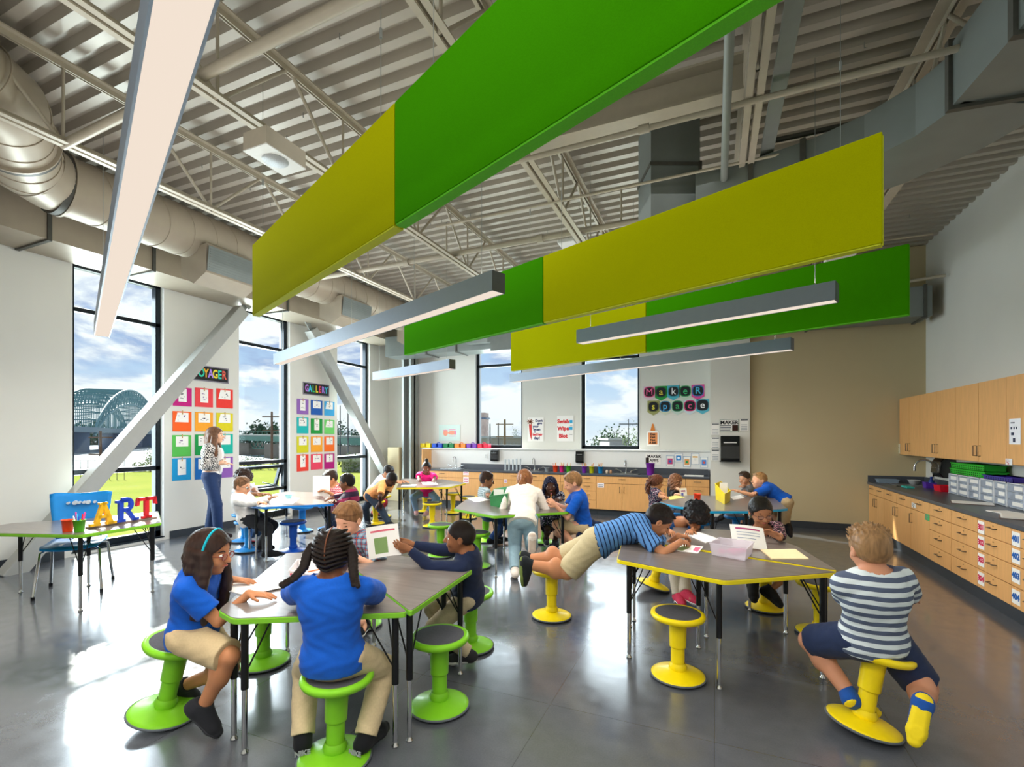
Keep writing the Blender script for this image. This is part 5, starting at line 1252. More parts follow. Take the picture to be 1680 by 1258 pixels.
def leafy(lab, c, r, col, n=260, name='tree', cat='tree', trunk=None, seed=1, leaf=.35):
    c = Vector(c); root = thing(name, lab, cat, (c.x, c.y, c.z)); rr = random.Random(seed); m = MB()
    base = [(rr.uniform(-.6, .6), rr.uniform(-.6, .6), rr.uniform(.1, .8)) for _ in range(6)]
    for k in range(n):
        q = rr.choice(base); t = V(rr.gauss(0, .28), rr.gauss(0, .28), rr.gauss(0, .22)); p = c + V((q[0] + t.x) * r[0], (q[1] + t.y) * r[1], max(.02, q[2] + t.z) * r[2])
        a = V(rr.uniform(-1, 1), rr.uniform(-1, 1), rr.uniform(-.6, 1)).normalized(); x = a.orthogonal().normalized(); y = a.cross(x); s = leaf * rr.uniform(.6, 1.3)
        m.add([p + x * s, p + y * s * .7, p - x * s, p - y * s * .7], [(0, 1, 2, 3)])
    m.build('foliage', pbr('leaf_' + col, '#' + dk(col), .8, var=.35, scale=.8), root, world=True)
    h = r[2] * .7; mm = MB(); mm.tube([c + V(0, 0, -.6), c + V(0, 0, h)], [.04 * r[2], .015 * r[2]], 7); mm.build('trunk', pbr('bark', '#5a4a3a', .9), root, world=True)
    return root
def tree_at(u, vtop, d, zb, wpx, lab, col, seed, name='tree', n=260):
    b = D(u, HY, d); top = HC + (HY - vtop) / FC * d; w = wpx * d / FC / 2; leafy(lab, (b.x, b.y, zb), (w, w, top - zb), col, int(n * 2.2), name, 'shrub' if name == 'shrub' else 'tree', seed=seed, leaf=max(.05, w * .09))
# far tree line across the river
k = 0
for (u, vt, d, w, lab) in ((150, 700, 230, 90, 'dark tree mass under the arch bridge deck'), (215, 704, 240, 60, 'dark trees right of the arch bridge pier'), (262, 700, 240, 40, 'dark trees at the right edge of the first window'), (405, 701, 220, 50, 'far tree clump at the left of the second window'), (440, 699, 225, 60, 'far tree clump in the middle of the second window'), (475, 703, 220, 40, 'far tree clump at the right of the second window'),
                          (560, 696, 200, 40, 'far trees at the left of the third window'), (590, 694, 190, 45, 'far trees at the right of the third window')):
    k += 1; tree_at(u, vt, d, -2.5, w, lab, '3f6b45' if k % 2 else '355c46', k, n=420)
for i, (u, vt, d, zb, w, lab, col) in enumerate(((247, 742, 34, -.9, 16, 'yellow-green bush near the river, first window right side', '9ab04a'), (228, 757, 34, -.9, 36, 'low scrub along the lawn edge in the first window', 'a8b56a'), (428, 748, 34, -.9, 26, 'small conifer on the river bank in the second window', '55864a'), (405, 752, 33, -.9, 28, 'pale scrub left of the small conifer', '94a565'), (455, 752, 33, -.9, 26, 'pale scrub right of the small conifer', '8ea062'),
        (150, 830, 8.0, -.6, 22, 'wild leafy weeds outside beside the blue chair', '7d9a4a'), (575, 750, 30, -.9, 40, 'scrub on the bank outside the third window', '8fa568'))):
    tree_at(u, vt, d, zb, w, lab, col, 40 + i, 'shrub', 160)
for i, (u, vt, d, w, lab) in enumerate(((975, 714, 90, 40, 'dark tree clump left in the right back window'), (1005, 709, 95, 50, 'dark tree clump centre in the right back window'), (1035, 707, 60, 30, 'bright green tree at the right edge of the back window'), (847, 710, 80, 20, 'round tree above the flat roof in the left back window'))):
    tree_at(u, vt, d, -2.3, w, lab, '4c7a44' if i != 2 else '7fa84a', 60 + i, n=300)
# steel arch bridge
BR = pbr('bridge_teal', '#567c82', .6, var=.08, scale=.4); BRD = pbr('bridge_pier', '#5c6a80', .8)
root = thing('arch_bridge', 'pale teal steel arch bridge across the river in the first window', 'bridge', (-160, 60, -2.2))
A0 = D(112, HY, 118); A1 = D(236, HY, 190); A0.z = A1.z = 0
dirb = (A1 - A0); Lb = dirb.length; dirb.normalize(); perp = V(-dirb.y, dirb.x, 0); zd = 1.62 + 12 / FC * 150
def arch(t, k, off):
    h0 = (13.6, 10.2)[k]; z = zd - 2.0 + h0 * (1 - (2 * t - 1) ** 2) ** .8 + (1.2 if k == 0 else 0); return A0 + dirb * (t * Lb) + perp * off + V(0, 0, z)
N = 26
for off in (-5, 5):
    m = MB()
    for k in (0, 1): m.tube([arch(i / N, k, off) for i in range(N + 1)], .32 if k == 0 else .38, 6)
    m.build('arch_rib', BR, root, world=True)
    m = MB()
    for i in range(N):
        m.bar(arch(i / N, 1, off), arch((i + 1) / N, 0, off), .25, .25, up=perp); m.bar(arch(i / N, 0, off), arch(i / N, 1, off), .2, .2, up=perp); m.bar(arch(i / N, 0, off), arch((i + 1) / N, 1, off), .18, .18, up=perp)
    m.build('arch_lattice', BR, root, world=True)
m = MB()
for i in range(0, N + 1, 1):
    m.bar(arch(i / N, 0, -5), arch(i / N, 0, 5), .25, .25)
    if i < N: m.bar(arch(i / N, 0, -5), arch((i + 1) / N, 0, 5), .2, .2); m.bar(arch(i / N, 0, 5), arch((i + 1) / N, 0, -5), .2, .2)
m.build('cross_bracing', BR, root, world=True)
m = MB()
for off in (-5, 5):
    for i in range(2, 2 * N - 1):
        q = arch(i / N / 2, 1, off)
        if q.z > zd: m.tube([q, V(q.x, q.y, zd)], .1, 5)
m.build('hanger_rods', BR, root, world=True)
m = MB(); m.bar(A0 - dirb * 60 + V(0, 0, zd - .5), A1 + dirb * 60 + V(0, 0, zd - .5), 11, 1.3); m.build('road_deck', pbr('bridge_deck', '#5f727c', .7), root, world=True)
m = MB()
for tt in (-.02, .52, 1.02):
    q = A0 + dirb * (tt * Lb); m.box((q.x - 4, q.y - 3, -2.2), (q.x + 4, q.y + 3, zd - 1))
m.build('stone_pier', BRD, root, world=True)
# green girder railway bridge
GR = pbr('girder_green', '#396b5d', .6, var=.1, scale=.5)
root = thing('girder_bridge', 'green girder railway bridge on piers seen through the second and third windows', 'bridge', (-60, 60, -2.2))
B0 = D(385, HY, 110); B1 = D(625, HY, 62); B0.z = 1.62; B1.z = 1.62; dd = (B1 - B0).normalized(); Lg = (B1 - B0).length
m = MB(); m.bar(B0 + V(0, 0, -.1), B1 + V(0, 0, -.6), 4, .9); m.build('green_girder', GR, root, world=True)
m = MB(); m.bar(B0 + V(0, 0, .5), B1 + V(0, 0, .0), 3.6, .25); m.build('rail_deck', pbr('concrete_pale', '#858a87', .8), root, world=True)
m = MB(); nb = 24
for i in range(nb):
    a = B0 + dd * (Lg * i / nb); b = B0 + dd * (Lg * (i + 1) / nb); zz = -.5 * i / nb
    if i < 11: m.bar(a + V(0, 0, -.6 + zz), b + V(0, 0, -2.2 + zz), .16, .16); m.bar(a + V(0, 0, -2.2 + zz), b + V(0, 0, -.6 + zz), .16, .16); m.bar(a + V(0, 0, -2.2 + zz), b + V(0, 0, -2.2 + zz), .2, .2)
    m.bar(a + V(0, 0, .5 + zz), a + V(0, 0, 1.3 + zz), .07, .07, up=V(1, 0, 0))
m.bar(B0 + V(0, 0, 1.3), B1 + V(0, 0, .8), .07, .07); m.build('truss_and_rails', GR, root, world=True)
m = MB()
for u, d in ((463, 88), (410, 103), (560, 68), (590, 66)):
    q = D(u, HY, d); m.box((q.x - 2.2, q.y - 2, -2.2), (q.x + 2.2, q.y + 2, .4))
m.build('stone_pier', pbr('pier_stone', '#6d675f', .9, var=.2, scale=.5), root, world=True)
def pole(u, vtop, d, lab, arms=2, r=.12, col='7a5a44', zb=-2.2):
    b = D(u, HY, d); zt = HC + (HY - vtop) / FC * d; root = thing('utility_pole', lab, 'pole', (b.x, b.y, zb))
    m = MB(); m.tube([(b.x, b.y, zb), (b.x, b.y, zt)], [r, r * .7], 8); m.build('mast', pbr('pole_' + col, '#' + dk(col), .8), root, world=True)
    for k in range(arms):
        m = MB(); z = zt - .6 - k * 1.6; m.bar(V(b.x, b.y, z) - CAMR * 1.1, V(b.x, b.y, z) + CAMR * 1.1, .1, .12); m.build('crossarm', pbr('pole_' + col, '#' + dk(col), .8), root, world=True)
pole(165, 707, 45, 'wooden utility pole in front of the arch bridge', 2, .14); pole(446, 675, 55, 'wooden utility pole in the second window', 2, .16); pole(828, 688, 60, 'wooden utility pole in the left back window', 3, .2, 'a08a6a')
pole(558, 665, 60, 'thin dark catenary mast at the left of the third window', 0, .08, '4a5058'); pole(571, 663, 60, 'thin dark catenary mast at the right of the third window', 0, .08, '4a5058')
pole(804, 695, 70, 'thin grey mast left in the back window', 0, .12, '6a6a66'); pole(817.5, 694, 70, 'thin grey mast centre in the back window', 0, .12, '6a6a66'); pole(1031, 687, 55, 'slim pole in the right back window', 1, .07, '6f7478')
# low industrial buildings behind the back windows
def building(u0, u1, vt, d, lab, col, zb=-2.3, ribs=14):
    a, b = D(u0, HY, d), D(u1, HY, d); zt = HC + (HY - vtop_ if False else HY - vt) / FC * d
    root = thing('industrial_building', lab, 'building', ((a.x + b.x) / 2, (a.y + b.y) / 2, zb)); t = (V(b.x - a.x, b.y - a.y, 0)).normalized(); L_ = (b - a).length
    M = frameM(V(a.x, a.y, zb), t, V(0, 0, 1)); m = MB(); m.box((0, 0, -10), (L_, zt - zb, 0), M); m.build('wall', pbr('bldg_' + col, '#' + dk(col), .8), root, world=True)
    m = MB()
    for k in range(ribs): m.box((L_ * (k + .3) / ribs, .3, .01), (L_ * (k + .5) / ribs, zt - zb - .6, .06), M)
    m.build('wall_ribs', pbr('bldg_rib', '#8f9490', .8), root, world=True)
    m = MB(); m.box((-.3, zt - zb, -10.3), (L_ + .3, zt - zb + .35, .3), M); m.build('roof', pbr('bldg_roof', '#9aa09c', .7), root, world=True)
building(789, 862, 719, 75, 'long pale industrial shed with ribbed wall in the left back window', 'c6c2ae')
building(1000, 1030, 722, 80, 'low pale shed among trees in the right back window', 'c9cdd0', ribs=6)
building(560, 600, 757, 30, 'white low shed outside the third window', 'dfe2e4', zb=-1.5, ribs=5)
# billboard-like tower left edge of back window
b = D(788, 705, 90); m = MB(); m.box((b.x - 1.3, b.y - 1, -2.3), (b.x + 1.3, b.y + 1, 6.2)); o = m.build('tank_tower', pbr('rust_grey', '#b9a49c', .8, var=.3, scale=.8)); tag(o, 'weathered pinkish tower at the left edge of the back window', 'tower')
m = MB(); m.box((b.x - 1.5, b.y - 1.2, 5.0), (b.x + 1.5, b.y + 1.2, 5.3)); m.build('tower_platform', BRD, o, world=True)
# fence behind the lawn, first window
root = thing('wire_fence', 'thin dark wire fence at the lawn edge in the first window', 'fence', D(150, 760, 26))
for k in range(10):
    q = D(96 + k * 12, HY, 26); m = MB(); m.tube([(q.x, q.y, -.8), (q.x, q.y, .35)], .015, 6); m.build('post', GREYD, root, world=True)
m = MB(); a, b = D(96, HY, 26), D(204, HY, 26)
for z in (.33, -.05, -.4): m.tube([(a.x, a.y, z), (b.x, b.y, z)], .012, 5)
m.build('rails', GREYD, root, world=True)
# ================================================================ people: signed-distance bodies turned into one surface
class Field:
    def __init__(s, lo, hi, h):
        s.h = h; s.lo = np.array(lo, dtype=np.float32); s.n = np.maximum(4, np.ceil((np.array(hi) - s.lo) / h).astype(int) + 1)
        s.a = np.full(tuple(s.n), 1.0, dtype=np.float32)
    def box(s, lo, hi, pad):
        i0 = np.clip(np.floor((np.array(lo) - pad - s.lo) / s.h).astype(int), 0, s.n); i1 = np.clip(np.ceil((np.array(hi) + pad - s.lo) / s.h).astype(int) + 1, 0, s.n)
        if (i1 <= i0).any(): return None, None
        ax = [(s.lo[k] + np.arange(i0[k], i1[k]) * s.h).astype(np.float32) for k in range(3)]
        sl = tuple(slice(i0[k], i1[k]) for k in range(3))
        return sl, (ax[0][:, None, None], ax[1][None, :, None], ax[2][None, None, :])
    def merge(s, sl, d, k):
        a = s.a[sl]
        if k > 0:
            h = np.clip(.5 + .5 * (a - d) / k, 0, 1); r = a * (1 - h) + d * h - k * h * (1 - h)
            far = (a > .5); r = np.where(far, np.minimum(a, d), r)
        else: r = np.minimum(a, d)
        s.a[sl] = r
    def cone(s, a, b, ra, rb, k=.01, cuts=(), squash=None):
        a = np.array(a, dtype=np.float32); b = np.array(b, dtype=np.float32); R_ = max(ra, rb)
        sl, g = s.box(np.minimum(a, b) - R_, np.maximum(a, b) + R_, .02 + k)
        if sl is None: return
        ab = b - a; L2 = float(ab @ ab) + 1e-9
        px, py, pz = g[0] - a[0], g[1] - a[1], g[2] - a[2]
        t = np.clip((px * ab[0] + py * ab[1] + pz * ab[2]) / L2, 0, 1)
        qx, qy, qz = px - t * ab[0], py - t * ab[1], pz - t * ab[2]
        if squash is not None:      # (dir, factor): thinner along dir
            dv, f = squash; e = qx * dv[0] + qy * dv[1] + qz * dv[2]; d = np.sqrt(np.maximum(qx * qx + qy * qy + qz * qz + e * e * (1 / f ** 2 - 1), 1e-12))
        else: d = np.sqrt(qx * qx + qy * qy + qz * qz)
        d = d - (ra + (rb - ra) * t)
        for (p, nr) in cuts: d = np.maximum(d, (g[0] - p[0]) * nr[0] + (g[1] - p[1]) * nr[1] + (g[2] - p[2]) * nr[2])
        s.merge(sl, d, k)
    def ell(s, c, r, B, k=.01, cuts=(), sub=False, noise=None):
        """ellipsoid with axes = columns of B (3 unit vectors), radii r"""
        R_ = max(r); sl, g = s.box(np.array(c) - R_, np.array(c) + R_, .02 + k)
        if sl is None: return
        px, py, pz = g[0] - c[0], g[1] - c[1], g[2] - c[2]
        q = [(px * B[i][0] + py * B[i][1] + pz * B[i][2]) for i in range(3)]
        k0 = np.sqrt(sum((q[i] / r[i]) ** 2 for i in range(3))); k1 = np.sqrt(sum((q[i] / r[i] ** 2) ** 2 for i in range(3))) + 1e-6
        d = k0 * (k0 - 1) / k1
        if noise:
            am, fr = noise; d = d + am * (np.sin(px * fr + 1.3 * np.sin(py * fr * .7)) * np.sin(py * fr * 1.1 + .7) * np.sin(pz * fr * .9 + np.sin(px * fr * .5)))
        for (p, nr) in cuts: d = np.maximum(d, (g[0] - p[0]) * nr[0] + (g[1] - p[1]) * nr[1] + (g[2] - p[2]) * nr[2])
        if sub:
            a = s.a[sl]; kk = max(k, 1e-4); nd = -d; h = np.clip(.5 - .5 * (a - nd) / kk, 0, 1); s.a[sl] = a * (1 - h) + nd * h + kk * h * (1 - h)
        else: s.merge(sl, d, k)
    def clip(s, p, nr):     # keep the side where (x-p).n < 0
        sl, g = s.box(s.lo, s.lo + (s.n - 1) * s.h, 0)
        s.a[sl] = np.maximum(s.a[sl], (g[0] - p[0]) * nr[0] + (g[1] - p[1]) * nr[1] + (g[2] - p[2]) * nr[2])
    def wrinkle(s, am, fr, seed=0.0):
        sl, g = s.box(s.lo, s.lo + (s.n - 1) * s.h, 0)
        s.a[sl] += (am * np.sin(g[0] * fr + 2 * np.sin(g[2] * fr * .6 + seed)) * np.sin(g[2] * fr * 1.3 + 1.5 * np.sin(g[1] * fr * .8 + seed)) ).astype(np.float32)
    def mesh(s):
        a = s.a; nx, ny, nz = a.shape; ins = a < 0
        if not ins.any(): return None
        c = np.zeros((nx - 1, ny - 1, nz - 1), dtype=np.uint8)
        for i in (0, 1):
            for j in (0, 1):
                for k in (0, 1): c += ins[i:nx - 1 + i, j:ny - 1 + j, k:nz - 1 + k]
        act = (c > 0) & (c < 8); idx = np.argwhere(act); N = len(idx)
        vid = np.full(act.shape, -1, dtype=np.int64); vid[act] = np.arange(N)
        acc = np.zeros((N, 3)); cnt = np.zeros(N)
        corners = [(i, j, k) for i in (0, 1) for j in (0, 1) for k in (0, 1)]
        val = {q: a[idx[:, 0] + q[0], idx[:, 1] + q[1], idx[:, 2] + q[2]] for q in corners}
        for p in corners:
            for ax in range(3):
                if p[ax] == 0:
                    q = list(p); q[ax] = 1; q = tuple(q); va, vb = val[p], val[q]; m = (va < 0) != (vb < 0)
                    t = np.where(m, va / np.where(m, va - vb, 1), 0); e = np.tile(np.array(p, dtype=float), (N, 1)); e[:, ax] = t
                    acc[m] += e[m]; cnt += m
        V_ = (idx + acc / cnt[:, None]) * s.h + s.lo
        F = []
        for ax in range(3):
            o = [1, 1, 1]; o[ax] = 0
            sl1 = tuple(slice(o[k], a.shape[k] - 1) for k in range(3)); sh = [slice(o[k], a.shape[k] - 1) for k in range(3)]; sh[ax] = slice(1, a.shape[ax]); sl2 = tuple(sh)
            A, B = ins[sl1], ins[sl2]; m = A != B; e = np.argwhere(m) + np.array(o); flip = A[m]
            u, w = (ax + 1) % 3, (ax + 2) % 3
            def at(du, dw):
                q = e.copy(); q[:, u] += du; q[:, w] += dw; return vid[q[:, 0], q[:, 1], q[:, 2]]
            quad = np.stack([at(-1, -1), at(0, -1), at(0, 0), at(-1, 0)], 1)
            quad[~flip] = quad[~flip][:, ::-1]; F.append(quad)
        F = np.concatenate(F); F = F[(F >= 0).all(1)]
        return V_, F
    def build(s, name, mat, parent, off):
        r = s.mesh()
        if r is None: return None
        V_, F = r; me = bpy.data.meshes.new(name); me.vertices.add(len(V_)); me.vertices.foreach_set('co', (V_ - np.array(off)).astype(np.float32).ravel())
        me.loops.add(F.size); me.loops.foreach_set('vertex_index', F.ravel().astype(np.int32)); me.polygons.add(len(F))
        me.polygons.foreach_set('loop_start', np.arange(0, F.size, 4, dtype=np.int32)); me.polygons.foreach_set('loop_total', np.full(len(F), 4, dtype=np.int32))
        me.update(calc_edges=True); me.polygons.foreach_set('use_smooth', np.ones(len(F), dtype=bool)); me.validate()
        me.materials.append(mat); o = bpy.data.objects.new(name, me); o.parent = parent; COL.objects.link(o); return o

def skin(col): return pbr('skin_' + col, '#' + col, .5, var=.04, scale=14, sub=.08)
def hairm(col): return pbr('hair_' + col, '#' + col, .42, var=.35, scale=60, stretch=(1, 1, .15), bump=.4)
def cloth(col, **k): return pbr('cloth_' + col, '#' + col, .85, var=.06, scale=90, bump=.12, sheen=.05, **k)
def striped(name, cols, freq, axis=2, tilt=None, widths=.5):
    def fn(n, s, co, b):
        if tilt is not None:
            d = node(n, 'ShaderNodeVectorMath', operation='DOT_PRODUCT'); n.links.new(co, d.inputs[0]); d.inputs[1].default_value = tilt; x = d.outputs['Value']
        else: x = s[axis]
        nz = node(n, 'ShaderNodeTexNoise'); nz.inputs['Scale'].default_value = 9; n.links.new(co, nz.inputs[0])
        x = math_n(n, 'ADD', x, math_n(n, 'MULTIPLY', nz.outputs[0], .012))
        f = math_n(n, 'FRACT', math_n(n, 'MULTIPLY', x, freq)); g = math_n(n, 'LESS_THAN', f, widths)
        return mixc(n, g, lin('#' + cols[0]), lin('#' + cols[1]))
    return custom(name, fn, .85)
def plaid(name, base, c1, c2, freq=22):
    def fn(n, s, co, b):
        def st_(sock, f, w, ph): return math_n(n, 'LESS_THAN', math_n(n, 'FRACT', math_n(n, 'MULTIPLY_ADD', sock, f, ph)), w)
        c = mixc(n, math_n(n, 'MULTIPLY', math_n(n, 'ADD', st_(s[2], freq, .45, 0), st_(s[0], freq, .45, .2)), .42), lin('#' + base), lin('#' + c1))
        c = mixc(n, math_n(n, 'MAXIMUM', st_(s[2], freq, .10, .4), st_(s[0], freq, .10, .5)), c, lin('#' + c2)); return c
    return custom(name, fn, .85)
def floral(name, base, c1, c2, sc=45, th=.36):
    def fn(n, s, co, b):
        v = node(n, 'ShaderNodeTexVoronoi'); v.inputs['Scale'].default_value = sc; n.links.new(co, v.inputs[0])
        nz = node(n, 'ShaderNodeTexNoise'); nz.inputs['Scale'].default_value = sc * .6; n.links.new(co, nz.inputs[0])
        f = math_n(n, 'LESS_THAN', math_n(n, 'ADD', v.outputs['Distance'], math_n(n, 'MULTIPLY', nz.outputs[0], .25)), th + .1)
        c2_ = mixc(n, math_n(n, 'GREATER_THAN', nz.outputs[0], .5), lin('#' + c1), lin('#' + c2))
        return mixc(n, f, lin('#' + base), c2_)
    return custom(name, fn, .85)
EYEW = pbr('eye_white', '#e9e6e0', .3, var=.01); EYED = pbr('eye_iris', '#2a1a12', .2, var=.1); LASH = pbr('lash', '#1a120e', .8); DENIM = pbr('denim', '#3f5c7c', .85, var=.15, scale=60, bump=.15)
LENSG = frosted('spectacle_lens', '#cfdde6', .12); SPECS = pbr('spectacle_frame', '#2a1c18', .4)

def ik(a, b, l1, l2, hint):
    """joint position between a and b"""
    a, b, hint = Vector(a), Vector(b), Vector(hint); d = b - a; L = d.length
    if L > (l1 + l2) * .995: b = a + d.normalized() * (l1 + l2) * .995; d = b - a; L = d.length
    if L < abs(l1 - l2) + .02: L = abs(l1 - l2) + .02
    dn = d.normalized(); x = (l1 * l1 - l2 * l2 + L * L) / (2 * L); h = math.sqrt(max(l1 * l1 - x * x, 0))
    hn = (hint - dn * hint.dot(dn)); hn = hn.normalized() if hn.length > 1e-4 else dn.orthogonal()
    return a + dn * x + hn * h, b

def person(name_label, cat='person', pelvis=None, neck=None, face=None, look=None, S=1.14, hands=(None, None), feet=(None, None), toe=None, elbow=(None, None), knee=(None, None), curl=(.35, .35), palm=None, fingers=(None, None),
           sk='c98f6a', hair=('short', '3a2a1e'), top=None, sleeve=.55, bottom=None, leglen=.55, shoe=('22242a', 'e8e8e8'), bend=.03, hem=.02, girth=1.0, h=.006, glasses=None, adult=False, sock=None, group=None, eyes=True, sole_only=False, shoulder_raise=0.0, brow=None, collar=False, head_c=None, lips='b5655a', skirt=None, headrad=1.0):
    pelvis, neck = Vector(pelvis), Vector(neck); U = (neck - pelvis).normalized(); F = Vector(face); F = (F - U * F.dot(U)).normalized(); Rt = F.cross(U).normalized()   # person's right-hand side
    Wz = V(0, 0, 1)
    g = girth; k = S
    if adult: SHW, HIPW, UA, FA, THL, SHL, HD = .190, .10, .30, .25, .458, .45, .262
    else: SHW, HIPW, UA, FA, THL, SHL, HD = .128 * k, .068 * k, .205 * k, .175 * k, .285 * k, .275 * k, .215 * k
    q = HD / .215
    foot0 = pelvis.copy(); foot0.z = 0
    root = thing('person', name_label, cat, (pelvis.x, pelvis.y, 0), group=group); off = np.array((pelvis.x, pelvis.y, 0.0))
    # ---- joints
    sh = [neck - U * (.045 * k) + Rt * (s * SHW) + Wz * shoulder_raise for s in (-1, 1)]     # index 0 = left, 1 = right
    hp = [pelvis + Rt * (s * HIPW) for s in (-1, 1)]
    mid = (pelvis + neck) / 2 - F * bend * 1.0
    chest = pelvis.lerp(neck, .70) - F * bend * .8; belly = pelvis.lerp(neck, .30) - F * bend * .4
    el, wr, kn, an = [], [], [], []
    for i in (0, 1):
        s = (-1, 1)[i]; t = hands[i]
        if t is None: t = hp[i] + Rt * s * .12 * k + F * .10 * k - U * .05
        e, w = ik(sh[i], t, UA, FA, elbow[i] if elbow[i] is not None else (Rt * s * .7 - F * .4 - Wz * .5)); el.append(e); wr.append(w)
        t = feet[i]
        if t is None: t = V(hp[i].x, hp[i].y, .08) + F * .1
        kk, a_ = ik(hp[i], t, THL, SHL, knee[i] if knee[i] is not None else (F + Wz * .8)); kn.append(kk); an.append(a_)
    lk = Vector(look).normalized() if look is not None else F
    hu = (U * .35 + Wz).normalized(); hu = (hu - lk * hu.dot(lk)).normalized(); hr = lk.cross(hu).normalized()
    hc = Vector(head_c) if head_c is not None else neck + U * .040 * q + Wz * .067 * q + lk * .028 * q
    Bh = (hr, lk, hu); Bt = (Rt, F, U)
    def hp_(x, y, z): return hc + hr * (x * q) + lk * (y * q) + hu * (z * q)
    toed = Vector(toe).normalized() if toe is not None and not isinstance(toe, (list, tuple)) else None
    toes = [Vector(toe[i]).normalized() if isinstance(toe, (list, tuple)) else (toed or V(F.x, F.y, 0).normalized()) for i in (0, 1)]
    # ---- hand frames
    hf = []
    for i in (0, 1):
        d = (wr[i] - el[i]).normalized()
        fd = Vector(fingers[i]).normalized() if fingers[i] is not None else d
        pn = Vector(palm[i] if palm is not None and palm[i] is not None else (0, 0, -1)); pn = (pn - fd * pn.dot(fd)).normalized(); hf.append((fd, pn))
    hs = (.82 * k if not adult else 1.0)
    pts = [pelvis, neck, hc + hu * .14 * q] + sh + hp + el + kn + [wr[i] + hf[i][0] * .19 * hs for i in (0, 1)] + wr + [an[i] - Wz * .08 for i in (0, 1)] + [an[i] + toes[i] * .2 for i in (0, 1)] + [hc - lk * .15 * q]
    P_ = np.array([tuple(p) for p in pts]); lo = P_.min(0) - .13; hi = P_.max(0) + .13
    # ================= body
    f = Field(lo, hi, h)
    f.ell(hp_(0, -.010, .018), (.074 * q * headrad, .092 * q, .088 * q), Bh, 0)
    f.ell(hp_(0, .020, -.035), (.056 * q, .062 * q, .068 * q), Bh, .02 * q)
    f.ell(hp_(0, .052, -.082), (.022 * q, .020 * q, .018 * q), Bh, .016 * q)
    for s in (-1, 1):
        f.ell(hp_(s * .034, .056, -.032), (.022 * q, .020 * q, .024 * q), Bh, .012 * q)
        f.ell(hp_(s * .029, .098, .002), (.017 * q, .014 * q, .011 * q), Bh, .008 * q, sub=True)
        f.ell(hp_(s * .074 * headrad, -.008, -.006), (.009 * q, .018 * q, .027 * q), Bh, .004 * q)
        f.ell(hp_(s * .082 * headrad, -.002, -.004), (.006 * q, .010 * q, .016 * q), Bh, .003 * q, sub=True)
    f.cone(hp_(0, .078, .006), hp_(0, .096, -.024), .007 * q, .0115 * q, .008 * q)
    for s in (-1, 1): f.ell(hp_(s * .009, .089, -.028), (.008 * q, .008 * q, .006 * q), Bh, .004 * q)
    f.ell(hp_(0, .074, -.052), (.022 * q, .012 * q, .010 * q), Bh, .006 * q)
    nb = neck - U * .03 * k; f.cone(nb, hp_(0, -.018, -.05), .043 * q, .038 * q, .022)
    # torso
    tw, td = (SHW * .80, .078 * k) if not adult else (.145, .10)
    def torso(F_, inf=0.0, kk=.03):
        F_.ell(chest, ((tw + .020) * g + inf, td * g + inf, .15 * k + inf), Bt, kk); F_.ell(belly, (tw * 1.0 * g + inf, td * 1.02 * g + inf, .13 * k + inf), Bt, kk)
        F_.ell(pelvis + U * .01, ((HIPW + .038 * k) * g + inf, (td + .012) * g + inf, .095 * k + inf), Bt, kk)
        F_.cone(sh[0].lerp(sh[1], .12), sh[1].lerp(sh[0], .12), .047 * k * (g * .5 + .5) + inf, .047 * k * (g * .5 + .5) + inf, kk)
    torso(f, -.006)
    ru = .034 * k * (g * .5 + .5) if not adult else .042
    for i in (0, 1):
        f.cone(sh[i], el[i], ru * 1.12, ru * .80, .02); f.cone(el[i], wr[i], ru * .84, ru * .54, .008)
        rt_ = (.064 * k if not adult else .082) * g * (.74 if leglen > .55 and bottom is not None else 1.0); f.cone(hp[i], kn[i], rt_, rt_ * .70, .03); f.cone(kn[i], an[i], rt_ * .70, rt_ * .44, .012)
        cv = kn[i].lerp(an[i], .3) ; bk = (kn[i] - hp[i]).cross(an[i] - kn[i]); bk = bk.cross(an[i] - kn[i]); bk = (bk.normalized() if bk.length > 1e-4 else -F)
        if leglen <= .55 or bottom is None: f.ell(cv + bk * .010, (rt_ * .72, rt_ * .72, .08 * k), (V(1, 0, 0), V(0, 1, 0), V(0, 0, 1)), .02)
        ld_ = (an[i] - kn[i]).normalized(); fdn = (ld_ - toes[i] * ld_.dot(toes[i])); fdn = fdn.normalized() if fdn.length > .05 else -Wz
        f.cone(an[i], an[i] + toes[i] * .09 * k + fdn * .032 * k, min(rt_ * .44, .030 * k), .018 * k, .01)
        # hand
        fd, pn = hf[i]; sd = fd.cross(pn).normalized(); th_s = (1 if i == 0 else -1)     # thumb side
        w0 = wr[i]; Bp = (sd, fd, pn); f.cone(w0, w0 + fd * .03 * hs, ru * .54, .019 * hs, .01)
        f.ell(w0 + fd * .048 * hs, (.036 * hs, .050 * hs, .016 * hs), Bp, .01)
        lens = (.062, .072, .068, .052)
        for j in range(4):
            o_ = (j - 1.5) * .0185 * hs * -th_s; b0 = w0 + fd * (.085 - (.006 if j in (0, 3) else 0)) * hs + sd * o_; spread = fd + sd * (o_ * 2.2); spread.normalize()
            L = lens[j] * hs; c = curl[i]; dcur = spread.copy(); p0 = w0 + fd * .05 * hs + sd * o_ * .9
            f.cone(p0, b0, .0095 * hs, .0088 * hs, .003)
            for sgi, (fr_, rr_) in enumerate(((.45, .0084), (.30, .0076), (.25, .0066))):
                dcur = (dcur * math.cos(c * 1.0) + pn * math.sin(c * 1.0)).normalized(); b1 = b0 + dcur * L * fr_; f.cone(b0, b1, rr_ * hs * 1.04, rr_ * hs * .94, .002); b0 = b1
        t0 = w0 + fd * .022 * hs + sd * (th_s * .026 * hs); t1 = t0 + (fd * .7 + sd * th_s * .75 + pn * .25).normalized() * .034 * hs; t2 = t1 + (fd + sd * th_s * .25 + pn * (.2 + curl[i])).normalized() * .032 * hs
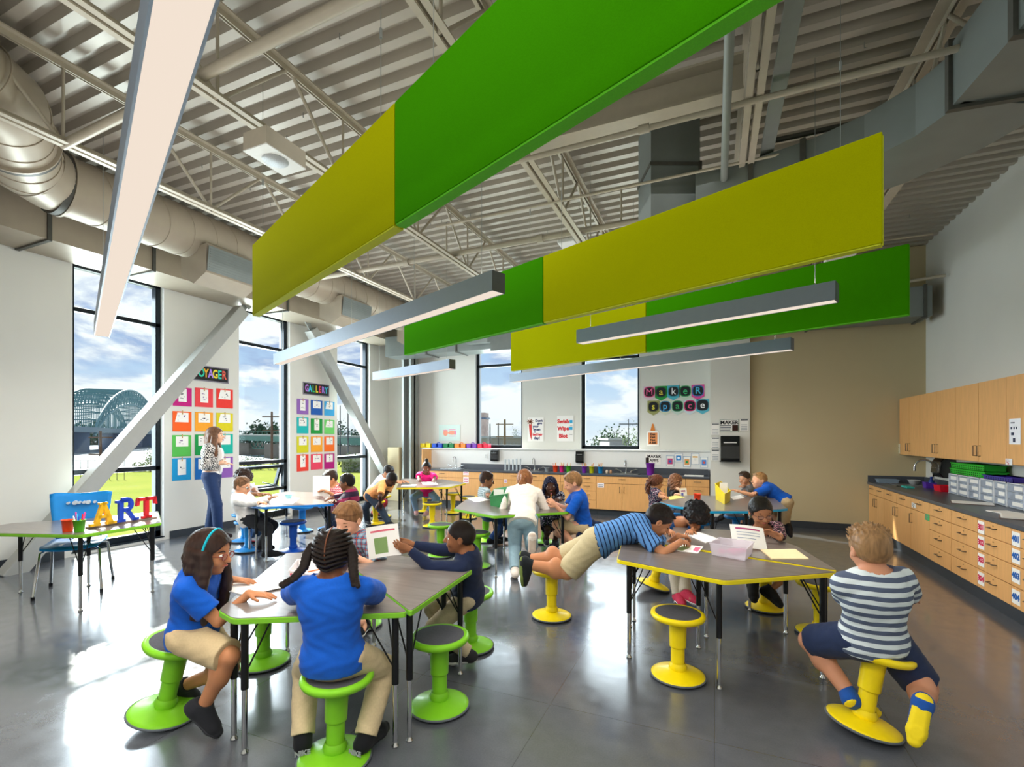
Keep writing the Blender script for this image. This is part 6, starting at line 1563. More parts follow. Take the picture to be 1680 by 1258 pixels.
        f.cone(t0, t1, .0125 * hs, .0100 * hs, .006); f.cone(t1, t2, .0098 * hs, .0080 * hs, .002)
    body = f.build('body', skin(sk), root, off)
    def surf(x, z, y0=.14):      # first point of the head surface seen from the front
        y = y0
        while y > .02:
            p = hp_(x, y, z); ii = np.floor((np.array(p) - f.lo) / f.h).astype(int)
            if (ii >= 0).all() and (ii < f.n - 1).all() and f.a[tuple(ii)] < .0: return y
            y -= .0015
        return .08
    if eyes:
        for s in (-1, 1):
            y = surf(s * .029, .002); m = MB(); Mh = Matrix((hr, lk, hu)).transposed()
            down = lk.z < -.28
            m.sphere(hp_(s * .029, y - .006, .0), (.0155 * q, .010 * q, (.0045 if down else .010) * q), 10, Mh); e = m.build('eye', EYEW if not down else LASH, root, world=True)
            if not down: m = MB(); m.sphere(hp_(s * .029, y + .0005, .0), (.0078 * q, .005 * q, .0085 * q), 8, Mh); m.build('iris', EYED, e, world=True)
            y = surf(s * .030, .024); m = MB(); m.tube([hp_(s * .014, y + .001, .019), hp_(s * .030, y + .001, .026), hp_(s * .046, surf(s * .046, .022) + .001, .019)], [.0030 * q, .0038 * q, .0022 * q], 6); m.build('eyebrow', hairm(brow or hair[1]), root, world=True)
        y = surf(0, -.052); m = MB(); m.tube([hp_(-.020, surf(-.02, -.051) - .001, -.050), hp_(-.007, y, -.0495), hp_(0, y + .0005, -.051), hp_(.007, y, -.0495), hp_(.020, surf(.02, -.051) - .001, -.050)], [.0018 * q, .0045 * q, .0048 * q, .0045 * q, .0018 * q], 7); m.build('mouth', pbr('lips_' + lips, '#' + lips, .5), root, world=True)
    # ================= hair
    st_, hcol = hair[0], hair[1]; hm = hairm(hcol)
    plo = np.minimum(np.array(hc) - .42 * q, lo); 
    def hfield(lo_, hi_): return Field(lo_, hi_, min(h, .0055))
    c0 = np.array(hc)
    hl = (hp_(0, .058, 0), lk * 1.0)      # frontal limit plane
    def cap(F_, inf, front=.050, hairline=.052, nape=-.050, nz=None, kk=.0, slope=.75):
        # hair cap = inflated skull minus the face wedge, cut below a slanted plane
        lowp = hp_(0, -.02, nape + .015); lown = (-(hu) + lk * -.0 + lk * 1.15).normalized() * 1.0
        F_.ell(hp_(0, -.012, .020), ((.074 * headrad + inf) * q, (.092 + inf) * q, (.088 + inf) * q), Bh, kk, cuts=(), noise=nz)
        sl, gg = F_.box(c0 - .16 * q, c0 + .16 * q, 0)
        px, py, pz = gg[0] - hc.x, gg[1] - hc.y, gg[2] - hc.z
        Y = (px * lk.x + py * lk.y + pz * lk.z) / q; Z = (px * hu.x + py * hu.y + pz * hu.z) / q; X = (px * hr.x + py * hr.y + pz * hr.z) / q
        facebox = np.maximum(front - Y + .10 * np.minimum(np.abs(X), .08), Z - hairline + 1.6 * np.abs(X) * np.abs(X) * 6)           # <0 inside the cut wedge
        side = np.maximum(np.maximum(.005 - Y, Z - .020), -(np.abs(X) - .02)) if front < .06 else facebox
        low = -(Z - (nape + slope * np.maximum(Y + .05, 0)))
        a = F_.a[sl]; a = np.maximum(a, -facebox * q * .7); a = np.maximum(a, low * q * .8); F_.a[sl] = a
    def build_cap(inf, **kw):
        F_ = hfield(c0 - .17 * q, c0 + .17 * q); cap(F_, inf, **kw); return F_
    if st_ == 'buzz': build_cap(.0035).build('hair', hm, root, off)
    elif st_ in ('short', 'spiky'):
        F_ = build_cap(.0045, front=.050, hairline=.058, nape=-.055, slope=.85)
        F_.ell(hp_(0, -.014, .040), ((.074 * headrad + .004) * q, .094 * q, .080 * q), Bh, .010, cuts=((hp_(0, 0, .052), (lk * .35 - hu).normalized()),), noise=(.003, 140))
        if st_ == 'spiky':
            rr = random.Random(5)
            for _ in range(90):
                t = rr.uniform(0, 2 * PI); u_ = rr.uniform(0, 1) ** .5 * .075; x, y = u_ * math.cos(t), u_ * math.sin(t) - .012
                z = .02 + .092 * math.sqrt(max(0, 1 - (x / .078) ** 2 - ((y + .012) / .097) ** 2)); F_.cone(hp_(x, y, z - .004), hp_(x * 1.22 + rr.uniform(-.008, .008), y * 1.15 + .010, z + .020), .0085 * q, .0028 * q, .005)
        else:
            for x in (-.04, -.02, .0, .02, .04): F_.cone(hp_(x, -.01, .108), hp_(x + .012, .060, .084), .012 * q, .008 * q, .010)
        F_.build('hair', hm, root, off)
    elif st_ in ('long', 'wavy', 'curlylong', 'ponytail', 'lowpony', 'bun', 'tied', 'curlypony'):
        lo_ = c0 - .20 * q; hi_ = c0 + .20 * q; lo_[2] -= .26 * q; lo_[:2] -= .12; hi_[:2] += .12
        F_ = hfield(lo_, hi_); cap(F_, .013 if st_ not in ('tied', 'bun', 'lowpony') else .007, front=.040 if st_ not in ('tied', 'bun') else .030, hairline=.062, nape=-.075, nz=(.002, 150), slope=.2 if st_ in ('long', 'wavy', 'curlylong') else .8)
        rr = random.Random(int(abs(pelvis.x * 97)) + 3); down = V(0, 0, -1)
        if st_ in ('long', 'wavy', 'curlylong'):
            n = 26; Ls = hair[2] if len(hair) > 2 else .22
            for i in range(n):
                aa = PI * (-.10 + 1.20 * i / (n - 1)) ; x0 = .084 * math.cos(aa); y0 = -.012 - .086 * math.sin(aa) + .01; p = hp_(x0, y0, -.0 + .01); L = Ls * q * rr.uniform(.85, 1.12); pr = p; m_ = 7; am = {'long': .004, 'wavy': .012, 'curlylong': .017}[st_]
                ph = rr.uniform(0, 6); fq = {'long': 1.5, 'wavy': 3.2, 'curlylong': 5.0}[st_]
                for j in range(1, m_ + 1):
                    t = j / m_; nx = p + down * (L * t) + (p - hc) * (.28 * min(1, t * 1.5)) * .5 + hr * (am * math.sin(ph + fq * 2 * t)) + lk * (am * math.cos(ph + fq * 2 * t)); F_.cone(pr, nx, .021 * q * (1 - .35 * (j - 1) / m_), .021 * q * (1 - .35 * t), .012); pr = nx
            if st_ == 'curlylong': F_.wrinkle(.006, 130)
        elif st_ in ('ponytail', 'lowpony', 'curlypony'):
            zb_ = .055 if st_ != 'lowpony' else .0; b = hp_(0, -.105, zb_); F_.ell(b, (.028 * q, .028 * q, .028 * q), Bh, .01); Ls = .24 if st_ == 'curlypony' else .13
            for j in range(10):
                ph = rr.uniform(0, 6); x = rr.uniform(-.012, .012); pr = b; w = .020 if st_ == 'curlypony' else .012
                for t in (.25, .5, .75, 1):
                    nx = b + down * (Ls * q * t) - lk * (.05 * q * math.sin(t * 2.2)) + hr * (x * q + w * math.sin(ph + 7 * t) * q * 1.3) + lk * (w * math.cos(ph + 6 * t)) * q; F_.cone(pr, nx, .014 * q, .011 * q, .008); pr = nx
            if st_ == 'curlypony': F_.wrinkle(.005, 140)
        elif st_ == 'bun': F_.ell(hp_(0, -.05, .125), (.034 * q, .034 * q, .034 * q), Bh, .012, noise=(.004, 160))
        elif st_ == 'tied': F_.ell(hp_(0, -.115, -.01), (.03 * q, .03 * q, .04 * q), Bh, .012)
        F_.build('hair', hm, root, off)
        if st_ in ('lowpony',): m = MB(); b = hp_(0, -.112, -.008); m.tube([b + hr * (.022 * q * math.cos(t)) + hu * (.022 * q * math.sin(t)) for t in [k_ * PI / 6 for k_ in range(12)]], .007, 6, closed=True); m.build('hair_tie', cloth('b5405a'), root, world=True)
    elif st_ == 'curly':
        F_ = hfield(c0 - .21 * q, c0 + .21 * q); cap(F_, .026, front=.050, hairline=.042, nape=-.07, nz=(.005, 110)); rr = random.Random(9)
        for _ in range(150):
            v = V(rr.gauss(0, 1), rr.gauss(0, 1), rr.gauss(0, 1)).normalized()
            if v.y > .62 and v.z < .45: continue
            if v.z < -.45: continue
            F_.ell(hp_(v.x * .098, v.y * .112 - .014, v.z * .108 + .02), (.015 * q,) * 3, Bh, .006)
        F_.build('hair', hm, root, off)
    elif st_ == 'braids':
        F_ = Field(c0 - .30 * q, c0 + .22 * q, .0045); cap(F_, .006, nape=-.075)
        for i in range(-5, 6):              # cornrow ridges arching over each side
            zz = -.055 + (i + 5) * .014
        for s in (-1, 1):
            for r_ in range(9):
                zz = .095 - r_ * .018; pts_ = []
                for j in range(9):
                    aa = PI * (.5 + .44 * j / 8); x = s * abs(.083 * math.cos(aa)) + s * .004; y = -.015 - .100 * math.sin(aa) if True else 0
                    kx = math.sqrt(max(.05, 1 - ((zz - .02) / .096) ** 2)); z = zz - .018 * (1 - abs(math.cos(aa)))
                    pts_.append(hp_(x * kx, (y + .015) * kx - .012, z + .012 * j / 8))
                for a_, b_ in zip(pts_[:-1], pts_[1:]): F_.cone(a_, b_, .0072 * q, .0072 * q, .001)
        F_.build('hair', hm, root, off)
        m = MB(); m.tube([hp_(0, -.012 - .1045 * math.sin(t_), .020 + .1035 * math.cos(t_)) for t_ in [math.radians(15 + 8 * j_) for j_ in range(15)]], .0028 * q, 6); m.build('centre_parting', skin(sk), root, world=True)
        for s in (-1, 1):
            F_ = Field(c0 - .34 * q, c0 + .26 * q, .0045)
            path = [hp_(s * .078, -.045, .04), hp_(s * .098, -.05, .0), hp_(s * .104, -.055, -.05), hp_(s * (.118 if s > 0 else .135), -.07, -.095), hp_(s * (.135 if s > 0 else .175), -.095, -.125)]; rad = .017
            n = 26
            for j in range(n):
                t = j / (n - 1) * (len(path) - 1); i_ = min(int(t), len(path) - 2); p = path[i_].lerp(path[i_ + 1], t - i_); sd_ = (1 if j % 2 else -1)
                F_.ell(p + hr * (.0085 * sd_ * q), (.0165 * q * (1 - .35 * j / n), .0165 * q * (1 - .3 * j / n), .0125 * q), Bh, .001)
            F_.build('side_braid', hm, root, off)
    elif st_ == 'scarf':
        F_ = hfield(c0 - .24 * q, c0 + .2 * q); cap(F_, .014, front=.055, hairline=.052, nape=-.08)
        for i in range(12):
            aa = PI * i / 11; F_.cone(hp_(.082 * math.cos(aa), -.01 - .085 * math.sin(aa), -.0), hp_(.095 * math.cos(aa), -.02 - .09 * math.sin(aa), -.15), .020 * q, .024 * q, .012)
        F_.build('headscarf', hair[3], root, off)
    # ================= clothes
    if top is not None:
        F_ = Field(lo - .02, hi + .02, h + .0005); inf = .010
        torso(F_, inf, .03); F_.ell(pelvis + U * .0, ((HIPW + .046 * k) * g + inf + .010, (td + .012) * g + inf + .012, .11 * k), Bt, .03); cutp = pelvis - U * (hem * k); 
        for i in (0, 1):
            rs = ru * 1.25 + inf
            if sleeve > 0:
                e = sh[i].lerp(el[i], min(1, sleeve / .55)) if sleeve <= .55 else None
                if e is not None:
                    d = (el[i] - sh[i]).normalized(); F_.cone(sh[i], e, rs * 1.05, rs * 1.02 + .006, .018, cuts=((e, d),))
                else:
                    F_.cone(sh[i], el[i], rs * 1.02, ru * .95 + inf, .018); fr_ = (sleeve - .55) / .45; e = el[i].lerp(wr[i], fr_); d = (wr[i] - el[i]).normalized(); F_.cone(el[i], e, ru * .95 + inf, ru * .62 + inf, .006, cuts=((e, d),))
        F_.cone(pelvis, pelvis - U * .05 * k, (HIPW + .040 * k) * g + inf + .006, (HIPW + .042 * k) * g + inf + .009, .02, squash=(tuple(F), .76))
        if collar: F_.cone(neck - U * .03 * k, neck + U * .03 * k, .060 * q, .054 * q, .010, cuts=((neck + U * .022 * k, U),))
        F_.wrinkle(.0022, 55, pelvis.x)
        # hem
        sl, gg = F_.box(np.array(cutp) - .26 * k, np.array(cutp) + .26 * k, 0)
        if sl is not None:
            dd = (gg[0] - cutp.x) * -U.x + (gg[1] - cutp.y) * -U.y + (gg[2] - cutp.z) * -U.z
            rad = np.sqrt((gg[0] - cutp.x) ** 2 + (gg[1] - cutp.y) ** 2 + (gg[2] - cutp.z) ** 2); near = rad < .25 * k
            arm = np.full(dd.shape, False)
            for i in (0, 1):
                for (a_, b_) in ((sh[i], el[i]), (el[i], wr[i])):
                    ab = b_ - a_; t = np.clip(((gg[0] - a_.x) * ab.x + (gg[1] - a_.y) * ab.y + (gg[2] - a_.z) * ab.z) / ab.length_squared, 0, 1)
                    arm |= np.sqrt((gg[0] - a_.x - t * ab.x) ** 2 + (gg[1] - a_.y - t * ab.y) ** 2 + (gg[2] - a_.z - t * ab.z) ** 2) < ru * 1.6
            F_.a[sl] = np.where(near & ~arm, np.maximum(F_.a[sl], dd), F_.a[sl])
        # neck opening
        no = neck + U * (.022 * k if collar else -.012 * k); sl, gg = F_.box(np.array(neck) - .09 * k, np.array(neck) + .11 * k, 0)
        if sl is not None:
            dd = (gg[0] - no.x) * U.x + (gg[1] - no.y) * U.y + (gg[2] - no.z) * U.z; px = gg[0] - no.x; py = gg[1] - no.y; pz = gg[2] - no.z
            ax = px * U.x + py * U.y + pz * U.z; rad = np.sqrt(np.maximum(px * px + py * py + pz * pz - ax * ax, 0)); F_.a[sl] = np.where(rad < .075 * k, np.maximum(F_.a[sl], dd), F_.a[sl])
        F_.build('shirt', top, root, off)
    if bottom is not None:
        F_ = Field(lo - .02, hi + .02, h + .0005); inf = .011
        F_.ell(pelvis + U * .0, ((HIPW + .038 * k) * g + inf, (td + .006) * g + inf, .105 * k), Bt, .0)
        rt_ = (.064 * k if not adult else .082) * g
        for i in (0, 1):
            if leglen <= .55:
                e = hp[i].lerp(kn[i], min(1.0, leglen / .5)); d = (kn[i] - hp[i]).normalized(); F_.cone(hp[i], e, rt_ + inf * 1.2, rt_ * .86 + inf * 1.8, .03, cuts=((e, d),))
            else:
                F_.cone(hp[i], kn[i], rt_ + inf, rt_ * .74 + inf, .03); e = kn[i].lerp(an[i], min(1, (leglen - .5) / .5)); d = (an[i] - kn[i]).normalized(); F_.cone(kn[i], e, rt_ * .74 + inf, rt_ * .52 + inf * 1.3, .012, cuts=((e, d),))
        F_.wrinkle(.002, 48, pelvis.y); cp = pelvis + U * .06 * k; sl, gg = F_.box(np.array(pelvis) - .2, np.array(pelvis) + .2, 0); dd = (gg[0] - cp.x) * U.x + (gg[1] - cp.y) * U.y + (gg[2] - cp.z) * U.z
        rad = np.sqrt((gg[0] - cp.x) ** 2 + (gg[1] - cp.y) ** 2 + (gg[2] - cp.z) ** 2); F_.a[sl] = np.where(rad < .15 * k, np.maximum(F_.a[sl], dd), F_.a[sl])
        F_.build('shorts' if leglen <= .55 else 'trousers', bottom, root, off)
    if skirt is not None:
        F_ = Field(lo - .03, hi + .03, h + .0005); kc = (kn[0] + kn[1]) / 2; F_.ell(pelvis, ((HIPW + .06 * k) * g, td + .03, .1 * k), Bt, 0)
        for i in (0, 1): F_.cone(hp[i], hp[i].lerp(kn[i], 1.05), .085 * k, .085 * k, .05, cuts=((hp[i].lerp(kn[i], 1.0), (kn[i] - hp[i]).normalized()),))
        F_.wrinkle(.004, 60); F_.build('skirt', skirt, root, off)
    # ================= shoes
    if shoe is not None:
        for i in (0, 1):
            td_ = toes[i]; a_ = an[i]; dn = -Wz if abs(td_.z) < .5 else td_.cross(td_.cross(Wz)).normalized()
            legd = (an[i] - kn[i]).normalized(); dn = (legd - td_ * legd.dot(td_)); dn = dn.normalized() if dn.length > .05 else -Wz
            if abs(td_.z) < .25 and dn.z < -.5: dn = V(0, 0, -1)
            solep = a_ + dn * .062 * k; sdv = td_.cross(dn).normalized()
            if dn.z < -.9: solep.z = max(min(solep.z, a_.z - .03), .0)
            F_ = Field(np.array(a_) - .20 * k, np.array(a_) + .24 * k, h)
            heel = solep - dn * .034 * k - td_ * .030 * k; ball = solep - dn * .026 * k + td_ * .100 * k; tip = solep - dn * .023 * k + td_ * .135 * k
            F_.cone(heel, ball, .034 * k, .033 * k, .0, cuts=((solep, dn),)); F_.cone(ball, tip, .033 * k, .024 * k, .01, cuts=((solep, dn),))
            F_.cone(heel + td_ * .015 * k, a_ - legd * .04 * k, .038 * k, .038 * k, .02, cuts=((a_ - legd * .028 * k, -legd), (solep, dn))); F_.cone(a_ + td_ * .012 * k, ball, .037 * k, .032 * k, .012, cuts=((solep, dn), (a_ - legd * .028 * k, -legd)))
            F_.a = np.maximum(F_.a, -1); sho = F_.build('shoe', cloth(shoe[0]), root, off)
            F_ = Field(np.array(a_) - .20 * k, np.array(a_) + .24 * k, h); sp = solep - dn * .016 * k
            F_.cone(heel, ball, .038 * k, .037 * k, .0, cuts=((solep + dn * .004, dn), (sp, -dn))); F_.cone(ball, tip, .037 * k, .028 * k, .01, cuts=((solep + dn * .004, dn), (sp, -dn)))
            if sho: F_.build('sole', pbr('sole_' + shoe[1], '#' + shoe[1], .7), sho, (0, 0, 0)).location = -Vector(off)
            if sock:
                m = MB(); m.tube([a_ - legd * .07 * k, a_ - legd * .02 * k], [.033 * k, .035 * k], 14); m.build('sock', cloth(sock), root, world=True)
    if glasses:
        m = MB(); g_ = []
        for s in (-1, 1):
            c = hp_(s * .029, surf(s * .029, .0) + .012, -.002); ring = [c + hr * (.021 * q * math.cos(t)) + hu * (.015 * q * math.sin(t)) for t in [j * PI / 8 for j in range(16)]]; m.tube(ring, .0020 * q, 5, closed=True); g_.append(ring)
            m.tube([hp_(s * .050, surf(s * .029, .0) + .012, .002), hp_(s * .080 * headrad, .02, .004), hp_(s * .080 * headrad, -.01, .002)], .0018 * q, 5)
        m.tube([hp_(-.009, surf(0, .002) + .004, .003), hp_(.009, surf(0, .002) + .004, .003)], .0018 * q, 5)
        go = m.build('glasses', pbr('spec_' + glasses, '#' + glasses, .35), root, world=True)
        m = MB(); [m.add(r_, [tuple(range(16))]) for r_ in g_]; m.build('lens', LENSG, go, world=True)
    return dict(root=root, hp=hp_, U=U, F=F, R=Rt, wr=wr, el=el, sh=sh, kn=kn, an=an, hc=hc, lk=lk, hr=hr, hu=hu, q=q, off=off, k=k, pelvis=pelvis, neck=neck)
def yaw(deg, pitch=0):      # direction: 0 = away from camera, 90 = image right, 180 = towards camera
    a = math.radians(deg); d = CAMF * math.cos(a) + CAMR * math.sin(a); p = math.radians(pitch); return d * math.cos(p) + V(0, 0, math.sin(p))
# ================================================================ the cast
import os as _os
POLO = cloth('0e53b6'); KHAKI = cloth('c3ad86'); NAVY = cloth('1b2540'); WHITET = cloth('e9e6e2'); JEAN = DENIM; BLACKT = cloth('1b1c20')
def flat_sheet(name, lab, c, x, y, w, h, mat=PAPER, cat='paper', curve=0.0, marks=()):
    """thin, gently curved sheet with axes x (width) and y (height)"""
    x = Vector(x).normalized(); y = Vector(y); y = (y - x * y.dot(x)).normalized(); z = x.cross(y); c = Vector(c); m = MB(); n = 8; vs = []
    for i in range(n + 1):
        u = i / n - .5
        for s in (-.5, .5): vs.append(c + x * (u * w) + y * (s * h) + z * (curve * (u * u * 4)))
    for i in range(n + 1):
        u = i / n - .5
        for s in (-.5, .5): vs.append(c + x * (u * w) + y * (s * h) + z * (curve * (u * u * 4) - .0012))
    f = [(2 * i, 2 * i + 2, 2 * i + 3, 2 * i + 1) for i in range(n)] + [(2 * (n + 1) + 2 * i, 2 * (n + 1) + 2 * i + 1, 2 * (n + 1) + 2 * i + 3, 2 * (n + 1) + 2 * i + 2) for i in range(n)]
    m.add(vs, f, True); o = m.build(name, mat, origin=tuple(c)); tag(o, lab, cat)
    for (x0, y0, x1, y1, col) in marks:
        mm = MB(); k = 6; vv = []
        for i in range(k + 1):
            u = x0 + (x1 - x0) * i / k
            for t in (y0, y1): vv.append(c + x * (u * w) + y * (t * h) + z * (curve * (u * u * 4) + .0012))
        mm.add(vv, [(2 * i, 2 * i + 2, 2 * i + 3, 2 * i + 1) for i in range(k)] + [(2 * i + 1, 2 * i + 3, 2 * i + 2, 2 * i) for i in range(0)], True); mm.build('printed_patch', cm(col), o, world=True)
    return o
A_D = CAMR * 0
def band(p, mat_, r=.084, name='headband'):
    q = p['q']; m = MB(); m.tube([p['hp'](r * 1.06 * math.cos(t), .012 + .0 * math.sin(t), .012 + (r + .022) * math.sin(t)) for t in [PI * i / 16 for i in range(17)]], .0065, 8); m.build(name, mat_, p['root'], world=True)

# 1 girl with teal headband
p = person('girl in a blue polo with teal headband and long dark hair, sitting at left', pelvis=D(316, 1036, 2.66), neck=D(333, 940, 2.66), face=yaw(85), look=yaw(88, -10), hands=(P(378, 950, .765), P(408, 974, .765)),
    feet=(D(300, 1125, 2.85), D(333, 1160, 2.50)), toe=[yaw(40, -45), yaw(75, -50)], knee=(CAMR + V(0, 0, .2), CAMR + V(0, 0, .1) - CAMF * .3), elbow=(V(0, 0, -1), V(0, 0, -1) - CAMR * .1), curl=(.12, .12), fingers=(yaw(85, -6), yaw(82, -6)),
    sk='b97e58', hair=('wavy', '2e1f1a', .29), top=POLO, sleeve=.38, bottom=KHAKI, leglen=.48, shoe=('26272c', '3a3b40'), h=.0045, glasses='8a3a34', collar=True, hem=.05)
band(p, cloth('15a3b5'))
# 2 girl with braids, from behind
p = person('girl seen from behind with two dark braids and cornrows, blue polo, khaki trousers', pelvis=D(547, 1076, 2.37), neck=D(545, 950, 2.36), face=yaw(0), look=yaw(0, -14), hands=(D(508, 962, 2.74), D(596, 964, 2.74)),
    feet=(P(497, 1205, .10), P(600, 1205, .10)), toe=[yaw(-22), yaw(22)], knee=(-CAMR * .62 + CAMF * 1.2 + V(0, 0, .3), CAMR * .45 + CAMF * 1.3 + V(0, 0, .3)), elbow=(-CAMR * 1.2 - CAMF * .2 - V(0, 0, .35), CAMR * 1.2 - CAMF * .2 - V(0, 0, .35)),
    sk='6b412c', hair=('braids', '1d1614'), top=POLO, sleeve=.50, bottom=cloth('c9b690'), leglen=1.0, shoe=('17181c', '222327'), h=.0045, collar=True, hem=.05, eyes=False, sock='e8e8e8', girth=1.1)
for i, s in ((0, -1), (1, 1)):
    a = p['an'][i]; td = (yaw(-22), yaw(22))[i]; M = frameM(V(a.x, a.y, .055) - td * .082, td.cross(V(0, 0, 1)).normalized(), V(0, 0, 1))
    text('heel_lettering', 'NIKE', .034, M, cloth('9a9ca2'), p['root'], bold=.001)
# 3 plaid shirt boy
p = person('boy in a blue plaid shirt looking down, facing the camera behind the braids', pelvis=D(578, 955, 3.72), neck=D(577, 874, 3.56), face=yaw(186), look=yaw(204, -24), hands=(P(584, 914, .765), P(548, 920, .765)),
    feet=(P(598, 1020, .1), P(566, 1020, .1)), toe=-CAMF, sk='e0a98a', hair=('short', '7a5636'), top=plaid('plaid_blue', '3d5878', '9fb6c6', 'b0402e', 26), sleeve=.42, bottom=cloth('3a3f4c'), leglen=.5, h=.005, collar=True, elbow=(CAMR * .9 - V(0, 0, .8), -CAMR * .9 - V(0, 0, .8)), fingers=(yaw(-90), yaw(100)))
# 4 navy jacket boy
p = person('boy in a navy zip jacket in profile, holding up a reading sheet', pelvis=D(768, 972, 3.42), neck=D(762, 907, 3.34), face=yaw(-86), look=yaw(-92, 0), S=1.08, hands=(D(672, 901, 3.28), D(676, 893, 3.50)),
    feet=(P(768, 1070, .10), P(738, 1060, .10)), toe=[yaw(-100), yaw(-80)], knee=(-CAMR + V(0, 0, .4), -CAMR + V(0, 0, .4)), elbow=(V(0, 0, -1), V(0, 0, -1)), palm=[CAMF * 1.0 + V(0, 0, .3), -CAMF + V(0, 0, .3)], curl=(.35, .35), fingers=(yaw(-90, 18), yaw(-95, 12)),
    sk='8a5a3c', hair=('buzz', '1a1210'), top=NAVY, sleeve=.97, bottom=cloth('b9a98c'), leglen=1.0, shoe=('2a2a2e', 'e6e6e2'), h=.0048, collar=True, hem=.06)
m = MB(); nk = p['neck']; m.tube([nk + p['F'] * .062 + V(0, 0, -.0), nk + p['F'] * .098 - V(0, 0, .12), nk + p['F'] * .10 - V(0, 0, .26)], .003, 6); m.build('zip', CHROME, p['root'], world=True)
c = D(630, 887, 3.34); flat_sheet('reading_sheet', 'white reading sheet with red title and green picture held by the jacket boy', c, (CAMR * 1 + CAMF * .15 + V(0, 0, .12)), V(0, 0, 1) - CAMR * .42, .22, .22, curve=.03, marks=((-.38, .30, .38, .36, 'd96a7a'), (-.30, -.38, .10, .12, '7f9c62')))
# 5 standing woman
pat = custom('striped_knit', lambda n, s, co, b: mixc(n, math_n(n, 'GREATER_THAN', (lambda w: (n.links.new(co, w.inputs[0]), w.outputs['Fac'])[1])(node(n, 'ShaderNodeTexWave', wave_type='BANDS', bands_direction='DIAGONAL', **{'i_Scale': 14.0, 'i_Distortion': 9.0, 'i_Detail': 3.0, 'i_Detail Scale': 2.5})), .5), lin('#17171b'), lin('#d9d6d0')), .85)
p = person('woman standing by the gallery wall in black and white cardigan, arms folded', pelvis=D(347, 781, 7.6), neck=D(349, 728, 7.6), face=yaw(75), look=yaw(72, 3), hands=(D(367, 756, 7.55), D(365, 760, 7.38)),
    feet=(P(342, 873, .1), P(358, 875, .1)), toe=[yaw(85), yaw(70)], knee=(CAMR, CAMR), elbow=(CAMF * .3 - CAMR * .4 - V(0, 0, 1), -CAMF * .4 - CAMR * .5 - V(0, 0, 1)), fingers=(yaw(170, -5), yaw(60, 0)), adult=True, S=1.25, curl=(.3, .3),
    sk='e2b192', hair=('wavy', '6a4a35', .26), top=pat, sleeve=.92, bottom=cloth('20345a'), leglen=.98, shoe=('3a2a2a', '2a2226'), hem=-.08, h=.007, girth=1.15)
f = Field(np.array(p['pelvis']) - .3, np.array(p['neck']) + .3, .007); U_, F_, R_ = p['U'], p['F'], p['R']; pv = p['pelvis']
f.ell(pv + U_ * .12, (.165, .150, .17), (R_, F_, U_), 0); f.ell(pv + U_ * .34 + F_ * .03, (.12, .135, .17), (R_, F_, U_), .03); f.clip(pv - U_ * .02, -U_); f.clip(pv + U_ * .46, U_); f.clip(pv + F_ * .03, -F_); f.clip(pv + R_ * .045, R_); f.clip(pv - R_ * .06, -R_); f.ell(pv + U_ * .05, (.150, .128, .10), (R_, F_, U_), 0, cuts=((pv + U_ * .09, U_), (pv - U_ * .02, -U_))); f.build('white_top', WHITET, p['root'], p['off'])
# 6-9 blue table
p = person('boy in a white shirt with glasses sitting at the blue table, profile', pelvis=D(408, 848, 6.5), neck=D(395, 811, 6.45), face=yaw(80), look=yaw(88, -12), hands=(P(442, 818, .775), P(440, 826, .775)), feet=(D(428, 893, 6.6), P(438, 905, .1)), toe=[yaw(80), yaw(60)],
    knee=(CAMR + V(0, 0, .3), CAMR + V(0, 0, .3)), elbow=(V(0, 0, -1), V(0, 0, -1)), sk='d49c78', hair=('short', '6a4c34'), top=WHITET, sleeve=.98, bottom=cloth('26282c'), leglen=1.0, shoe=('18191c', '1f2023'), glasses='3a3a40', h=.0065, girth=1.15, hem=.09, collar=True)
p = person('curly-haired child in a pale tee reaching over the blue table', pelvis=D(402, 838, 7.1), neck=D(398, 797, 7.05), face=yaw(95), look=yaw(110, -22), hands=(P(432, 814, .78), P(450, 812, .79)), feet=(P(420, 878, .1), P(412, 880, .1)), toe=yaw(95), knee=(CAMR + V(0, 0, .3),) * 2, elbow=(V(0, 0, -.4) + CAMF, V(0, 0, -1)),
    sk='9a6844', hair=('curly', '2a1b16'), top=cloth('dfe6ec'), sleeve=.4, bottom=JEAN, leglen=1.0, shoe=('e8e6e6', 'd83a4a'), h=.007)
p = person('boy in a red plaid shirt holding a paper beyond the blue table', pelvis=D(551, 832, 7.5), neck=D(546, 796, 7.35), face=yaw(215), look=yaw(232, -28), hands=(P(540, 808, .80), P(524, 807, .80)), feet=(P(552, 866, .1), P(540, 866, .1)), toe=-CAMR, sk='b9805a', hair=('short', '2e211b'), top=plaid('plaid_red', 'c03a48', 'e8c8cc', '7a1a28', 30), sleeve=.85, bottom=cloth('2c3340'), leglen=1.0, glasses='3a2a28', h=.007)
p = person('boy with short black hair and dark sweater seen side-on at the blue table', pelvis=D(577, 843, 6.85), neck=D(573, 805, 6.8), face=yaw(-88), look=yaw(-92, -8), hands=(P(548, 822, .78), P(545, 817, .78)), feet=(P(566, 884, .1), P(560, 880, .1)), toe=-CAMR, knee=(-CAMR + V(0, 0, .3),) * 2, elbow=(V(0, 0, -1),) * 2, sk='7a4e34', hair=('short', '14100f'),
    top=striped('sweater_band', ('2a1c30', '8a2448'), 7), sleeve=.95, bottom=cloth('22314e'), leglen=1.0, glasses='1a1a1e', h=.007)
c = (P(528, 808, .80) + V(0, 0, .10)); flat_sheet('reading_sheet', 'white paper held by the boy in red plaid at the blue table', c, CAMR + CAMF * .2, V(0, 0, 1) - CAMR * .3, .24, .30, curve=.02)
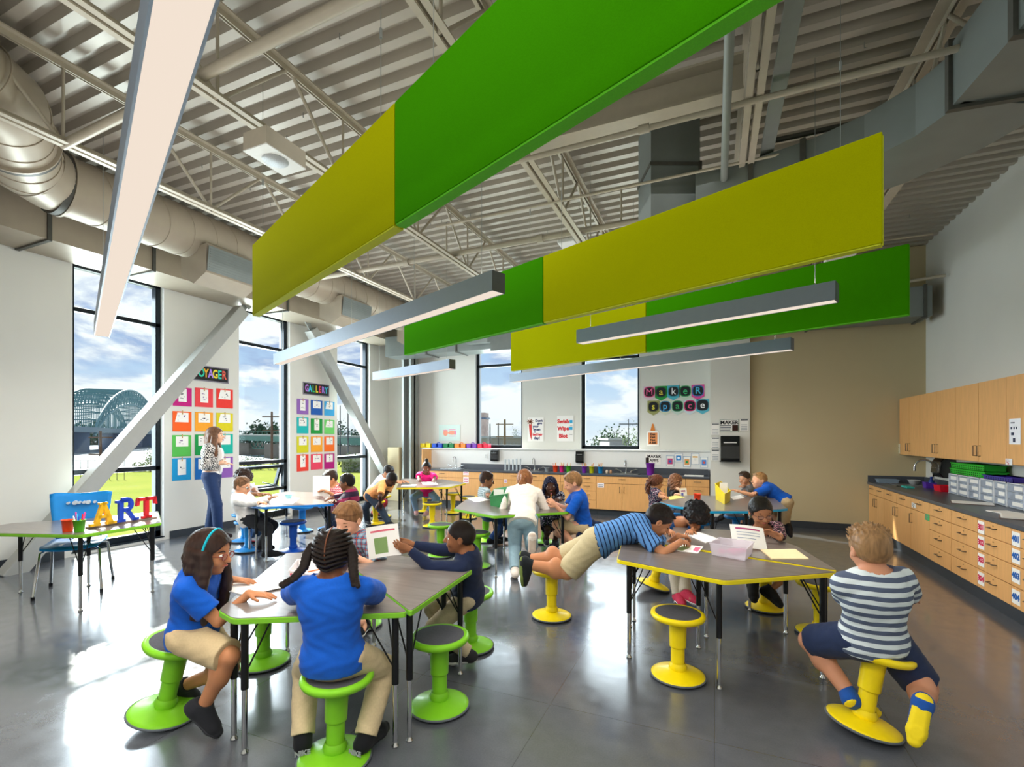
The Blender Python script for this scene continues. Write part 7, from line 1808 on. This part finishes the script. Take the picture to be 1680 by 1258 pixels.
# 10-12 back yellow table
p = person('child in an orange shirt bending over a yellow stool', pelvis=D(611, 811, 8.45), neck=D(638, 793, 8.25), face=V(0, 0, -1) + CAMR * .5, look=yaw(115, -42), hands=(D(620, 828, 8.2), D(624, 826, 8.1)), feet=(P(603, 853, .1), P(641, 862, .1)), toe=[yaw(150), yaw(110)], knee=(-CAMR * .5 - CAMF * .5, CAMR * .8 - CAMF * .4), elbow=(V(0, 0, -1), V(0, 0, -1) - CAMF * .4),
    S=1.12, sk='4a2f26', hair=('buzz', '120e0d'), top=cloth('e8a05e'), sleeve=.42, bottom=cloth('2c3a4a'), leglen=1.0, shoe=('202226', 'd8d2c4'), h=.007, hem=.08)
p = person('child in a pale shirt leaning on the back yellow table, behind the orange shirt', pelvis=D(612, 806, 9.3), neck=D(633, 782, 9.15), face=V(0, 0, -1) + CAMR * .9, look=yaw(110, -35), hands=(P(652, 790, .78), P(662, 790, .78)), feet=(P(612, 842, .1), P(622, 842, .1)), toe=CAMR, knee=(CAMR,) * 2, elbow=(V(0, 0, -1),) * 2, sk='c58f6c', hair=('short', '17120f'), top=cloth('cfd6dc'), sleeve=.42, bottom=cloth('c03a50'), leglen=1.0, h=.0075)
p = person('girl in a hot pink shirt and top bun smiling at the back yellow table', pelvis=D(700, 808, 9.85), neck=D(700, 776, 9.65), face=-CAMF, look=yaw(180, -16), hands=(P(712, 789, .78), P(688, 789, .78)), feet=(P(702, 839, .12), P(683, 838, .12)), toe=[yaw(200), yaw(170)], knee=(-CAMF + CAMR * .9, -CAMF - CAMR * .5), elbow=(CAMR - V(0, 0, .6), -CAMR - V(0, 0, .6)), sk='6a3f2c', hair=('bun', '15110f'), top=cloth('ef1f86'), sleeve=.36, bottom=cloth('86a9cc'), leglen=.98, shoe=('d9a8a8', 'e6dcd8'), h=.0075)
M = frameM(p['neck'] - V(0, 0, .19) + p['F'] * .112, CAMR, V(0, 0, 1)); m = MB(); m.prism([(-.09, -.02), (.09, -.02), (.07, .05), (0, .07), (-.07, .05)], 0, .004, M); m.build('shirt_print', WHITET, p['root'], world=True)
m = MB(); m.prism([(-.05, -.07), (.05, -.07), (.04, -.02), (-.04, -.02)], .001, .005, M); m.build('shirt_print_teal', cm('5fc0a0'), p['root'], world=True)
# 13-16 middle green table
p = person('boy in a checked grey shirt with glasses behind the green book bin', pelvis=D(800, 843, 7.2), neck=D(796, 800, 7.2), face=yaw(82), look=yaw(88, -12), hands=(P(815, 820, .78), P(812, 822, .80)), feet=(P(806, 884, .1), P(815, 880, .1)), toe=CAMR, knee=(CAMR + V(0, 0, .3),) * 2, elbow=(V(0, 0, -1), V(0, 0, -1)), sk='8a5c40', hair=('short', '2e1c16'), top=plaid('check_grey', '7d9096', 'c3d0d2', '4a5a60', 34), sleeve=.42, bottom=cloth('1f3f78'), leglen=1.0, glasses='1a1a1e', shoe=('16171a', '2a2b30'), h=.0065)
p = person('girl with light ponytail, white blouse and pale jeans bending over the middle table', pelvis=D(857, 850, 5.62), neck=D(860, 802, 5.98), face=CAMF * .8 - V(0, 0, .6), look=yaw(10, -32), S=1.27, hands=(D(842, 826, 6.15), D(890, 826, 6.15)), feet=(P(845, 935, .1), D(873, 882, 5.42)), toe=[yaw(-5), yaw(0, -82)], knee=(CAMF + CAMR * .0, CAMF * 1.0 + V(0, 0, -.3)), elbow=(-CAMR * .5 - V(0, 0, 1), CAMR * .5 - V(0, 0, 1)),
    sk='dca888', hair=('lowpony', '8a5a38'), top=cloth('ece6da'), sleeve=.96, bottom=cloth('8fabb8'), leglen=.98, shoe=('e6dcd2', 'c9b8aa'), h=.0055, hem=.07, eyes=False, girth=1.1)
p = person('girl with a patterned headscarf looking at the camera from the middle table', pelvis=D(905, 842, 7.05), neck=D(903, 809, 6.9), face=yaw(182), look=yaw(180, -2), hands=(P(912, 823, .78), P(893, 824, .78)), feet=(P(911, 888, .12), P(896, 884, .12)), toe=-CAMF, elbow=(CAMR - V(0, 0, .8), -CAMR - V(0, 0, .8)), sk='4d3024', hair=('scarf', '1a1512', 0, floral('scarf_print', '14162c', '6a6f90', '3d3050', 60, .3)), top=floral('blouse_print', '14172a', 'd8d8e2', '9aa0b8', 55), sleeve=.5, skirt=floral('skirt_print', '16182c', '8a6aa0', 'd0d0dc', 45), h=.0065)
p = person('boy in a blue polo in profile writing with a pencil at the middle table', pelvis=D(957, 862, 6.02), neck=D(945, 807, 5.95), face=yaw(-84), look=yaw(-90, -20), S=1.2, hands=(P(912, 830, .79), P(908, 825, .79)), feet=(D(942, 893, 5.85), D(948, 896, 6.2)), toe=[yaw(60, -60), yaw(60, -60)], knee=(-CAMR + V(0, 0, -.1),) * 2, elbow=(V(0, 0, -1),) * 2, sk='dba283', hair=('short', '8a6642'), top=POLO, sleeve=.42, bottom=KHAKI, leglen=.46, shoe=('e2c0b0', 'd8d2cc'), h=.006, collar=True, curl=(.7, .7), palm=[CAMF + V(0, 0, -.3), -CAMF + V(0, 0, -.3)])
f = Field(np.array(p['pelvis']) - .42, np.array(p['pelvis']) + .42, .008); B_ = (p['R'], p['F'], p['U']); f.ell(p['pelvis'] + p['U'] * .03, (.155, .125, .045), B_, 0); f.cone(p['pelvis'] - p['F'] * .10, p['pelvis'] - p['F'] * .26 - V(0, 0, .06), .06, .05, .03); f.cone(p['pelvis'] - p['R'] * .13 + p['F'] * .05, p['pelvis'] - p['R'] * .15 + p['F'] * .07 - V(0, 0, .15), .035, .03, .02); f.wrinkle(.006, 60); f.build('tied_jacket', NAVY, p['root'], p['off'])
h_ = p['wr'][0] + V(0, 0, .03) + p['F'] * .06; m = MB(); m.tube([h_ + V(0, 0, -.05), h_ + V(0, 0, .12)], .0045, 7); o = m.build('pencil', cm('e8a02c')); tag(o, 'orange pencil upright in the hand of the blue polo boy', 'pencil'); mm = MB(); mm.tube([h_ + V(0, 0, .12), h_ + V(0, 0, .135)], .0048, 7); mm.build('eraser_tip', cm('e07a8a'), o, world=True)
# 17 lying boy
p = person('boy in a striped blue shirt lying belly-down across a yellow stool onto the table', pelvis=D(978, 889, 4.12), neck=D(1066, 868, 3.98), face=V(0, 0, -1) - CAMF * .1, look=yaw(95, -38), S=1.2, hands=(P(1112, 879, .79), P(1116, 889, .785)),
    feet=(D(866, 917, 4.35), D(868, 926, 4.10)), toe=[V(0, 0, -1) + CAMR * .05, V(0, 0, -1) + CAMR * .05], knee=(V(0, 0, -1) * .3 - CAMR * .0, V(0, 0, -.3)), elbow=(CAMF * .6 - V(0, 0, 1) + CAMR * .2, -CAMF * 1.4 - V(0, 0, 1)), sk='c08560', hair=('short', '1c1412'), top=striped('stripe_blue', ('5585be', '142040'), 30, tilt=tuple(CAMR * .96 + V(0, 0, .25)), widths=.26), sleeve=.42, bottom=cloth('b8ab88'), leglen=.49, shoe=('202428', '6a7a3a'), h=.005, girth=1.25, bend=.05, curl=(.6, .6), hem=-.03, fingers=(yaw(70, -5), yaw(40, -5)))
# 18 curly child
p = person('child with black curly hair bowed low over the yellow-edged table', pelvis=D(1100, 893, 5.05), neck=D(1118, 858, 4.78), face=V(0, 0, -1) * .8 - CAMF * .6, look=yaw(150, -58), head_c=D(1141, 846, 4.62), hands=(P(1128, 880, .775), P(1108, 884, .775)), feet=(P(1127, 983, .1), P(1112, 975, .1)), toe=[yaw(160), yaw(180)], knee=(-CAMF + V(0, 0, .2),) * 2, elbow=(CAMR - V(0, 0, .4), -CAMR - V(0, 0, .4)), sk='b57c58', hair=('curly', '131114'), top=cloth('174f8c'), sleeve=.42, bottom=cloth('cfc6b4'), leglen=1.0, shoe=('d03a5a', 'e8e8e8'), h=.006, eyes=False)
# 19 floral girl
p = person('girl in glasses and a pink floral blouse reading a sheet at the yellow table', pelvis=D(1252, 914, 4.6), neck=D(1250, 871, 4.36), face=yaw(180), look=yaw(186, -22), S=1.2, head_c=D(1248, 839, 4.30), hands=(P(1283, 899, .765), P(1207, 893, .77)), feet=(D(1263, 968, 4.35), D(1236, 958, 4.40)), toe=[yaw(165, -15), yaw(200, -20)], knee=(-CAMF + CAMR * .3, -CAMF - CAMR * .4), elbow=(CAMR * .7 - V(0, 0, 1), -CAMR * .7 - V(0, 0, 1)),
    sk='b07a58', hair=('tied', '15120f'), top=floral('pink_floral', '221a22', 'c87a92', 'e6c8c0', 60, .40), sleeve=.72, bottom=cloth('2c2c34'), leglen=.6, shoe=('141518', '1c1d20'), glasses='5a3a34', h=.0052, palm=[-CAMR, CAMR], fingers=(yaw(-60, 30), yaw(60, 30)), curl=(.4, .4))
flat_sheet('reading_sheet', 'white reading sheet with a magenta title bar held by the floral girl', D(1229, 880, 3.82), CAMR - CAMF * .05 - V(0, 0, .12), V(0, 0, 1) + CAMF * .75, .27, .20, curve=-.015, marks=((-.36, .30, .36, .37, 'b04a7a'), (-.34, .16, .34, .19, '9aa6bc'), (-.34, .04, .34, .07, '9aa6bc'), (-.34, -.1, .2, -.07, '9aa6bc')))
m = MB(); w = p['wr'][0]; d = (w - p['el'][0]).normalized(); m.tube([w - d * .03, w - d * .012], [.026, .026], 14); m.build('wristwatch', cloth('4a5560'), p['root'], world=True)
# 20-23 cyan table
p = person('girl with a long curly ponytail and print dress at the cyan table', pelvis=D(1078, 830, 7.25), neck=D(1075, 802, 7.2), face=yaw(85), look=yaw(90, -10), S=1.02, hands=(P(1102, 816, .79), P(1100, 819, .78)), feet=(P(1092, 880, .1), P(1086, 884, .1)), toe=CAMR, knee=(CAMR,) * 2, elbow=(V(0, 0, -1),) * 2, sk='b8825c', hair=('curlypony', '5a3424'), top=floral('dress_print', '2a2c44', 'd8c8c8', 'b06a7a', 60, .4), sleeve=.25, skirt=cloth('2f86c8'), h=.0065)
p = person('girl with loose curly brown hair and black top beside the ponytail girl', pelvis=D(1106, 824, 7.95), neck=D(1106, 799, 7.85), face=yaw(110), look=yaw(100, -14), S=1.05, hands=(P(1126, 812, .79), P(1122, 813, .79)), feet=(P(1112, 872, .1), P(1106, 874, .1)), toe=CAMR, knee=(CAMR,) * 2, elbow=(V(0, 0, -1),) * 2, sk='d9a888', hair=('curlylong', '7a5238', .15), top=BLACKT, sleeve=.5, bottom=JEAN, leglen=1.0, h=.0068)
flat_sheet('reading_sheet', 'small folded leaflet held by the two long-haired girls', D(1121, 808, 7.3), CAMR + CAMF * .3, V(0, 0, 1) - CAMR * .5, .13, .14, marks=((-.3, .1, .3, .25, '9a3a7a'), (-.3, -.3, .0, -.05, '5a6ac0')))
p = person('boy in a grey shirt reaching over the cyan table, half hidden by another', pelvis=D(1232, 826, 8.1), neck=D(1224, 795, 8.0), face=yaw(-70), look=yaw(-120, -8), S=1.05, hands=(P(1196, 812, .80), P(1203, 809, .79)), feet=(D(1178, 852, 7.9), D(1215, 862, 7.9)), toe=[yaw(-100, -30), yaw(-90)], knee=(-CAMR,) * 2, elbow=(-V(0, 0, .2) + CAMF, V(0, 0, -.2)), sk='cf9b7a', hair=('short', '3a2a20'), top=cloth('7c8086'), sleeve=.42, bottom=cloth('8a7a64'), leglen=.5, shoe=('1c1d22', '2a2b30'), h=.0068)
p = person('boy in a blue polo leaning far over the cyan table to whisper', pelvis=D(1288, 824, 7.0), neck=D(1253, 800, 7.15), face=V(0, 0, -1) - CAMR * .4, look=yaw(-92, 6), S=1.12, hands=(D(1212, 806, 7.05), P(1225, 812, .80)), feet=(D(1292, 858, 7.25), D(1288, 862, 7.0)), toe=[V(0, 0, -1) + CAMR * .3, V(0, 0, -1) + CAMR * .3], knee=(V(0, 0, -1) - CAMR * .2,) * 2, elbow=(-V(0, 0, 1) - CAMF * .2, -V(0, 0, 1)), sk='dca682', hair=('short', '9a7448'), top=POLO, sleeve=.42, bottom=KHAKI, leglen=.5, shoe=('1a1b20', '26272c'), h=.0065, collar=True, girth=1.1)
# 24 striped boy
p = person('boy seen from behind in a grey and white striped polo and navy shorts', pelvis=D(1430, 1047, 2.61), neck=D(1432, 940, 2.54), face=yaw(3), look=yaw(8, -8), S=1.16, hands=(D(1400, 985, 2.95), D(1490, 985, 2.93)), feet=(D(1395, 1140, 2.68), D(1512, 1160, 2.36)), toe=[yaw(75, -25), V(0, 0, -1) - CAMF * .15 - CAMR * .38], knee=(CAMF * 1.2 - CAMR * .35 + V(0, 0, .1), CAMF * .9 + CAMR * .75), elbow=(-CAMR * .25 - V(0, 0, 1), CAMR * .35 - V(0, 0, 1)),
    sk='c98f70', hair=('spiky', '8f6d48'), top=striped('stripe_grey', ('525d74', 'cfdadd'), 21, axis=2, widths=.5), sleeve=.5, bottom=cloth('1f2c4c'), leglen=.44, shoe=('1c4f9c', 'e8cf1c'), h=.0045, girth=1.2, hem=.04, collar=True, eyes=False, shoulder_raise=.0)
flat_sheet('reading_sheet', 'white sheet with a red heading held in front of the striped boy', D(1484, 955, 2.92), CAMR - CAMF * .2, V(0, 0, 1) + CAMF * .2, .10, .13, marks=((-.2, .1, .4, .2, 'd9455a'),))
